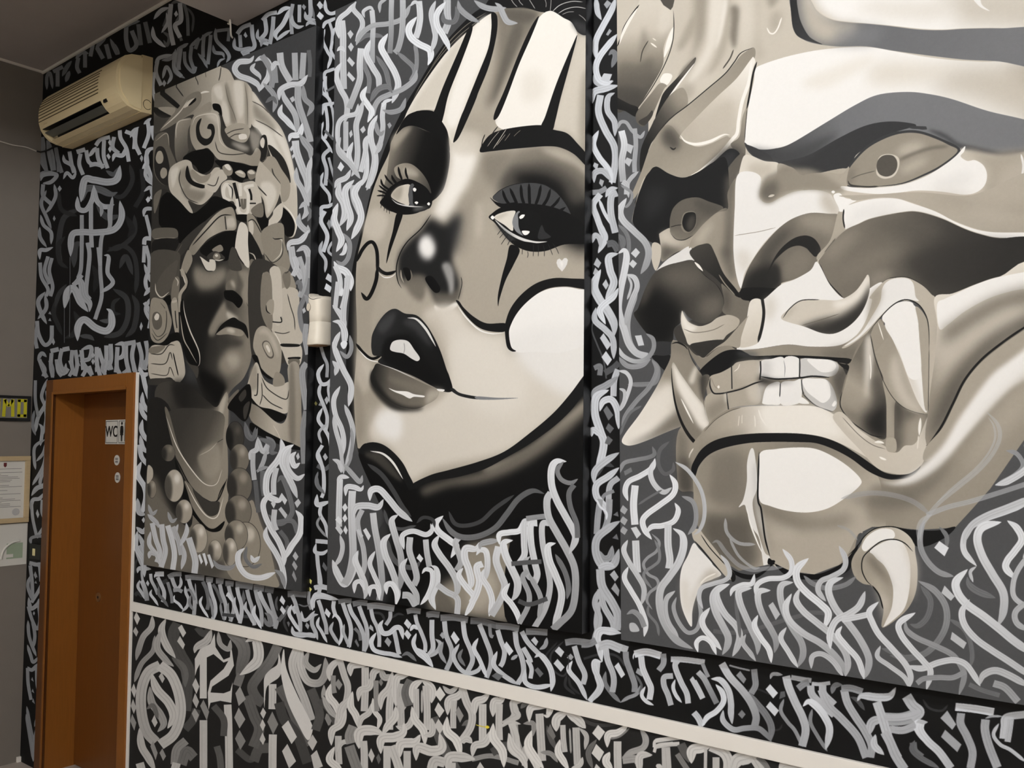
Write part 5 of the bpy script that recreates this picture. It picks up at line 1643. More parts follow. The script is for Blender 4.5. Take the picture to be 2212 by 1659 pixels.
# ---------------------------------------------------------------- lettering on the wall
LOW.art('''
@ 280 1300 2.7587
70 95*.8 n 290 130 262 200 300 310 352 410 342 520 332 650
44 120*.8 b 250 330 322 400 332 510
40 80 n 400 150 440 190 480 160
50 80 n 330 760 380 700 400 640
40 80 n 640 880 720 940 760 880
60 90 n 740 950 770 880 830 870
36 200>150 b 135 80 130 150 80 210 50 300 38 350
30 160 b 150 200 140 290 70 370 28 480
44 205 b 216 100 190 170 220 260 274 336
40 180 b 180 175 164 270 210 340 264 386
q 212 25 95 40 58 62 100 45 138
q 190 20 175 35 148 52 180 40 208
q 216 288 155 310 136 337 185 318 213
q 206 283 235 300 203 330 255 318 283
q 206 8 525 25 486 40 530 28 573
q 190 6 620 20 578 40 630 25 668
q 160 3 710 15 668 40 720 28 768
62 205>185 n 182 378 112 420 72 520 70 650 100 770 156 836
62 214>205 n 178 378 250 440 296 560 302 680 262 790 184 852
46 170 b 120 504 132 600 182 670 202 730 166 776
54 214 b 130 425 162 520 232 600 262 680 226 756
30 120 b 100 640 140 620 170 700
q 208 130 710 148 673 167 720 150 748
q 198 173 445 190 420 210 458 195 485
46 205 b 58 752 72 860 112 930 154 1010
q 160 123 860 140 828 167 900 155 943
q 160 178 900 195 873 217 920 200 948
50 150 n 268 970 280 880 336 826
60 120 n 310 970 340 890 384 930
50 205 n 60 960 90 1060 140 1200
50 205 n 280 960 260 1060 300 1200
46 195 b 488 165 460 230 400 270 386 306
q 216 388 340 420 282 480 250 507 188 512 270 560 345 598 330 603 245 622 380 590 440 492 505 482 540 560 545 600 530 614 478 606 602 540 590 482 602 470 645 466 540 482 470 560 400 588 352 560 362 500 312 460 332 460 576 418 576 418 372 402 402 390 442
q 206 373 495 393 453 416 505 398 550
q 190 374 590 390 543 414 595 398 635
q 170 370 665 388 633 414 675 395 718
q 150 420 620 440 583 474 655 460 708
46 202 n 440 705 440 800 440 1200
46 212 n 584 612 590 760 596 1200
40 90 n 500 620 560 700 560 800
40 100 n 520 860 540 940 550 1100
30 170 b 528 176 540 250 590 282 602 225
74 140>100 b 576 186 662 240 682 320 636 440
60 128>95 n 884 260 840 350 770 440 730 510 762 580 796 604
62 100 n 700 560 742 680 772 760 736 866
50 120 n 664 430 640 500
62 214 b 690 238 742 220 767 280 762 350 710 400 656 436
f 214 803 450 838 404 880 372 890 306 905 400 890 450 832 492 812 530 803 635 800 530
46 208 n 852 490 852 560 850 640
q 165 630 545 658 503 692 580 650 621
q 165 623 690 650 630 690 700 655 755
q 140 628 815 655 763 692 830 660 883
q 208 778 665 795 630 814 660 797 698
q 208 776 735 792 698 810 735 794 771
q 202 774 820 792 778 810 820 795 853
q 140 820 715 850 653 886 730 855 791
48 208 n 854 790 852 870 850 1200
60 100 n 890 505 950 600 992 700 1064 860
60 70 n 890 600 920 700 1000 800 1060 960
50 208>185 n 1000 272 970 370 1000 480 1042 580 1084 706
f 222 920 282 935 400 1002 560 1082 720 1090 770 1060 824 1000 722 940 592 903 440 905 350
46 205>160 b 1030 278 1020 380 1060 470 1130 482 1168 420 1166 330
36 180 b 1070 290 1048 360 1100 407 1144 370
54 85 n 1080 520 1112 600 1132 680 1108 766
30 170 b 1158 494 1160 580 1202 640 1244 710
q 216 906 745 945 706 997 805 965 848
q 206 908 890 940 846 992 950 950 993
q 196 1060 840 1090 790 1118 835 1090 888
q 202 1080 915 1115 883 1152 980 1100 1003
q 150 1163 695 1172 663 1204 700 1185 741
@ 700 1314 2.7587
60 90 n 650 650 700 800 790 970
60 80 n -20 540 40 600 80 680
30 150 n 880 900 1000 880 1160 922
50 80 n 1000 860 1080 820 1200 860
36 180 b -10 520 30 600 80 660
q 140 5 660 22 628 45 670 35 700
42 208 b 33 436 38 360 97 296
40 198 n 92 306 120 400 142 470 130 560 90 640 80 696
30 150 n 55 400 55 470 62 506
44 224 b 40 449 28 520 70 580 87 650
36 208 b 85 696 95 600 144 534
q 150 63 450 85 420 110 455 90 488
46 212 b 158 406 163 345 230 333 270 340
44 202 n 245 350 245 480 240 614
40 208 b 203 556 215 490 270 470 284 394
44 224 b 170 494 158 580 190 640 207 718
36 208 b 283 564 270 620 220 660 208 728
30 224 b 290 534 300 610 332 660 318 726
42 204 b 288 446 298 380 356 356
30 150 n 310 430 310 520 315 614
40 180 b 338 356 360 412 414 398
q 130 325 440 340 415 352 445 340 465
46 208 b 408 374 390 470 343 530 338 606
44 206 n 402 480 390 600 390 724
46 214 b 428 588 430 430 470 403 520 393
44 192 n 465 450 455 520 460 704
q 192 438 560 455 512 490 590 465 628
40 208 b 426 702 470 714 512 690 522 634
60 110 n 520 430 490 500 510 580
46 218 b 528 566 533 470 590 426
46 218 b 582 426 643 480 640 566
36 202 n 548 480 550 600 550 656
42 204 n 607 460 614 600 614 726
12 190 b 583 486 583 626
46 224 b 523 584 540 660 592 730 602 818
40 208 b 642 654 643 740 592 762
q 224 658 510 690 466 724 515 692 555
q 217 658 605 680 560 718 610 688 653
q 207 658 700 682 658 716 710 690 751
30 190 b 706 462 750 497 804 462
30 110 b 820 700 860 680 850 740
46 212 b 736 638 743 550 800 520 833 464
36 198 n 775 550 770 630 770 716
46 204 n 822 470 850 560 882 630 872 710 816 796
q 150 783 620 800 583 832 640 810 683
52 230 b 733 644 733 730 790 790 817 890
40 208 b 884 804 850 778 811 802
46 214 b 898 638 903 560 950 540 989 500
46 208 n 945 570 945 680 945 796
46 214 b 883 888 898 820 960 800 998 722
46 214 b 1006 648 1013 560 1050 550 1082 515
42 202 n 1045 570 1042 680 1045 786
46 192 b 1190 553 1128 560 1140 620 1120 660 1054 682
50 160 n 1130 690 1140 780 1172 876
22 202 b 1046 714 1100 680 1174 690
52 230 b 1008 684 1008 770 1062 850 1072 950
46 208 b 1103 744 1120 840 1182 890 1204 960
36 190 b 1190 820 1200 890 1180 940
52 224 b 1238 734 1218 830 1262 920 1280 1000
44 214 b 43 818 48 730 100 690 133 602
40 198 n 85 760 85 840 90 930
30 202 b 76 856 110 800 186 793
54 150 n 172 700 150 760 160 806
62 218 b 208 838 213 740 290 728 356 752
44 202 n 235 790 240 880 240 1100
46 218 b 346 756 380 700 422 650 427 582
58 220 b 338 868 343 780 420 768 472 740 477 682
44 208 n 375 820 375 1100
58 220 b 453 888 458 810 540 798 574 752
44 198 n 495 850 495 1100
62 214 b 548 908 558 830 640 850 702 830 688 742
q 202 263 875 280 833 302 880 285 921
46 224 b 62 824 33 900 80 950 114 1010
62 135 n 150 820 170 880 202 970
52 208 n 400 820 430 900 452 970
q 110 310 890 325 865 340 900 325 930
62 208 b 733 968 748 890 830 888 901 900
50 202 n 760 920 760 1100
60 200 n 640 960 660 910 720 920
q 205 910 950 930 915 960 960 930 1000
@ 1100 1400 3.6754
30 62 n 560 540 650 600 760 612 910 588
30 62 n 600 530 680 570 780 570
44 90 b 298 614 332 720 374 808
q 120 300 660 325 600 370 700 350 730
44 110 b 694 724 628 830 662 960
40 110 b 90 480 130 440 180 440
62 198 b 116 423 38 430 43 500 62 540 -10 574
58 206 n 18 596 52 700 62 800 102 866
62 218 b -6 674 30 790 102 870 144 970
40 150 b 110 600 190 600 190 700
62 220 b 158 588 168 480 240 458 322 452 306 536 270 530
64 198 n 240 520 250 700 262 896
40 150 b 246 826 332 840 386 908
62 232 b 178 652 148 760 200 860 276 960
72 214 b 373 663 378 560 460 512
72 214 b 450 516 532 560 608 638
44 198 n 425 610 430 720 442 826
58 192 n 530 630 535 780 542 926
16 170 b 480 634 490 838
58 230 b 403 724 388 820 432 900 474 970
40 208 b 583 864 560 930 492 952
40 190 b 556 634 613 700 600 808
q 224 658 675 705 610 762 665 715 735
q 222 653 835 690 760 754 825 715 901
q 208 668 970 690 918 742 970
62 224 b 778 790 788 690 870 670 946 604
16 130 b 796 724 880 700 956 634
62 202 n 860 740 860 850 865 1000
52 170 b 1038 634 1083 720 1062 790 960 830 894 876
62 228 b 798 824 768 900 822 970
62 165 n 900 890 1000 880 1024 902
62 208 b 1138 848 1038 860 1038 1000
26 218 n 1150 790 1168 732 1300 718
26 216 n 1150 828 1178 772 1300 755
52 192 n 1235 790 1240 1000
52 208 b 1200 920 1180 960
@ 1420 1480 2.761
26 218 n -10 332 70 320 142 312
26 208 n -10 367 60 355 132 350
42 192 n 55 370 60 440 65 520
52 90 n 140 350 170 410 204 444
32 130 n 118 410 150 460 184 510
62 218 b 203 468 208 390 260 375 326 356
62 208 n 318 363 392 400 422 450 422 520
20 198 n 288 380 286 520
42 192 n 350 430 350 520
82 208 b 458 510 478 450 540 430 596 416
62 198 n 568 418 602 470 624 510
32 120 n 598 426 642 470 664 510
72 212 b 726 510 758 475 832 468 910 492
''', tone='n', groove=True)
WALL.art('''
@ 240 1180 7.373
40 60 b 380 440 390 260 460 190 500 250
60 60 n 380 780 430 740 500 800
70 60 n 730 620 820 580 900 540
50 192 b 388 -10 422 130 462 240 492 336
62 192 n 440 -10 522 130 532 230 510 356
70 202 b 418 428 438 360 500 350 640 362
40 190 n 490 360 490 450 502 545
50 208 b 457 534 428 640 490 740 564 868
72 212>150 n 488 545 532 660 562 780 572 866
q 208 553 585 580 536 610 590 590 638
80 218 n 703 445 770 440 842 440
22 220 b 705 430 695 470 694 505
50 210>170 n 630 436 642 540 702 660 742 766
46 218 b 648 684 628 760 692 850 754 948
62 208 n 740 490 792 600 842 720 842 830 818 888
50 120 b 758 634 760 760 832 850 914 970
76 150 n 908 490 1000 445 1122 440
62 192 n 968 500 1002 600 1032 664
50 208 b 1102 474 1112 600 1050 682 986 702
62 170 n 990 700 1070 692 1134 722
46 224 b 1012 774 998 850 1082 920 1154 1018
50 208 b 1177 624 1192 740 1232 840 1212 950 1124 1046
50 150 n 900 570 932 680 962 790 972 906
90 150 n 1180 500 1300 490 1484 506
62 208>180 n 1235 520 1262 620 1312 760 1332 900 1320 1090
50 150 b 1272 774 1248 900 1314 1030
42 150 n 1208 698 1262 705 1334 856
20 180 b 1340 584 1352 750 1374 928
90 160 n 1510 530 1560 530 1622 540
62 210 n 1555 570 1602 750 1652 900 1662 1040 1618 1158
44 224 b 1458 789 1418 890 1462 1000 1554 1138
62 120 n 1460 560 1522 700 1552 880 1530 1010
42 150 b 1562 794 1602 950 1624 1148
90 150 n 1668 550 1730 550 1792 560
62 192 n 1730 600 1762 740 1812 880 1832 1020 1798 1168
50 110 n 1620 600 1692 720 1764 906
42 150 b 1742 894 1752 1020 1804 1190
90 140 n 1818 590 1880 590 1952 600
62 192 n 1870 630 1902 760 1952 900 1952 1020 1898 1196
f 230 1828 792 1860 728 1905 770 1955 905 1900 862 1852 802
44 160 b 1872 894 1858 1000 1904 1190
@ 480 1230 5.768
40 70 n 0 560 200 580 380 590
90 140 n 165 192 270 192 382 212
50 208 n 185 220 205 320 240 440 240 560 218 670
42 218 b 165 340 148 420 178 520 220 676
q 110 240 350 262 250 295 360 270 420
50 192 n 310 250 332 350 372 480 392 620 402 696
42 210 b 302 394 288 480 342 570 404 700
80 140 n 390 225 450 228 522 242
50 182 n 415 255 442 380 482 500 492 620 485 710
56 210>165 n 460 270 502 380 562 490 622 590 652 706
50 170 n 580 290 612 420 652 560 682 640 658 738
46 234 b 414 439 393 540 442 640 490 743
80 110 n 530 242 590 252 642 264
62 130 b 526 536 582 580 602 682 548 662 526 594
30 90 b 690 330 670 420 690 520
52 110 n 700 640 772 550 834 456
q 228 713 385 742 320 787 390 765 445
q 222 718 500 742 448 794 515 765 565
30 60 b 800 560 770 660 820 780
80 130 n 815 305 930 302 1052 314
50 192 n 870 320 912 420 942 540 972 660 972 776
58 208 n 878 456 922 545
46 228 b 867 434 833 540 882 640 974 778
58 210 b 868 704 890 790 980 820 1100 812 1196 846
52 192 b 1200 558 1128 580 1120 680 1162 780 1192 880
46 208 b 988 514 1000 612 1060 622 1156 512
q 170 1033 700 1050 656 1087 695 1070 748
q 120 806 660 825 643 844 670 830 718
42 160 n 1080 270 1080 400 1112 498
20 110 b 944 428 1020 457 1096 438
@ 640 1220 7.373
40 60 b 1200 760 1350 780 1420 900
40 60 b 1520 850 1620 780 1720 800
62 202 n 344 -10 360 120 370 300
80 218 n 288 364 380 350 492 362
74 228 b 290 690 268 580 310 478 400 478 540 520 644 545
64 210>180 n 350 560 392 680 432 820 472 960 482 1106
52 224 b 367 824 338 950 402 1060 494 1240
62 192 n -10 670 52 820 62 970
72 202 n -10 1100 130 1110 306 1132
q 230 448 765 478 686 550 770 520 843
64 218 n 600 575 590 680 622 796
58 190 b 592 904 548 1020 602 1140 694 1280
52 230 b 571 854 620 798 692 880 722 1020 722 1150 676 1288
80 130 n 668 584 780 572 882 572
68 210 n 740 605 792 760 852 920 872 1080 838 1308
52 192 b 767 939 748 1060 792 1180 854 1328
68 218>190 n 835 620 882 760 972 900 1052 1060 1082 1200 1080 1376
90 140 n 898 625 1010 602 1132 612
68 208>190 n 1000 655 1052 800 1112 960 1132 1120 1120 1270 1076 1376
52 125 n 928 1006 1002 1090 1024 1206
q 120 928 1220 955 1178 1002 1280 985 1313
104 170 n 1128 660 1300 650 1562 694
62 208 n 1190 705 1222 850 1292 1000 1322 1150 1320 1306
q 190 1153 1010 1180 948 1222 990 1232 1063
62 190 n 1500 740 1492 850 1426 956
72 208 n 1558 1046 1592 1200 1622 1360 1642 1426
82 224 b 1387 874 1336 970 1380 1082 1482 1082 1582 1000 1664 1020 1703 1190
72 234>205 b 1274 1074 1196 1220 1240 1352 1382 1402 1522 1422 1690 1474
q 170 1403 1220 1450 1148 1517 1225 1475 1308
62 120 b 1674 1452 1760 1408 1832 1450 1916 1536
q 228 1713 930 1760 856 1837 945 1790 1023
q 222 1716 1100 1762 1028 1834 1115 1785 1191
90 160 n 1758 744 1850 724 1982 742
64 210 n 1895 790 1922 920 1992 1080 2052 1250 2052 1386
62 234 b 1811 1054 1870 978 1936 1034
68 230 b 1913 1084 1866 1250 1940 1402 2062 1502 2176 1630
80 140 n 2068 790 2220 790
@ 900 1280 3.1725
14 55 b 1010 330 922 420 932 520 1002 570 1046 516
14 45 b 966 336 878 450 922 566
20 50 b 1030 560 1020 640 1090 700
34 210 n 105 185 105 290 112 380 76 436
30 192 b 128 316 162 350 140 402 76 446
34 230 b -6 376 60 430 114 512
44 150 n 73 152 110 146 157 152
46 150 n 163 172 260 170 352 187
34 208>180 n 190 195 202 290 237 380 237 450 203 531
q 180 158 290 175 268 197 300 180 318
28 170 b 182 334 163 410 204 488
q 230 233 300 255 263 295 320 268 355
34 220>195 n 318 195 332 300 372 400 382 470 343 551
30 208 b 293 349 253 430 290 512 350 552 420 532 442 484
26 130 b 317 384 293 440 334 506
46 130 n 368 192 450 197 547 227
34 208>185 n 430 215 472 320 507 420 507 500 478 583
30 230 b 422 309 393 380 432 460 482 583
24 150 n 500 215 507 290 526 302
46 150 n 543 227 630 232 702 247
34 208 n 555 255 577 330 602 400 592 470 573 506
34 224>190 b 552 399 528 490 592 562 696 631
36 202 n 675 265 687 360 722 450 732 550 691 626
q 230 596 365 615 333 664 400 635 433
26 180 b 646 459 694 426
46 150 n 748 267 820 267 897 272
34 202 n 720 265 762 340 844 426
40 222 b 806 444 850 428 912 510 932 600 920 678
30 218 n 758 456 787 520 780 588
34 208 n 730 376 772 450 782 480
34 222 b 745 524 745 612 820 647 936 630
30 170 b 893 306 880 362 841 389
q 208 783 325 808 300 834 335 818 365
q 110 808 530 830 510 870 555 845 581
q 110 513 570 545 546 592 570 560 603
q 218 946 400 975 368 1012 405 990 443
q 218 938 485 965 453 1014 510 988 541
46 150 n 1018 342 1090 332 1202 347
40 192 b 1198 370 1242 300 1232 200 1252 54
38 198 n 1080 365 1112 470 1152 560 1140 628
q 170 1028 445 1055 416 1077 440 1060 463
34 236>205 b 1068 464 1043 530 1112 620 1169 738
38 218 n 1242 465 1235 560 1252 650 1184 746
@ 1220 1290 7.373
40 55 n 300 980 500 920 700 900 850 950 962 1090
40 45 b 60 1260 100 1420 250 1550
12 55 b 0 900 60 960 50 1160
100 224 b 592 1030 562 850 526 650 590 540 740 556 900 562
14 240 n 595 780 597 1025
110 192 n 520 800 700 745 1005 835
74 130 b 652 1174 638 1350 742 1520 894 1680
96 208>180 n 650 800 682 1000 762 1200 782 1350 758 1510
92 230>205 b 594 1030 476 1020 478 1150 552 1320 572 1450 440 1652
q 224 788 1100 855 1033 962 1230 900 1288
96 150 n 970 865 982 1000 1052 1200 1112 1380 1110 1510
62 160 b 1224 1374 1150 1532 1000 1602 886 1674
40 100 b 1126 1224 1222 1400 1178 1530
q 170 1128 1200 1160 1123 1242 1180 1230 1263
120 236 n 1108 905 1300 870 1532 930
22 236 b 1130 850 1096 920 1090 990
100 220 n 1215 940 1242 1130 1322 1320 1372 1450 1348 1630
62 232 b 1284 1414 1226 1550 1292 1652 1420 1720
92 165 n 1570 895 1572 1050 1494 1166
92 192 n 1724 1250 1586 1270 1580 1400 1642 1550 1692 1720
92 208 n 1800 1000 1758 1100 1852 1350 1942 1530 1966 1690
62 230 b 1759 1304 1726 1430 1772 1560 1866 1680
92 212 n 1688 985 1900 992 2230 1034
q 208 1988 1310 2040 1253 2216 1540 2150 1613
@ 1500 1434 7.373
30 45 n 820 420 1000 400 1200 480
30 45 b 1200 1060 1350 1040 1400 960
92 190>130 n 56 124 152 230 242 400 356 628
92 208 n -10 270 62 400 134 550
62 160 n 128 -10 172 100 224 208
102 208 n -10 770 62 860 124 990
92 230 b 336 320 442 450 462 600 350 752 200 852 124 1000
112 128 b 816 424 982 620 1132 800 1224 1000 1212 1240
120 218>150 n 436 -10 562 200 762 420 902 620 982 830 960 990
102 224>190 b 262 234 420 258 542 420 582 620 582 780 602 960
92 202>120 b 458 730 458 900 620 1042 802 1022 1002 1020 1132 1110 1230 1240
q 150 663 180 730 108 827 240 785 313
q 130 693 800 755 728 817 800 760 873
q 230 1133 400 1205 318 1332 460 1255 548
q 222 1138 680 1205 593 1347 740 1280 833
100 150 n 950 80 962 200 972 340 904 470
30 170 n 556 20 700 60 884 102
q 100 1370 440 1440 430 1450 520 1350 560
62 150 b 1426 550 1376 740 1482 920 1602 1060 1728 1322
130 208>180 n 1460 190 1502 360 1602 600 1722 850 1772 1060 1716 1310
62 180 b 1206 240 1250 160 1410 172
80 190 n 1540 210 1700 240 1864 262
110 150 n 1648 390 1752 312 1826 290
62 208 n 1868 312 2002 320 2164 300
120 192 n 1850 340 1872 480 2002 620 2230 810
120 192 n 2040 340 2062 480 2230 650
62 140 b 1876 710 1848 920 1952 1130 2120 1394
120 234>200 b 1724 676 1822 598 1952 680 2082 850 2154 1050 2092 1366
@ 1700 1400 4.067
70 192>170 n 300 360 362 500 482 620 622 780 696 960
70 188>170 n 500 360 532 480 602 600 682 720 742 850 732 960
62 160 n 476 352 560 350 664 382
50 130 b 393 401 418 330 486 318
40 80 b 556 426 622 460 684 546
112 170 n 856 620 1000 622 1124 590
62 180 n 896 710 1020 722 1146 678
80 192 b 726 758 748 650 856 616
80 202 n 788 470 832 600 882 760 942 900 976 966
72 208 b 616 464 660 418 800 430 902 420 957 342
92 192 n 1050 418 1102 500 1164 560 1096 622
62 208 b 777 754 768 850 854 936
62 110 n 1108 826 1122 900 1186 956
72 234>205 b 1236 648 1146 660 1170 740 1280 860
@ 1912 1434 7.373
40 50 b 596 554 702 700 900 742 1006 644
102 192 n -10 850 200 852 402 820 566 756
102 182 n 100 1030 280 1042 486 966
150 192>180 n -10 1080 82 1250 162 1450 310 1680
92 105 b 474 1210 426 1350 562 1490 864 1656
130 230>190 n 580 890 558 1050 682 1230 862 1400 1052 1660
q 195 488 930 540 878 684 920 620 962
q 178 878 860 990 738 1132 960 1070 1048
q 168 888 1160 955 1043 1217 1280 1150 1403
130 225 n 1118 680 1400 710 1734 764
130 168 n 1210 780 1202 950 1302 1150 1392 1400 1358 1660
140 172 n 1600 880 1590 1050 1652 1300 1790 1650
40 170 b 1590 866 1700 832 1870 832
122 202 n 2230 800 1930 850 1900 1000 1878 1190
62 202 b 1814 940 1726 1120 1832 1280 2002 1370 2240 1560
102 192 n 2002 880 1980 1050 1948 1240
''', groove=True)
WALL.art('''
@ 660 0 2.8
22 205 b 118 -6 124 58 160 82 236 46
q 140 73 30 90 6 107 45 85 58
q 160 70 100 85 70 112 100 95 121
20 110 b 22 -6 40 60 54 116
20 150 b 12 144 40 118 64 154
22 205 b 102 181 118 140 150 124 196 102
18 192 n 145 135 162 200 155 296
20 208 b 118 174 103 240 132 310 152 350 132 418
18 208 b 168 244 153 300 177 350 196 376
16 205 b 168 221 173 180 196 162
20 202 b 108 488 118 440 150 425 196 408
20 208 n 120 460 120 520 132 588
20 208 b 112 484 98 550 142 600 162 668
14 100 n 126 552 184 518
22 208 b 103 698 108 640 150 628 191 618
20 208 n 120 640 132 720 132 790 117 838
16 190 n 160 650 172 740 165 836
18 208 b 108 734 93 810 132 870 164 928
16 105 n 116 788 169 844
@ 660 320 2.8
24 190 n 148 4 108 50 127 130 120 226
20 202 b 108 144 93 210 142 280 147 338
16 170 n 140 56 162 140 182 206
14 60 n 136 188 174 236
24 208 b 88 418 98 360 140 350 181 326
26 212 n 117 380 93 440 132 530 107 628
20 190 b 103 559 88 620 122 680 117 753
q 150 128 455 142 430 160 460 145 493
16 190 b 168 554 138 620 172 660 172 718
16 205 n 177 376 158 440 179 516
q 212 120 790 135 756 167 780 155 813
q 228 113 850 125 816 159 840 148 875
@ 640 720 2.8
20 170 n 148 76 167 140 187 190 185 266
24 218 b 168 184 133 240 150 302 190 302 216 264
22 208 b 152 294 138 360 167 440 187 510 178 608
22 218 b 158 449 133 520 172 580 202 640 212 718
18 190 b 188 544 138 600 154 668
22 218 n 158 676 128 740 162 820 167 946
q 190 170 400 185 380 200 405 183 431
q 150 133 435 145 412 154 440
q 190 160 745 175 723 192 750 175 771
16 205 b 218 274 193 340 219 458
24 100 n 126 800 170 822 204 798
16 130 b 132 834 118 900 144 956
@ 640 980 2.8
22 218 n 130 -6 152 60 167 130 167 220 153 266
24 125 b 123 124 130 190 174 246
30 218 b 126 244 124 302 150 306 206 286
22 218 b 158 294 143 360 177 430 194 518
16 150 b 147 374 128 430 184 506
26 208 n 116 528 150 530 197 535
24 218 b 120 540 114 592 160 602 196 576
24 208 n 125 596 132 680 147 780 133 858
q 110 156 680 165 653 190 690 180 713
26 208 n 108 812 150 800 192 815
30 218 b 98 948 103 880 150 863 256 882
@ 1250 160 2.8
26 192 b 88 4 105 52 150 67 211 41
q 202 138 20 150 -2 192 5 185 43
42 208 b 83 178 93 110 150 90 241 68
42 204 n 132 126 120 230 162 340 212 430 222 520 203 656
36 198 b 219 112 178 140 175 220 217 290 219 378
36 220 b 121 339 88 420 122 500 182 580 202 668
q 190 86 555 95 533 120 545 110 583
q 170 123 660 130 633 154 645 142 683
38 190 b 93 658 98 598 150 588 195 646
32 150 n 82 716 130 710 169 687
38 208 n 132 726 88 790 112 870 144 960
22 224 b 122 754 162 850 226 940
42 198 n 234 718 198 740 195 840 222 960
28 208 b 162 746 190 698 238 688
@ 1250 480 2.8
42 208 b 108 -26 142 50 157 100 117 188
32 190 b 83 126 98 78 127 100 132 156
42 100 n 172 132 210 130 239 174
q 185 90 255 110 213 137 245 120 278
q 185 86 310 100 273 125 300 110 333
q 198 143 375 165 343 182 380 165 408
10 80 n 92 586 80 650 112 740 152 840 167 946
52 218>200 b 134 284 93 380 122 460 172 530 212 610 215 690
46 212 b 241 188 183 210 190 290 212 370 161 466
38 228 b 163 618 128 540 150 500 210 450 241 396
38 198 b 105 514 98 590 162 650 207 710 212 828
q 208 128 700 150 670 197 740 172 773
q 218 138 815 165 778 202 830 175 868
32 125 n 93 882 130 870 127 926
38 85 n 158 912 210 880 244 848
@ 1250 800 2.8
38 205 n 238 -6 215 60 210 156
42 165 b 88 198 98 130 170 88 241 36
48 218 b 184 117 108 160 98 260 132 370 152 440 130 550 96 616
q 115 148 240 170 213 210 270 180 303
q 105 163 350 180 318 214 350 190 381
q 105 158 440 175 393 207 420 185 451
42 224 b 127 248 148 188 200 178 237 250 242 356
36 218 b 78 401 88 358 146 404
34 75 b 106 646 150 568 216 582
42 204 b 93 688 98 610 160 550 246 496
36 190 n 242 648 188 700 180 830 168 960
22 145 n 214 728 150 760 130 850 118 956
42 218 b 172 898 160 830 108 760 110 690 180 640 246 586
@ 1250 1080 2.8
36 168 n 130 -6 115 100 108 206
38 168 n 187 -6 180 100 150 190 106 236
12 236 b 108 -6 130 40 168 75 168 121
42 160 b 126 306 150 352 190 342 204 274
48 192 b 251 126 180 170 113 230 103 310 130 382 170 402 217 380 244 294
42 208 b 219 402 170 394 116 412
36 192 b 134 524 98 620 127 720 98 830 74 876
38 192 n 130 536 152 640 202 730 217 796
52 194 n 130 416 142 520 202 620 237 700 228 786
q 190 188 450 215 423 242 465 220 493
q 170 196 535 220 498 247 545 240 583
q 120 208 90 235 68 242 100
q 120 203 230 230 203 242 240
42 224 b 113 908 118 800 180 788 259 806
52 202 n 126 884 180 870 259 902
42 150 n 16 872 60 870 104 848
''', groove=True)
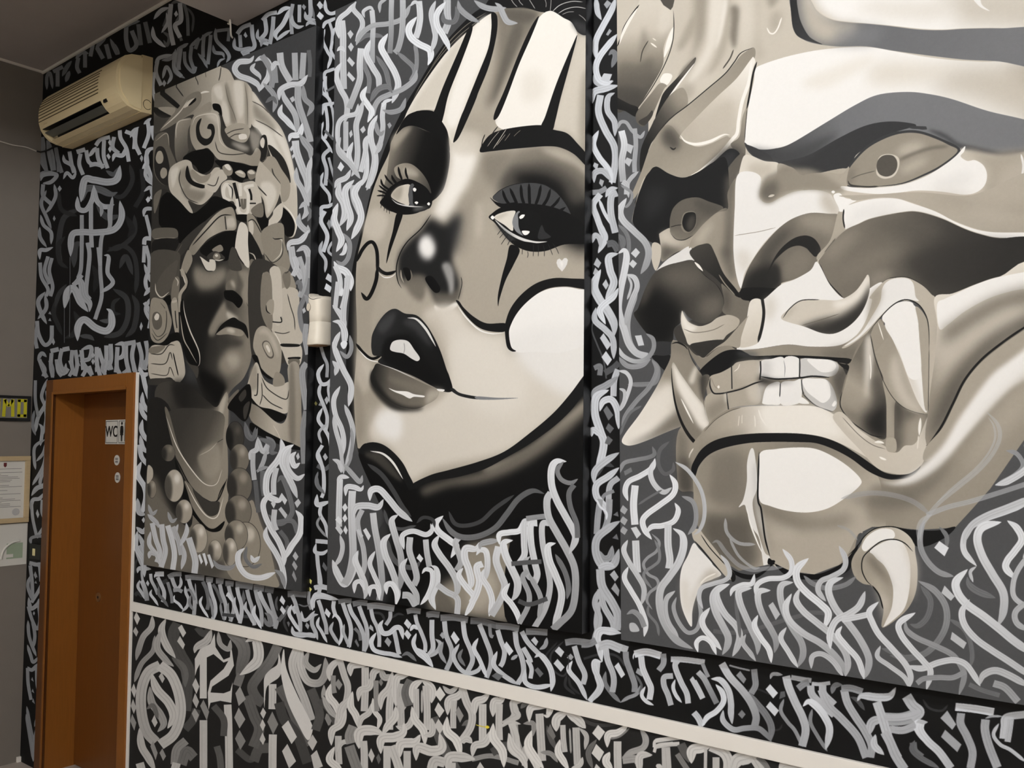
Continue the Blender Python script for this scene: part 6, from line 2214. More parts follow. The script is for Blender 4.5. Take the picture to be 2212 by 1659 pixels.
WALL.art('''
@ 1180 0 7.373
90 200 b 790 -60 800 60 820 200 880 320
100 215 b 1110 -40 1040 160 900 420 800 620 780 780 800 950
100 222 b 1130 540 1000 700 850 900 790 1080 840 1260 960 1320 1060 1280
90 130 b 990 880 1060 820 1100 900 1040 1080
q 165 915 70 970 0 1040 50 965 140
q 165 950 550 1005 455 1045 490 985 570
q 205 870 1270 920 1165 1050 1180 1000 1310
@ 350 0 5.53
40 101 n 20 320 62 200 82 96
40 116 b 122 26 88 150 90 330 122 538
40 108 b 106 44 180 18 256 42
40 116 n 260 36 302 200 312 428
36 116 n 200 56 212 180 168 300 234 488
30 87 b 296 86 372 200 360 388
q 130 148 160 170 133 187 165 165 193
40 108 b 16 476 60 542 82 440 4 376
50 137 b -6 722 90 702 152 640 162 582
50 137 n 202 576 190 700 202 836
40 130 b 128 734 160 862 276 936
44 137 b 186 572 240 560 316 516
44 133 n 352 556 340 700 384 836
40 130 n 268 616 280 760 372 862 404 794
44 133 b 326 564 400 500 444 444
44 124 n 442 456 398 586
44 133 n 502 416 490 560 490 686
40 133 b 456 484 520 420 606 376
44 133 n 582 416 570 560 548 768
40 133 b 426 634 500 722 544 818
44 142 b 638 334 650 480 762 600 802 680 766 748
44 133 b 608 534 630 622 722 642 744 698
40 133 n 636 372 720 360 824 348
40 124 n 802 366 790 494
30 142 b 656 806 690 728 756 698
50 159 n 1064 288 960 330 898 406
50 159 n 1070 294 1082 430 1102 560 986 622
44 147 b 868 444 868 562 960 592 1066 556
44 139 n 930 416 940 566
q 159 973 420 995 378 1022 430 1000 453
60 159 n 1000 620 960 640 1040 610
50 185 n 1198 244 1270 170 1374 148
50 171 n 1230 226 1242 380 1178 480 1274 526
50 162 n 1332 196 1320 350 1288 528
40 156 b 1148 344 1148 452 1286 484
40 145 b 1180 560 1200 490 1250 500
50 200 b 1376 176 1450 108 1546 88
56 191 b 1534 96 1450 280 1356 400 1382 488
44 185 b 1366 486 1440 420 1536 356
44 156 n 1562 46 1540 200 1552 408
50 176 b 1558 174 1558 262 1620 322 1698 308
44 171 n 1642 56 1640 266
50 171 n 1772 -6 1772 180 1736 204
q 200 1848 60 1880 13 1927 60 1890 113
q 215 1848 190 1880 138 1932 185 1895 238
44 171 b 1706 134 1730 222 1836 232
40 171 b 1716 314 1760 268 1836 292
q 145 1668 80 1690 48 1722 80 1700 123
@ 0 0 4.1475
30 134 b 420 806 420 690 450 660 472 798
36 134 n 476 642 564 598
36 134 n 516 636 516 776
40 121 b 556 686 600 600 644 544
40 126 b 588 736 624 634
40 142 b 676 526 730 470 796 480
36 142 n 702 516 690 600 714 656
36 136 n 762 486 762 606
36 142 n 832 396 810 506
40 132 b 856 434 900 380 956 326
40 132 n 868 426 924 526
40 136 n 950 396 984 526
40 136 b 986 344 1052 480 1034 394
40 142 n 1132 226 1130 350 1160 450 1222 400 1180 274
40 136 b 1106 254 1170 208 1256 188
40 121 n 1240 216 1262 406
40 117 n 1300 196 1344 386
40 199 b 1368 234 1380 330 1450 400 1486 424
40 189 b 1376 174 1440 98 1516 66
30 189 b 1446 296 1502 200 1490 112
40 189 n 1532 36 1520 220 1554 406
40 199 n 1612 26 1622 180 1568 230 1614 336
q 210 1558 125 1580 93 1597 130 1575 153
36 164 b 1386 566 1430 518 1546 488
36 151 n 1572 466 1560 600 1626 686
36 159 n 1412 536 1398 650 1444 766
30 159 b 1456 706 1490 598 1534 680 1498 756
30 145 n 1622 436 1600 606
q 151 1453 745 1470 713 1492 745 1470 778
30 178 n 1382 646 1370 800 1402 926
30 140 n 382 1226 392 1330 370 1440 434 1558
36 134 n 432 1256 440 1380 474 1528
36 128 n 502 1336 520 1440 554 1548
36 176 b 566 1384 580 1442 642 1482 684 1568
36 170 n 622 1356 642 1470 664 1548
30 176 b 566 1606 600 1548 652 1592 684 1532
40 176 n 686 1362 764 1338
36 176 n 722 1376 710 1470 744 1566
36 181 n 772 1346 790 1440 826 1474
36 185 b 796 1404 864 1314
36 181 n 858 1304 900 1250 986 1228
36 181 n 932 1256 930 1400 964 1508
36 176 n 870 1326 880 1420 924 1508
40 179 n 800 1480 860 1470 930 1490
q 188 968 1275 985 1243 1002 1280 985 1308
q 192 968 1335 985 1306 1002 1340 985 1368
q 188 953 1395 970 1373 992 1405 975 1431
40 192 b 1008 1448 1030 1388 1100 1390 1134 1304
36 176 n 1022 1226 1010 1320 1064 1374
36 192 n 1072 1166 1082 1240 1132 1330 1154 1448
36 192 n 1122 1176 1202 1220 1202 1336
36 188 n 1222 1146 1212 1280 1254 1386
30 192 b 1166 1236 1190 1178 1246 1136
36 192 n 1322 1076 1332 1200 1288 1328
30 192 b 1286 1114 1330 1078 1356 1056
q 192 1253 1420 1268 1388 1282 1410 1270 1451
30 199 n 1362 1126 1372 1220 1394 1266
36 203 b 1394 1318 1330 1348 1308 1430 1332 1520 1366 1610
30 203 b 1302 1444 1288 1560 1366 1660
36 154 b 366 1606 370 1558 430 1548 508 1550
@ 60 280 3.017
36 58 b 336 516 240 570 208 680 200 800 224 888
30 48 b 664 224 682 330 620 432 544 430
30 42 n 742 256 752 400 700 506
30 48 b 694 554 692 680 590 772 524 770
30 48 b 514 794 620 758 692 820 712 950 700 1068
36 58 b 596 906 640 828 684 948
30 45 b 244 694 198 760 210 862 264 904
36 58 b 554 1036 642 1100 652 1220 602 1322 494 1352
26 48 b 604 1096 558 1130 560 1192 606 1202
30 45 b 194 1094 168 1190 200 1280 224 1338
36 52 b 678 1074 712 1150 692 1290 636 1354
30 58 b 254 1006 200 1080 178 1158
28 42 b 200 394 220 520 324 564
40 44 b 300 1180 330 1260 300 1330 240 1360
40 38 b 420 880 450 960 430 1060
40 36 b 640 560 680 650 650 700
46 100 b 358 464 380 388 460 388 540 420 586 408
40 70 b 446 496 520 572 606 558
30 90 b 508 266 560 292 594 244
30 85 b 466 1244 530 1242 534 1172
30 78 b 336 1344 400 1350 434 1374
44 70 b 300 900 310 760 370 740
46 178 b 346 474 370 330 430 328 520 342 582 320 602 232
34 182 b 323 434 330 512 380 522 422 450 432 362
34 182 b 428 362 450 462 500 502 566 488
28 176 n 412 466 412 640 417 768
26 162 n 352 556 352 720 347 900 328 968
26 165 n 532 486 532 560 532 640 482 700 472 900 482 1080 450 1200 438 1236
42 178 b 278 828 288 690 350 668 450 670 562 650 612 570 600 462
28 172 n 390 736 402 830 380 1050 404 1106
26 172 n 460 766 472 886
28 178 b 496 818 527 830 520 930 554 1000 474 1064
42 178 b 286 1024 342 988 362 1080 402 1130 402 1188
48 182 b 238 1168 260 1058 302 1038 342 1120 394 1188
30 176 n 352 946 320 990 296 1014
46 188 b 324 1378 328 1280 370 1238 440 1290 510 1312 547 1270 540 1190 512 1166
4 110 n 275 830 275 1030 272 1350
4 100 n 238 1160 238 1390
24 165 b 552 434 540 560 542 646
24 165 b 468 474 482 520 475 568
26 132 n 95 56 100 150 122 276
26 126 n 140 96 162 180 172 266
24 120 n 182 116 197 200 202 276
26 162 b 83 336 100 298 160 288 189 300 150 342 96 350
q 162 193 385 208 363 222 385 207 405
26 152 n 100 356 100 430 154 486
24 152 b 172 354 182 430 150 500 114 546
24 142 b 122 394 88 480 122 570 154 648
24 158 b 83 554 102 620 152 670 152 748
24 152 b 78 634 80 700 124 768
26 178 b 78 848 80 788 120 784 166 766
24 162 n 80 866 90 960 132 1040 118 1086
24 158 n 132 826 110 920 142 1006
24 158 n 157 836 140 920 162 1020 148 1086
28 162 b 114 1056 68 1120 90 1200 124 1268
26 158 b 112 1074 120 1162 64 1236
26 162 n 60 1246 70 1330 110 1402 152 1370 157 1276
24 158 n 62 1276 50 1360 60 1426
q 152 163 580 172 558 182 580 172 598
q 172 156 1385 168 1356 178 1385 168 1405
q 152 133 1200 145 1183 154 1205
q 152 133 1245 145 1226 154 1248
24 188 b 834 118 778 140 780 220 768 300 824 366
22 182 n 770 236 800 310 824 376
24 182 b 756 404 800 378 812 448
q 202 768 455 785 433 799 460 782 478
q 202 788 450 800 428 814 455
26 182 b 753 568 768 518 836 518
24 182 n 770 556 790 640 802 696
28 188 n 758 750 768 710 834 715
24 182 n 770 756 790 840 790 906
24 178 n 760 756 755 866
26 182 b 758 874 790 960 824 1016
26 182 b 804 884 768 980 782 1066
26 182 b 756 1084 800 1038 826 1062
24 182 n 760 1126 802 1200 790 1296
24 178 b 814 1084 768 1170 814 1266
q 178 728 1285 740 1253 750 1280 738 1311
q 162 733 190 742 168 752 190 742 213
q 162 803 800 812 783 820 805 810 818
26 158 b 63 1506 90 1458 124 1482
26 152 n 75 1496 102 1570 124 1616
30 168 n 148 1444 202 1430
26 162 n 155 1456 150 1540 162 1606
26 168 n 222 1426 210 1510 240 1582 264 1556
30 162 n 190 1496 200 1570 224 1606
30 168 n 228 1434 272 1425
26 168 n 290 1436 285 1520 302 1596
26 168 n 310 1436 322 1530 308 1606
q 162 326 1480 335 1460 345 1480
q 162 326 1540 335 1518 345 1540
28 172 n 350 1436 362 1566
28 172 b 346 1434 412 1418 402 1490 358 1512 402 1580 414 1618
q 178 413 1470 425 1448 437 1470 425 1493
q 178 413 1510 425 1488 437 1510 425 1533
28 178 n 450 1416 450 1520 472 1606
28 178 n 460 1426 504 1566
28 178 n 512 1406 512 1500 498 1586
28 172 n 540 1396 542 1500 518 1566
30 178 b 566 1402 622 1398 622 1470 566 1504
28 172 n 585 1416 580 1540 602 1596
28 172 n 640 1396 642 1500 662 1586
28 172 n 692 1396 680 1480 702 1586
28 168 n 720 1386 742 1480 730 1576
28 168 n 770 1376 782 1470 758 1566
30 162 n 628 1397 704 1384
@ 0 780 3.53
26 160 n 300 -6 342 60 328 116
26 160 n 380 -6 402 60 400 126
30 170 b 438 -6 450 72 490 92 504 14
26 170 n 532 -6 552 60 528 116
30 175 n 622 -6 652 60 628 116
26 170 n 680 36 704 106
26 175 b 728 86 752 -6
26 175 n 792 -6 780 60 804 106
26 170 n 830 -6 852 66
26 170 n 892 -6 880 86
26 170 n 962 -6 972 60 936 94
26 165 n 1010 -6 1022 76
26 160 n 1090 -6 1114 66
26 162 b 362 134 318 260 342 340 352 440 328 568
30 172 b 348 224 362 300 290 430 268 548
24 150 n 270 146 270 300 292 426
26 178 b 296 474 322 520 308 648
24 140 b 262 374 248 480 272 568
24 162 b 344 596 268 650 260 740 272 828
24 162 b 352 614 330 700 276 766
26 168 b 352 674 330 800 246 948
26 168 b 362 774 310 900 308 968
36 172 b 238 1028 280 970 342 940 352 874
30 178 b 233 1138 250 1060 300 1048 334 1004
24 162 n 240 1076 250 1200 282 1346
24 168 n 322 1056 320 1150 342 1240 278 1346
q 178 273 1160 285 1128 300 1170 288 1198
24 142 b 238 1406 240 1348 330 1338 332 1406
30 162 n 223 1538 322 1560
24 162 n 235 1566 240 1680
24 162 n 302 1566 312 1680
q 162 258 1635 270 1603 287 1650
36 198 b 1063 44 1090 102 1146 90
36 202 n 1090 106 1110 200 1144 296
36 202 b 1087 234 1090 320 1146 408
36 202 b 1063 314 1090 400 1141 466
36 202 b 1087 444 1080 530 1136 628
36 198 b 1068 564 1090 660 1136 706
36 202 n 1065 636 1080 730 1134 796
42 212 b 1078 764 1048 860 1102 960 1112 1050 1078 1178
42 188 b 1048 1044 1060 1150 1116 1172
q 198 1080 1210 1095 1188 1109 1212 1094 1235
36 198 b 1038 1264 1090 1302 1116 1256
36 208 b 1047 1294 1038 1420 1092 1520 1102 1648
36 198 b 1058 1314 1102 1440 1112 1568
@ 0 1200 3.615
30 168 b 236 58 280 70 336 58
28 162 n 235 76 250 200 255 336
28 168 n 310 76 327 200 310 260 246 366
q 152 263 150 275 123 290 155 278 183
q 142 268 215 280 193 290 220
26 162 b 237 154 218 240 257 358
32 172 b 223 324 240 412 290 382 304 334
q 172 256 450 265 433 274 450 265 468
26 162 n 220 396 250 500 290 572 312 500 300 376
26 158 b 218 504 230 640 284 788
26 158 b 248 484 272 620 258 728
26 162 b 213 694 240 780 260 832 306 786
30 168 b 213 866 250 892 306 836
26 162 n 215 876 220 1000 242 1126
26 162 n 285 866 290 1000 307 1086
q 158 243 970 252 948 264 985
q 158 246 1060 256 1038 268 1075
q 152 250 1140 260 1113 274 1160
24 152 b 208 1174 230 1300 262 1480 260 1608
24 152 b 203 1234 230 1400 262 1608
24 158 b 304 1294 270 1430 258 1608
24 142 b 302 1094 302 1220 268 1338
''', groove=True)
for q in ([185, 205, 195, 200, 250, 250, 235, 310, 205, 270], [180, 370, 205, 345, 250, 385, 225, 430]):   # bare plaster showing through
    WALL.tile(640, 1220, 7.373); WALL.fill(q, (236, 230, 140), curve=False)
WALL.tile(640, 720, 2.8); WALL.fill([108, 424, 118, 410, 128, 424, 120, 438], (120, 116, 70), curve=False)
LOW.tile(700, 1314, 2.7587); LOW.line([905, 694, 940, 704, 985, 710], 5, (215, 200, 70), 'n'); LOW.fill([960, 708, 972, 698, 986, 708, 974, 718], (240, 220, 70))
for cv, am, sd in ((WALL, .07, 1), (LOW, .07, 2), (P1, .055, 3), (P2, .05, 4), (P3, .045, 5)):
    cv.grain(am, sd)
# ---------------------------------------------------------------- materials
def new_mat(name):
    m = bpy.data.materials.new(name); m.use_nodes = True
    nt = m.node_tree; return m, nt, nt.nodes['Principled BSDF']

def lin(c):
    return tuple((v / 12.92 if v <= .04045 else ((v + .055) / 1.055) ** 2.4) for v in (q / 255 for q in c)) + (1,)

def plain(name, rgb, rough=.6, var=.08, scale=30, bump=.0, metal=0., stretch=None, spec=.4):
    m, nt, b = new_mat(name)
    co = nt.nodes.new('ShaderNodeTexCoord'); mp = nt.nodes.new('ShaderNodeMapping')
    if stretch: mp.inputs['Scale'].default_value = stretch
    nz = nt.nodes.new('ShaderNodeTexNoise'); nz.inputs['Scale'].default_value = scale; nz.inputs['Detail'].default_value = 5
    mx = nt.nodes.new('ShaderNodeMix'); mx.data_type = 'RGBA'
    c = lin(rgb)
    mx.inputs['A'].default_value = tuple(v * (1 - var) for v in c[:3]) + (1,)
    mx.inputs['B'].default_value = tuple(min(1, v * (1 + var)) for v in c[:3]) + (1,)
    L = nt.links.new
    L(co.outputs['Object'], mp.inputs[0]); L(mp.outputs[0], nz.inputs['Vector']); L(nz.outputs[0], mx.inputs['Factor'])
    L(mx.outputs['Result'], b.inputs['Base Color'])
    b.inputs['Roughness'].default_value = rough; b.inputs['Metallic'].default_value = metal
    b.inputs['Specular IOR Level'].default_value = spec
    if bump:
        bp = nt.nodes.new('ShaderNodeBump'); bp.inputs['Strength'].default_value = bump; bp.inputs['Distance'].default_value = .004
        L(nz.outputs[0], bp.inputs['Height']); L(bp.outputs[0], b.inputs['Normal'])
    return m

def painted(cv, rough=.55, spec=.25):
    """flat paint: the canvas is packed into the scene as pixels made by this script"""
    img = bpy.data.images.new(cv.name + '_paint', cv.w, cv.h, alpha=False, float_buffer=False)
    px = np.ones((cv.h, cv.w, 4), np.float32); px[..., :3] = cv.a[::-1]
    img.pixels.foreach_set(px.ravel()); img.update(); img.pack()
    m, nt, b = new_mat(cv.name + '_paint')
    t = nt.nodes.new('ShaderNodeTexImage'); t.image = img; t.extension = 'EXTEND'; t.interpolation = 'Linear'
    uv = nt.nodes.new('ShaderNodeUVMap'); uv.uv_map = 'paint'
    nt.links.new(uv.outputs[0], t.inputs[0]); nt.links.new(t.outputs[0], b.inputs['Base Color'])
    nz = nt.nodes.new('ShaderNodeTexNoise'); nz.inputs['Scale'].default_value = 220; nz.inputs['Detail'].default_value = 3
    bp = nt.nodes.new('ShaderNodeBump'); bp.inputs['Strength'].default_value = .12; bp.inputs['Distance'].default_value = .001
    co = nt.nodes.new('ShaderNodeTexCoord')
    nt.links.new(co.outputs['Object'], nz.inputs['Vector']); nt.links.new(nz.outputs[0], bp.inputs['Height']); nt.links.new(bp.outputs[0], b.inputs['Normal'])
    b.inputs['Roughness'].default_value = rough; b.inputs['Specular IOR Level'].default_value = spec
    return m

# ---------------------------------------------------------------- geometry helpers
def link(name, me, mats, parent=None, smooth=False):
    o = bpy.data.objects.new(name, me); COL.objects.link(o)
    for m in (mats if isinstance(mats, (list, tuple)) else [mats]):
        me.materials.append(m)
    if parent: o.parent = parent
    if smooth:
        for p in me.polygons: p.use_smooth = True
    return o

def mesh(name, verts, faces, mats, parent=None, smooth=False, midx=None, uvs=None):
    me = bpy.data.meshes.new(name); me.from_pydata([tuple(v) for v in verts], [], faces)
    if uvs is not None:
        ul = me.uv_layers.new(name='paint')
        for lp in me.loops: ul.data[lp.index].uv = uvs[lp.vertex_index]
    o = link(name, me, mats, parent, smooth)
    if midx:
        for p, i in zip(me.polygons, midx): p.material_index = i
    me.update()
    return o

def box(name, a, b, mat, parent=None, bevel=0.):
    bm = bmesh.new(); bmesh.ops.create_cube(bm, size=1)
    for v in bm.verts:
        v.co = Vector([(a[i] + b[i]) / 2 + v.co[i] * (b[i] - a[i]) for i in range(3)])
    if bevel:
        bmesh.ops.bevel(bm, geom=bm.edges[:], offset=bevel, segments=2, affect='EDGES', profile=.6)
    me = bpy.data.meshes.new(name); bm.to_mesh(me); bm.free()
    return link(name, me, mat, parent)

def tube(name, pts, r, mat, parent=None, n=8):
    cu = bpy.data.curves.new(name, 'CURVE'); cu.dimensions = '3D'; cu.bevel_depth = r; cu.bevel_resolution = 2; cu.use_fill_caps = True
    sp = cu.splines.new('POLY'); P = pts; sp.points.add(len(P) - 1)
    for q, p in zip(sp.points, P): q.co = tuple(p) + (1,)
    t = bpy.data.objects.new(name, cu); COL.objects.link(t)
    dg = bpy.context.evaluated_depsgraph_get()
    me = bpy.data.meshes.new_from_object(t.evaluated_get(dg)); bpy.data.objects.remove(t)
    me.name = name
    return link(name, me, mat, parent, True)

def smooth_path(pts, n=6):
    P = [Vector(p) for p in pts]; P = [2 * P[0] - P[1]] + P + [2 * P[-1] - P[-2]]; out = []
    for i in range(1, len(P) - 2):
        for k in range(n):
            t = k / n; a, b, c, d = P[i - 1:i + 3]
            out.append(.5 * (2 * b + (c - a) * t + (2 * a - 5 * b + 4 * c - d) * t * t + (3 * b - a - 3 * c + d) * t ** 3))
    return out + [P[-2]]

def empty(name, loc=(0, 0, 0)):
    o = bpy.data.objects.new(name, None); COL.objects.link(o); o.location = loc; o.empty_display_size = .1
    return o

def keep(child, root):                    # parent without moving
    child.parent = root; child.matrix_parent_inverse = Matrix.Translation(-Vector(root.location))
    return child

def tag(o, label=None, cat=None, group=None, kind=None):
    for k, v in (('label', label), ('category', cat), ('group', group), ('kind', kind)):
        if v: o[k] = v
    return o

def prism(name, poly, axis, a, b, mat, parent=None, smooth=False, bevel=0.):
    """extrude a 2-D outline along an axis; poly holds the other two coordinates in order"""
    ax = 'xyz'.index(axis); n = len(poly)
    def mk(p, t):
        c = list(p); c.insert(ax, t); return c
    V = [mk(p, a) for p in poly] + [mk(p, b) for p in poly]
    F = [[i, (i + 1) % n, n + (i + 1) % n, n + i] for i in range(n)] + [list(range(n))[::-1], list(range(n, 2 * n))]
    bm = bmesh.new(); vs_ = [bm.verts.new(v) for v in V]
    for f in F: bm.faces.new([vs_[i] for i in f])
    bmesh.ops.recalc_face_normals(bm, faces=bm.faces)
    if bevel:
        eds = [e for e in bm.edges if abs(e.verts[0].co[ax] - e.verts[1].co[ax]) < 1e-6]
        bmesh.ops.bevel(bm, geom=eds, offset=bevel, segments=2, affect='EDGES')
    me = bpy.data.meshes.new(name); bm.to_mesh(me); bm.free()
    o = link(name, me, mat, parent, smooth)
    return o

YW = D_WALL
XC = -5.32                                # the end wall
M_grey = plain('grey_wall_paint', (122, 115, 106), .85, .05, 12, .15)
M_ceil = plain('ceiling_paint', (168, 161, 156), .9, .04, 10, .1)
M_white = plain('white_plaster', (226, 221, 211), .8, .03, 18, .1)
M_cream = plain('cream_gloss', (240, 236, 228), .6, .02, 20, .0)
M_black = plain('black_board_edge', (14, 14, 15), .32, .2, 60, .1, spec=.5)
M_wood = plain('orange_veneer', (134, 82, 28), .42, .14, 9, .05, stretch=(14, 14, .9))
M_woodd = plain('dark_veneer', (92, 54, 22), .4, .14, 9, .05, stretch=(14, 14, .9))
M_leaf = plain('door_veneer', (108, 62, 20), .38, .12, 7, .03, stretch=(12, 12, .8))
M_floor = plain('floor_tile', (184, 172, 160), .5, .08, 5, .05)
M_room = plain('room_paint', (214, 210, 203), .85, .03, 8, .05)
M_wallp, M_lowp = painted(WALL, .6, .2), painted(LOW, .6, .2)
M_art = [painted(P1, .65, .15), painted(P2, .65, .15), painted(P3, .65, .15)]

# ---------------------------------------------------------------- structure
def wall_uv(cv, x, z):
    return ((x - cv.x0) / (cv.x1 - cv.x0), (z - cv.z0) / (cv.z1 - cv.z0))
DX0, DX1, DZ = -5.03, -4.235, 2.035       # clear opening of the door in the wall
TRIM0, TRIM1 = .9615, 1.005
XR_ROOM, YB_ROOM = 3.2, -3.3
HI, LO, XS = 3.92, 3.61, -3.372           # ceiling, underside and edge of the beam
rects = [(XC, DX0, 0, DZ, 0), (XC, DX1, DZ, HI, 0), (DX1, -4.15, 0, HI, 0), (-4.15, XS, 1.0, HI, 0), (XS, XR_ROOM, 1.0, HI, 0), (-4.15, XR_ROOM, 0, 1.0, 1)]
V, F, U, MI = [], [], [], []
for x0, x1, z0, z1, k in rects:
    s = len(V); cv = LOW if k else WALL
    for x, z in ((x0, z0), (x1, z0), (x1, z1), (x0, z1)):
        V.append((x, YW, z)); U.append(wall_uv(cv, x, z))
    F.append([s, s + 1, s + 2, s + 3]); MI.append(k)
wall = tag(mesh('wall_back', V, F, [M_wallp, M_lowp], midx=MI, uvs=U), 'black painted wall covered in white calligraphy around the mural boards', kind='structure')
tag(box('wall_left', (XC - .1, YB_ROOM, 0), (XC, YW, HI), M_grey), 'plain grey end wall beside the wooden door', kind='structure')
tag(box('wall_right', (XR_ROOM, YB_ROOM, 0), (XR_ROOM + .1, YW, HI), M_room), 'plain light wall at the right end of the room', kind='structure')
tag(box('wall_front', (XC, YB_ROOM - .1, 0), (XR_ROOM, YB_ROOM, HI), M_room), 'plain light wall opposite the murals', kind='structure')
tag(box('floor', (XC, YB_ROOM, -.1), (XR_ROOM, YW + .4, 0), M_floor), 'beige tiled floor', kind='structure')
V = [(XC, YB_ROOM, HI), (XS, YB_ROOM, HI), (XS, YW, HI), (XC, YW, HI)]
tag(box('ceiling', (XC, YB_ROOM, HI), (XR_ROOM, YW, HI + .1), M_ceil), 'grey ceiling above the beam', kind='structure')
tag(box('ceiling_beam', (XS, YB_ROOM, LO), (XS + .43, YW - .001, HI - .001), M_ceil), 'grey beam crossing under the ceiling', kind='structure')
tag(box('trim_1', (-4.142, YW - .012, TRIM0), (XR_ROOM, YW, TRIM1), M_cream, bevel=.002), 'white rail running along the wall below the boards', kind='structure')
tag(box('trim_2', (-4.168, YW - .006, 0), (-4.142, YW, 2.106), M_cream), 'narrow white plaster edge beside the door frame', kind='structure')
tag(box('trim_3', (XC, YW - 1.6, HI - .012), (XC + .012, YW, HI), M_white), 'thin white line under the ceiling on the grey wall', kind='structure')
tag(box('trim_4', (XC, YW - .010, HI - .014), (XS, YW, HI), M_white), 'thin white line under the ceiling on the painted wall', kind='structure')
tag(box('trim_5', (XC, YW - .02, 0), (XC + .015, YW, .028), M_white), 'small pale corner piece on the floor', kind='structure')

# unseen ceiling lamps; globe form chosen to throw light on the upper wall
for k, (x, y, w_) in enumerate(LAMPS):
    r = tag(empty('ceiling_lamp', (x, y, HI)), 'unseen white globe lamp %s' % ['nearest the beam and the boards', 'added nearest the beam in the far row', 'added at the far end of the row by the boards', 'added at the far end of the far row'][k], 'lamp', 'unseen globe lamps under the ceiling')
    m_, nt_, b_ = new_mat('lamp_glass_%d' % k)
    b_.inputs['Emission Color'].default_value = LAMP_COLOR + (1,)
    b_.inputs['Emission Strength'].default_value = w_ / (math.pi * 4 * math.pi * LAMP_R ** 2)
    bm = bmesh.new(); bmesh.ops.create_uvsphere(bm, u_segments=24, v_segments=14, radius=LAMP_R)
    me = bpy.data.meshes.new('globe'); bm.to_mesh(me); bm.free(); me.transform(Matrix.Translation((x, y, LAMP_Z)))
    keep(link('globe', me, m_, None, True), r)
    keep(prism('mount', [(x + .06 * math.cos(t * math.pi / 10), y + .06 * math.sin(t * math.pi / 10)) for t in range(20)], 'z', LAMP_Z + LAMP_R - .012, HI, M_white), r)

# ---------------------------------------------------------------- mural boards
def board(cv, mat, corners, label):
    """corners: front face TL, TR, BR, BL as (x, z); the board stands 38 mm off the wall"""
    f, bk = D_PANEL, YW - .0005
    V = [(x, f, z) for x, z in corners] + [(x, bk, z) for x, z in corners]
    uv = [wall_uv(cv, x, z) for x, z in corners] * 2
    body = mesh('mural_board', V, [[4, 5, 6, 7], [0, 1, 5, 4], [1, 2, 6, 5], [2, 3, 7, 6], [3, 0, 4, 7]], M_black)
    tag(body, label, 'mural')
    # thin painted skin lying on the front, with a hair of its own thickness
    V2 = [(x, f - .0012, z) for x, z in corners] + [(x, f, z) for x, z in corners]
    mesh('painted_front', V2, [[3, 2, 1, 0], [0, 1, 5, 4], [1, 2, 6, 5], [2, 3, 7, 6], [3, 0, 4, 7]], mat, body, uvs=uv)
    return body
board(P1, M_art[0], [(-3.997, 3.445), (-2.773, 3.418), (-2.815, 1.193), (-3.984, 1.196)], 'tall board painted with a stone warrior head in a beast headdress, bead necklace')
board(P2, M_art[1], [(-2.658, 3.444), (-1.480, 3.446), (-1.512, 1.207), (-2.664, 1.205)], 'tall board painted with a clown-masked woman face, heart on the cheek, dark lips')
board(P3, M_art[2], [(-1.3738, 3.438), (-.176, 3.438), (-.176, 1.2105), (-1.3772, 1.2095)], 'tall board painted with a tusked demon mask baring its teeth')

# ---------------------------------------------------------------- door
dr = tag(empty('door_1', (-4.63, YW, 0)), 'brown wooden toilet door set deep in its frame', kind='structure')
DEP = .158
CW = .082
def dpart(*a, **k): return keep(box(*a, **k), dr)
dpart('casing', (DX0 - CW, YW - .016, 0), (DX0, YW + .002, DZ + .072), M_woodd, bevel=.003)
dpart('casing', (DX1, YW - .016, 0), (DX1 + .072, YW + .002, DZ + .072), M_wood, bevel=.003)
dpart('casing', (DX0 + .0005, YW - .016, DZ), (DX1 - .0005, YW + .002, DZ + .072), M_wood, bevel=.003)
dpart('bead', (DX0 - .004, YW - .022, 0), (DX0 + .014, YW - .0165, DZ + .004), M_wood, bevel=.002)
dpart('bead', (DX0 + .0145, YW - .022, DZ - .010), (DX1, YW - .0165, DZ + .006), M_wood, bevel=.002)
dpart('jamb', (DX0 - .02, YW + .0025, 0), (DX0, YW + DEP + .045, DZ + .02), M_wood)
dpart('jamb', (DX1, YW + .0025, 0), (DX1 + .02, YW + DEP + .045, DZ + .02), M_wood)
dpart('head_jamb', (DX0 + .0005, YW + .0025, DZ), (DX1 - .0005, YW + DEP + .045, DZ + .02), M_wood)
dpart('door_leaf', (DX0 + .002, YW + DEP, .008), (DX1 - .002, YW + DEP + .04, DZ - .002), M_leaf)
YD = YW + DEP
def disc(name, c, r, th, mat, parent=None, n=28, normal='y', sy=1.):
    P = [(c[0] + r * math.cos(t * 2 * math.pi / n), c[2] + r * sy * math.sin(t * 2 * math.pi / n)) for t in range(n)]
    return prism(name, P, 'y', c[1] - th, c[1], mat, parent)
M_brass = plain('worn_brass', (176, 140, 96), .35, .1, 30, 0, .8)
lk = on_plane([(213, 1290)], YD)[0]
keep(disc('lock_plate', (lk[0], YD - .0002, lk[1]), .024, .004, M_brass), dr)
keep(disc('keyhole', (lk[0], YD - .0045, lk[1]), .007, .001, M_black), dr)

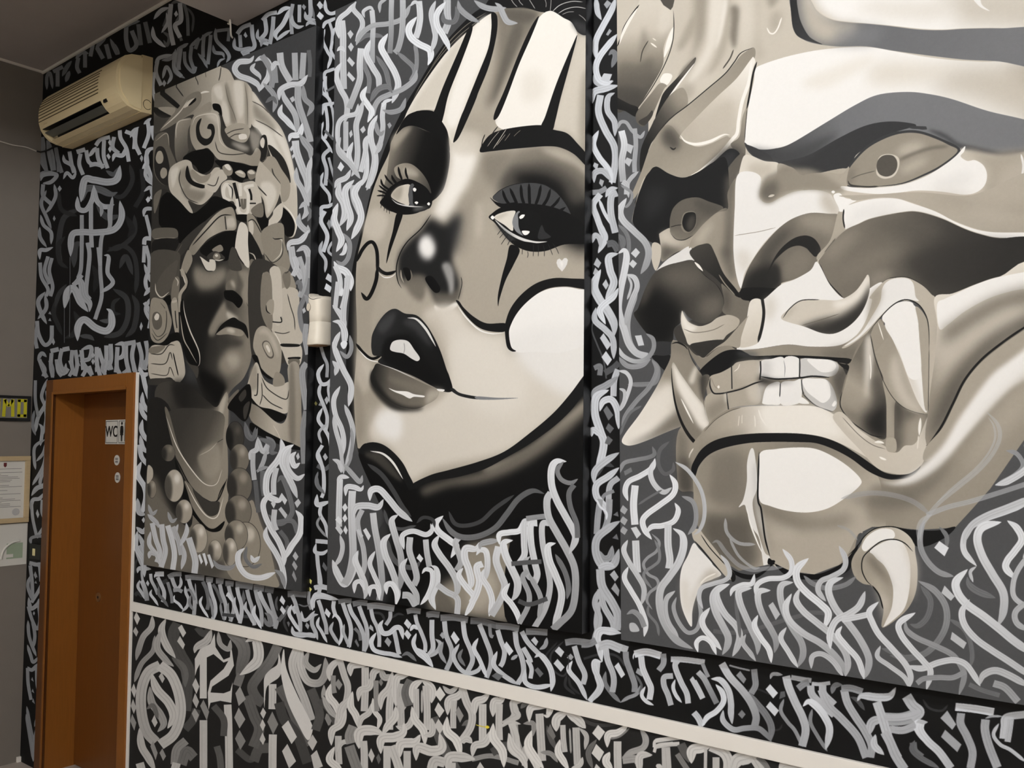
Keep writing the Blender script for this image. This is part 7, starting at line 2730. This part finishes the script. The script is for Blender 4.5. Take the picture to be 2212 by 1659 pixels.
M_sign = plain('white_sign_plastic', (206, 204, 196), .4, .03, 20)
M_ink = plain('black_print', (22, 22, 22), .5, .1, 30)
def text(name, s, loc, size, mat, parent, sx=1., plane='y', bold=0., depth=.0006):
    cu = bpy.data.curves.new(name, 'FONT'); cu.body = s; cu.size = size; cu.align_x = 'CENTER'; cu.align_y = 'CENTER'; cu.extrude = depth; cu.offset = bold
    t = bpy.data.objects.new(name, cu); COL.objects.link(t)
    dg = bpy.context.evaluated_depsgraph_get()
    me = bpy.data.meshes.new_from_object(t.evaluated_get(dg)); bpy.data.objects.remove(t)
    R = Matrix.Rotation(math.pi / 2, 4, 'X') if plane == 'y' else Matrix.Rotation(math.pi / 2, 4, 'Z') @ Matrix.Rotation(math.pi / 2, 4, 'X')
    me.transform(Matrix.Translation(loc) @ R @ Matrix.Diagonal((sx, 1, 1, 1)))
    me.name = name
    return keep(link(name, me, mat), parent)
a_, b_ = on_plane([(229.8, 907.5), (256.2, 959.5)], YD); SW, SH = b_[0] - a_[0], a_[1] - b_[1]
def sign(cx, label):
    cz = (a_[1] + b_[1]) / 2
    r = tag(empty('door_sign', (cx, YD, cz - SH / 2)), label, 'sign')
    keep(box('plate', (cx - SW / 2 + .001, YD - .004, cz - SH / 2), (cx + SW / 2 - .001, YD, cz + SH / 2), M_sign, bevel=.001), r)
    t = .0025; ix, iz = SW / 2 - .009, SH / 2 - .009
    for n_, p, q in (('border', (-ix, iz), (ix, iz + t)), ('border', (-ix, -iz - t), (ix, -iz)), ('border', (-ix - t, -iz - t), (-ix, iz + t)), ('border', (ix, -iz - t), (ix + t, iz + t))):
        keep(box(n_, (cx + p[0], YD - .0049, cz + p[1]), (cx + q[0], YD - .00405, cz + q[1]), M_ink), r)
    return r, cx, cz
r, cx, cz = sign((a_[0] + b_[0]) / 2, 'white sign with the letters WC on the brown door')
text('lettering', 'WC', (cx, YD - .0047, cz), .082, M_ink, r, .92, bold=.0012)
r, cx, cz = sign((a_[0] + b_[0]) / 2 + SW, 'white toilet sign with figures, half hidden by the door frame')
def figure(name, dx, skirt):
    n = 14
    hd = [(cx + dx + .0085 * math.cos(t * 2 * math.pi / n), cz + .045 + .0085 * math.sin(t * 2 * math.pi / n)) for t in range(n)]
    body_ = [(-.007, .033), (.007, .033), (.015, .028), (.018, -.002), (.013, -.002), (.012, .012), (.017, -.018) if skirt else (.010, -.015), (.009, -.018), (.008, -.05), (.002, -.05), (.001, -.018),
             (-.001, -.018), (-.002, -.05), (-.008, -.05), (-.009, -.018), (-.017, -.018) if skirt else (-.010, -.015), (-.012, .012), (-.013, -.002), (-.018, -.002), (-.015, .028)]
    keep(prism(name + '_head', hd, 'y', YD - .0049, YD - .00405, M_ink), r)
    keep(prism(name + '_body', [(cx + dx + p[0], cz + p[1]) for p in body_], 'y', YD - .0049, YD - .00405, M_ink), r)
figure('woman_figure', -.032, True); figure('man_figure', .032, False)
keep(box('divider', (cx - .0018, YD - .0049, cz - .05), (cx + .0018, YD - .00405, cz + .052), M_ink), r)
for (px_, py_), lb in (((253, 994), 'upper round white sticker on the brown door'), ((254.4, 1031.6), 'lower round white sticker on the brown door')):
    c = on_plane([(px_, py_)], YD)[0]
    r = tag(empty('round_sticker', (c[0], YD, c[1])), lb, 'sticker')
    keep(disc('disc', (c[0], YD, c[1]), .0275, .003, M_sign), r)
    for k, zz in enumerate((.010, .003, -.006, -.012)):
        keep(box('print_line', (c[0] - .014, YD - .0036, c[1] + zz - .0016), (c[0] + .014, YD - .00305, c[1] + zz + .0016), M_ink), r)

# ---------------------------------------------------------------- air conditioner
M_ac = plain('yellowed_plastic', (222, 204, 162), .45, .05, 14, .02)
M_acd = plain('yellowed_plastic_rear', (212, 192, 150), .5, .05, 14, .02)
M_hole = plain('dark_inside', (10, 10, 11), .6, .2, 20)
XA0, XA1 = -4.92, -4.09
prof = [(2.171, 3.655), (2.12, 3.645), (2.087, 3.628), (2.066, 3.602), (2.054, 3.575), (2.046, 3.545), (2.044, 3.51), (2.047, 3.47), (2.057, 3.437), (2.068, 3.42), (2.085, 3.401), (2.106, 3.386), (2.138, 3.378), (2.171, 3.376)]
ac = tag(empty('air_conditioner', ((XA0 + XA1) / 2, YW, 3.375)), 'yellowed wall air conditioner above the door with a dark air slot', 'air conditioner')
S0, S1 = XA0 + .02, -4.262                # the slot spans these
i0 = 8; notch = prof[:i0 + 1] + [(2.098, 3.446), (2.142, 3.428), (2.150, 3.392)] + prof[12:]
bm = bmesh.new()
def sect(poly, a, b, caps):
    n = len(poly)
    A = [bm.verts.new((a, p[0], p[1])) for p in poly]; B = [bm.verts.new((b, p[0], p[1])) for p in poly]
    for i in range(n):
        bm.faces.new((A[i], A[(i + 1) % n], B[(i + 1) % n], B[i]))
    bm.faces.new(A); bm.faces.new(B)
sect(prof, XA0, S0, 1); sect(notch, S0, S1, 1); sect(prof, S1, XA1, 1)
bmesh.ops.recalc_face_normals(bm, faces=bm.faces)
me = bpy.data.meshes.new('front_cover'); bm.to_mesh(me); bm.free()
fc = keep(link('front_cover', me, M_ac), ac)
keep(prism('rear_casing', [(2.173, 3.66), (2.2295, 3.664), (2.2295, 3.377), (2.173, 3.373)], 'x', XA0 - .002, XA1 + .003, M_acd, bevel=.002), ac)
keep(prism('slot_lining', [(2.0585, 3.4365), (2.0985, 3.4452), (2.1415, 3.4275), (2.1495, 3.3925), (2.147, 3.3915), (2.138, 3.4245), (2.0965, 3.4425), (2.0595, 3.434)], 'x', S0 + .001, S1 - .001, M_hole), ac)
keep(prism('louver', [(2.066, 3.416), (2.069, 3.420), (2.112, 3.408), (2.111, 3.404)], 'x', S0 + .012, S1 - .012, plain('louver_grey', (92, 92, 86), .4)), ac)
keep(prism('slot_lower_lip', [(2.108, 3.388), (2.112, 3.392), (2.137, 3.384), (2.138, 3.379)], 'x', S0, S1, M_ac), ac)
def along(t):                             # point on the cover's outline, t = height
    for (y0, z0), (y1, z1) in zip(prof, prof[1:]):
        if z1 <= t <= z0: return y0 + (y1 - y0) * (z0 - t) / (z0 - z1)
for k in range(8):
    z = 3.590 - k * .0165
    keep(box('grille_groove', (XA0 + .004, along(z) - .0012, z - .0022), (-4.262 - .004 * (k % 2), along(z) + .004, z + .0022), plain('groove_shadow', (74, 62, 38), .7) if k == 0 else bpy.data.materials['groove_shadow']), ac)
keep(prism('end_cap', [(p[0] + (.012 if p[0] < 2.1 else 0) + .004, p[1] + (-.010 if p[1] > 3.55 else .008)) for p in prof], 'x', XA1, XA1 + .006, M_ac, bevel=.002), ac)
zd = 3.432
keep(box('receiver_window', (-4.235, along(zd) - .002, zd - .011), (-4.205, along(zd) + .006, zd + .011), M_hole), ac)
keep(box('maker_badge', (XA0 + .05, along(3.455) - .001, 3.452), (XA0 + .085, along(3.455) + .004, 3.458), M_acd), ac)
keep(tube('pipe_knockout', [(XA1 + .0035, 2.205 + .021 * math.cos(t), 3.418 + .024 * math.sin(t)) for t in np.linspace(.6, 5.6, 20)], .0014, plain('knockout_line', (70, 60, 40), .6)), ac)

# ---------------------------------------------------------------- air freshener between the boards
M_disp = plain('ivory_plastic', (232, 224, 208), .4, .02, 20)
df = tag(empty('air_freshener', (-2.744, YW, 2.14)), 'ivory plastic air freshener dispenser on the wall between two boards', 'dispenser')
def ring(z, hw, dp, n=28, front=0.):
    out = []
    for t in range(n + 1):
        a = math.pi * t / n
        cx_, sy_ = math.cos(a), math.sin(a)
        e = .62
        x = -2.744 + hw * math.copysign(abs(cx_) ** e, cx_)
        y = YW - .001 - dp * abs(sy_) ** e
        out.append((x, y, z + front * sy_ + .018 * front * 0))
    return out
levels = [(2.140, .0430, .066), (2.144, .0440, .068), (2.165, .0425, .066), (2.195, .0400, .062), (2.2285, .0388, .060), (2.2290, .0382, .0594), (2.2300, .0382, .0594), (2.2305, .0388, .060), (2.26, .0393, .061), (2.29, .0405, .0625), (2.312, .0418, .064)]
V, F = [], []
for z, hw, dp in levels: V += ring(z, hw, dp)
n = 29
top = [(x, y, z + .022 - .018 * math.sin(math.pi * min(1, max(0, (x + 2.79) / .09))) * 1 + .010 * ((-2.744 - x) / .04)) for x, y, z in ring(2.318, .0415, .0635)]
V += top
inn = [(-2.744 + (x + 2.744) * .9, YW - .001 - (YW - .001 - y) * .9, z - .004) for x, y, z in top]; V += inn
L_ = len(levels) + 2
for i in range(L_ - 1):
    for k in range(n - 1):
        F.append([i * n + k, i * n + k + 1, (i + 1) * n + k + 1, (i + 1) * n + k])
F.append(list(range(n))[::-1]); F.append([(L_ - 1) * n + k for k in range(n)])
keep(mesh('shell', V, F, M_disp, smooth=False), df)
for p in df.children[0].data.polygons: p.use_smooth = len(p.vertices) == 4
keep(tube('top_slot', [(x * .97 + -2.744 * .03, y - .0003, z - .006) for x, y, z in top[6:24]], .0011, M_ink), df)
keep(disc('sensor_dimple', (-2.766, YW - .0605, 2.288), .0125, .003, plain('ivory_shade', (214, 204, 186), .5), n=24, sy=1.25), df)
keep(tube('sensor_rim', [(-2.766 + .0125 * math.cos(t), YW - .0632, 2.288 + .0156 * math.sin(t)) for t in np.linspace(-1.3, 1.6, 12)], .0009, plain('rim_shade', (120, 110, 95), .6)), df)
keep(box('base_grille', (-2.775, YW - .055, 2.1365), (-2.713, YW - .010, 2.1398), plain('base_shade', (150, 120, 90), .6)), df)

# ---------------------------------------------------------------- things on the grey end wall
def onX(x, y):
    r_ = ROT @ np.array([x - CX, CY - y, -FPX]); s = XC / r_[0]
    return r_[1] * s, r_[2] * s + EYE
M_frameb = plain('black_frame', (16, 16, 17), .5, .1, 30)
M_field = plain('grey_sign_field', (120, 116, 108), .6, .05, 30)  # plain grey backing colour of the sign
M_yel = plain('yellow_tape', (186, 178, 30), .55, .1, 20)
sg = tag(empty('word_sign', (XC, 2.02, 1.885)), 'black framed sign with yellow taped letters on the grey wall', 'sign')
y1, y0 = 2.219, 1.80
keep(box('backing', (XC, y0 + .01, 1.895), (XC + .006, y1 - .01, 2.02), M_field), sg)
for p, q in (((y0, 1.884), (y1, 1.901)), ((y0, 2.012), (y1, 2.026)), ((y1 - .017, 1.9012), (y1, 2.0118)), ((y0, 1.9012), (y0 + .017, 2.0118))):
    keep(box('frame_bar', (XC, p[0], p[1]), (XC + .012, q[0], q[1]), M_frameb), sg)
def tape(a, b, w=.017):
    (ya, za), (yb, zb) = a, b
    d = Vector((yb - ya, zb - za)); nrm = Vector((-d.y, d.x)).normalized() * w / 2
    P = [(ya + nrm.x, za + nrm.y), (yb + nrm.x, zb + nrm.y), (yb - nrm.x, zb - nrm.y), (ya - nrm.x, za - nrm.y)]
    keep(prism('tape_strip', P, 'x', XC + .0062, XC + .0072, M_yel), sg)
def letter_o(a, b):
    tape((a + .007, 1.908), (a + .007, 2.006)); tape((b - .007, 1.908), (b - .007, 2.006)); tape((a, 1.914), (b, 1.914)); tape((a, 2.0), (b, 2.0))
letter_o(2.150, 2.198)
tape((2.078, 1.908), (2.082, 2.006)); tape((2.126, 1.908), (2.123, 2.006)); tape((2.082, 2.002), (2.103, 1.965), .015); tape((2.123, 2.002), (2.103, 1.965), .015)
letter_o(2.010, 2.058)
M_oak = plain('pale_wood', (186, 164, 126), .6, .1, 6, .04, stretch=(4, 4, 20))
M_paper = plain('white_paper', (206, 203, 194), .8, .03, 12)
M_grayink = plain('grey_print', (128, 126, 122), .8, .05, 40)
ct = tag(empty('framed_certificate', (XC, 2.05, 1.32)), 'certificate in a pale wooden frame on the grey wall', 'certificate')
y1, y0, z0, z1 = 2.2265, 1.97, 1.318, 1.688
keep(box('sheet', (XC, y0 + .012, z0 + .012), (XC + .006, y1 - .012, z1 - .012), M_paper), ct)
fw = .026
for p, q in (((y0, z0), (y1, z0 + fw)), ((y0, z1 - fw), (y1, z1)), ((y0, z0 + fw + .0002), (y0 + fw, z1 - fw - .0002)), ((y1 - fw, z0 + fw + .0002), (y1, z1 - fw - .0002))):
    keep(box('frame_bar', (XC, p[0], p[1]), (XC + .018, q[0], q[1]), M_oak, bevel=.002), ct)
keep(prism('emblem', [(2.088, 1.652), (2.104, 1.652), (2.104, 1.634), (2.096, 1.626), (2.088, 1.634)], 'x', XC + .0062, XC + .0068, plain('dark_red_print', (96, 34, 34), .7)), ct)
rng = np.random.default_rng(4)
zz = 1.618
while zz > 1.40:
    ln = rng.uniform(.35, 1.0)
    keep(box('print_line', (XC + .0062, 2.0, zz - .0013), (XC + .0066, 2.0 + .19 * ln, zz + .0013), M_grayink), ct)
    zz -= rng.choice([.0085, .0085, .02])
keep(disc('stamp', (0, 0, 0), .02, .0004, plain('pale_stamp', (176, 174, 172), .8)), ct)
st = ct.children[-1]; st.data.transform(Matrix.Translation((XC + .0066, 2.16, 1.378)) @ Matrix.Rotation(math.pi / 2, 4, 'Z'))
pp = tag(empty('paper_notice', (XC, 2.05, 1.083)), 'unframed white notice with a pale green picture under the certificate', 'notice')
keep(box('sheet', (XC, 1.95, 1.083), (XC + .0015, 2.2265, 1.312), M_paper), pp)
M_gr = plain('pale_green_print', (168, 176, 150), .8, .1, 10); M_gr2 = plain('sage_print', (150, 164, 140), .8, .1, 10)
keep(box('picture', (XC + .0016, 1.97, 1.108), (XC + .0021, 2.213, 1.232), M_gr), pp)
keep(box('picture_block', (XC + .0022, 2.12, 1.120), (XC + .0025, 2.205, 1.205), M_gr2), pp)
keep(tube('arc_print', [(XC + .0024, 2.215 - .09 * math.cos(t) - .03, 1.13 + .085 * math.sin(t)) for t in np.linspace(-.1, 1.6, 14)], .006, M_paper), pp)
pp.children[-1].data.transform(Matrix.Translation((XC + .0024, 0, 0)) @ Matrix.Diagonal((.02, 1, 1, 1)) @ Matrix.Translation((-XC - .0024, 0, 0)))
keep(box('picture_label', (XC + .0026, 2.09, 1.128), (XC + .0029, 2.155, 1.146), M_paper), pp)
text('heading', 'ent Shkrboni D.O.O', (XC + .0018, 2.085, 1.289), .0235, M_grayink, pp, .95, plane='x', bold=.0004, depth=.0002)
for zz, a in ((1.272, 2.14), (1.262, 2.2), (1.255, 2.19), (1.245, 2.12), (1.100, 2.2), (1.094, 2.17)):
    keep(box('print_line', (XC + .0016, 1.98, zz - .0012), (XC + .0020, a, zz + .0012), M_grayink), pp)

# light switch by the door
sw = tag(empty('light_switch', (-5.19, YW, 1.118)), 'black light switch with a small yellow rocker beside the door', 'switch')
keep(box('plate', (-5.262, YW - .012, 1.118), (-5.125, YW, 1.202), M_frameb, bevel=.004), sw)
keep(box('rocker', (-5.215, YW - .017, 1.139), (-5.188, YW - .0122, 1.178), plain('ivory_rocker', (226, 214, 160), .4), bevel=.002), sw)

# cable feeding the air conditioner
M_cab = plain('white_cable', (196, 190, 180), .5, .05, 30)
cb = tag(tube('cable', smooth_path([(XC + .006, 1.70, 3.462), (XC + .006, 1.85, 3.452), (XC + .006, 2.01, 3.447), (XC + .007, 2.075, 3.443), (XC + .006, 2.145, 3.449), (XC + .006, 2.205, 3.441)]), .0035, M_cab), 'thin white cable running along the grey wall to the air conditioner', 'cable')
cb2 = tag(tube('cable_tail', smooth_path([(XC + .007, 2.206, 3.441), (-5.29, 2.222, 3.437), (-5.20, 2.224, 3.432), (-5.08, 2.224, 3.44), (-4.96, 2.224, 3.45)]), .0045, M_frameb), 'black cable tail leading from the corner to the air conditioner', 'cable')

# loose strip of tape curling from the corner of the beam
tp = tag(tube('tape_curl', smooth_path([(XS - .006, YW - .045, LO - .004), (XS + .016, YW - .052, LO - .014), (XS + .03, YW - .058, LO - .004), (XS + .028, YW - .054, LO - .03), (XS - .004, YW - .03, LO - .05), (XS - .02, YW - .012, LO - .052)]), .004, M_white), 'pale strip of tape curling at the corner of the ceiling beam', 'tape')
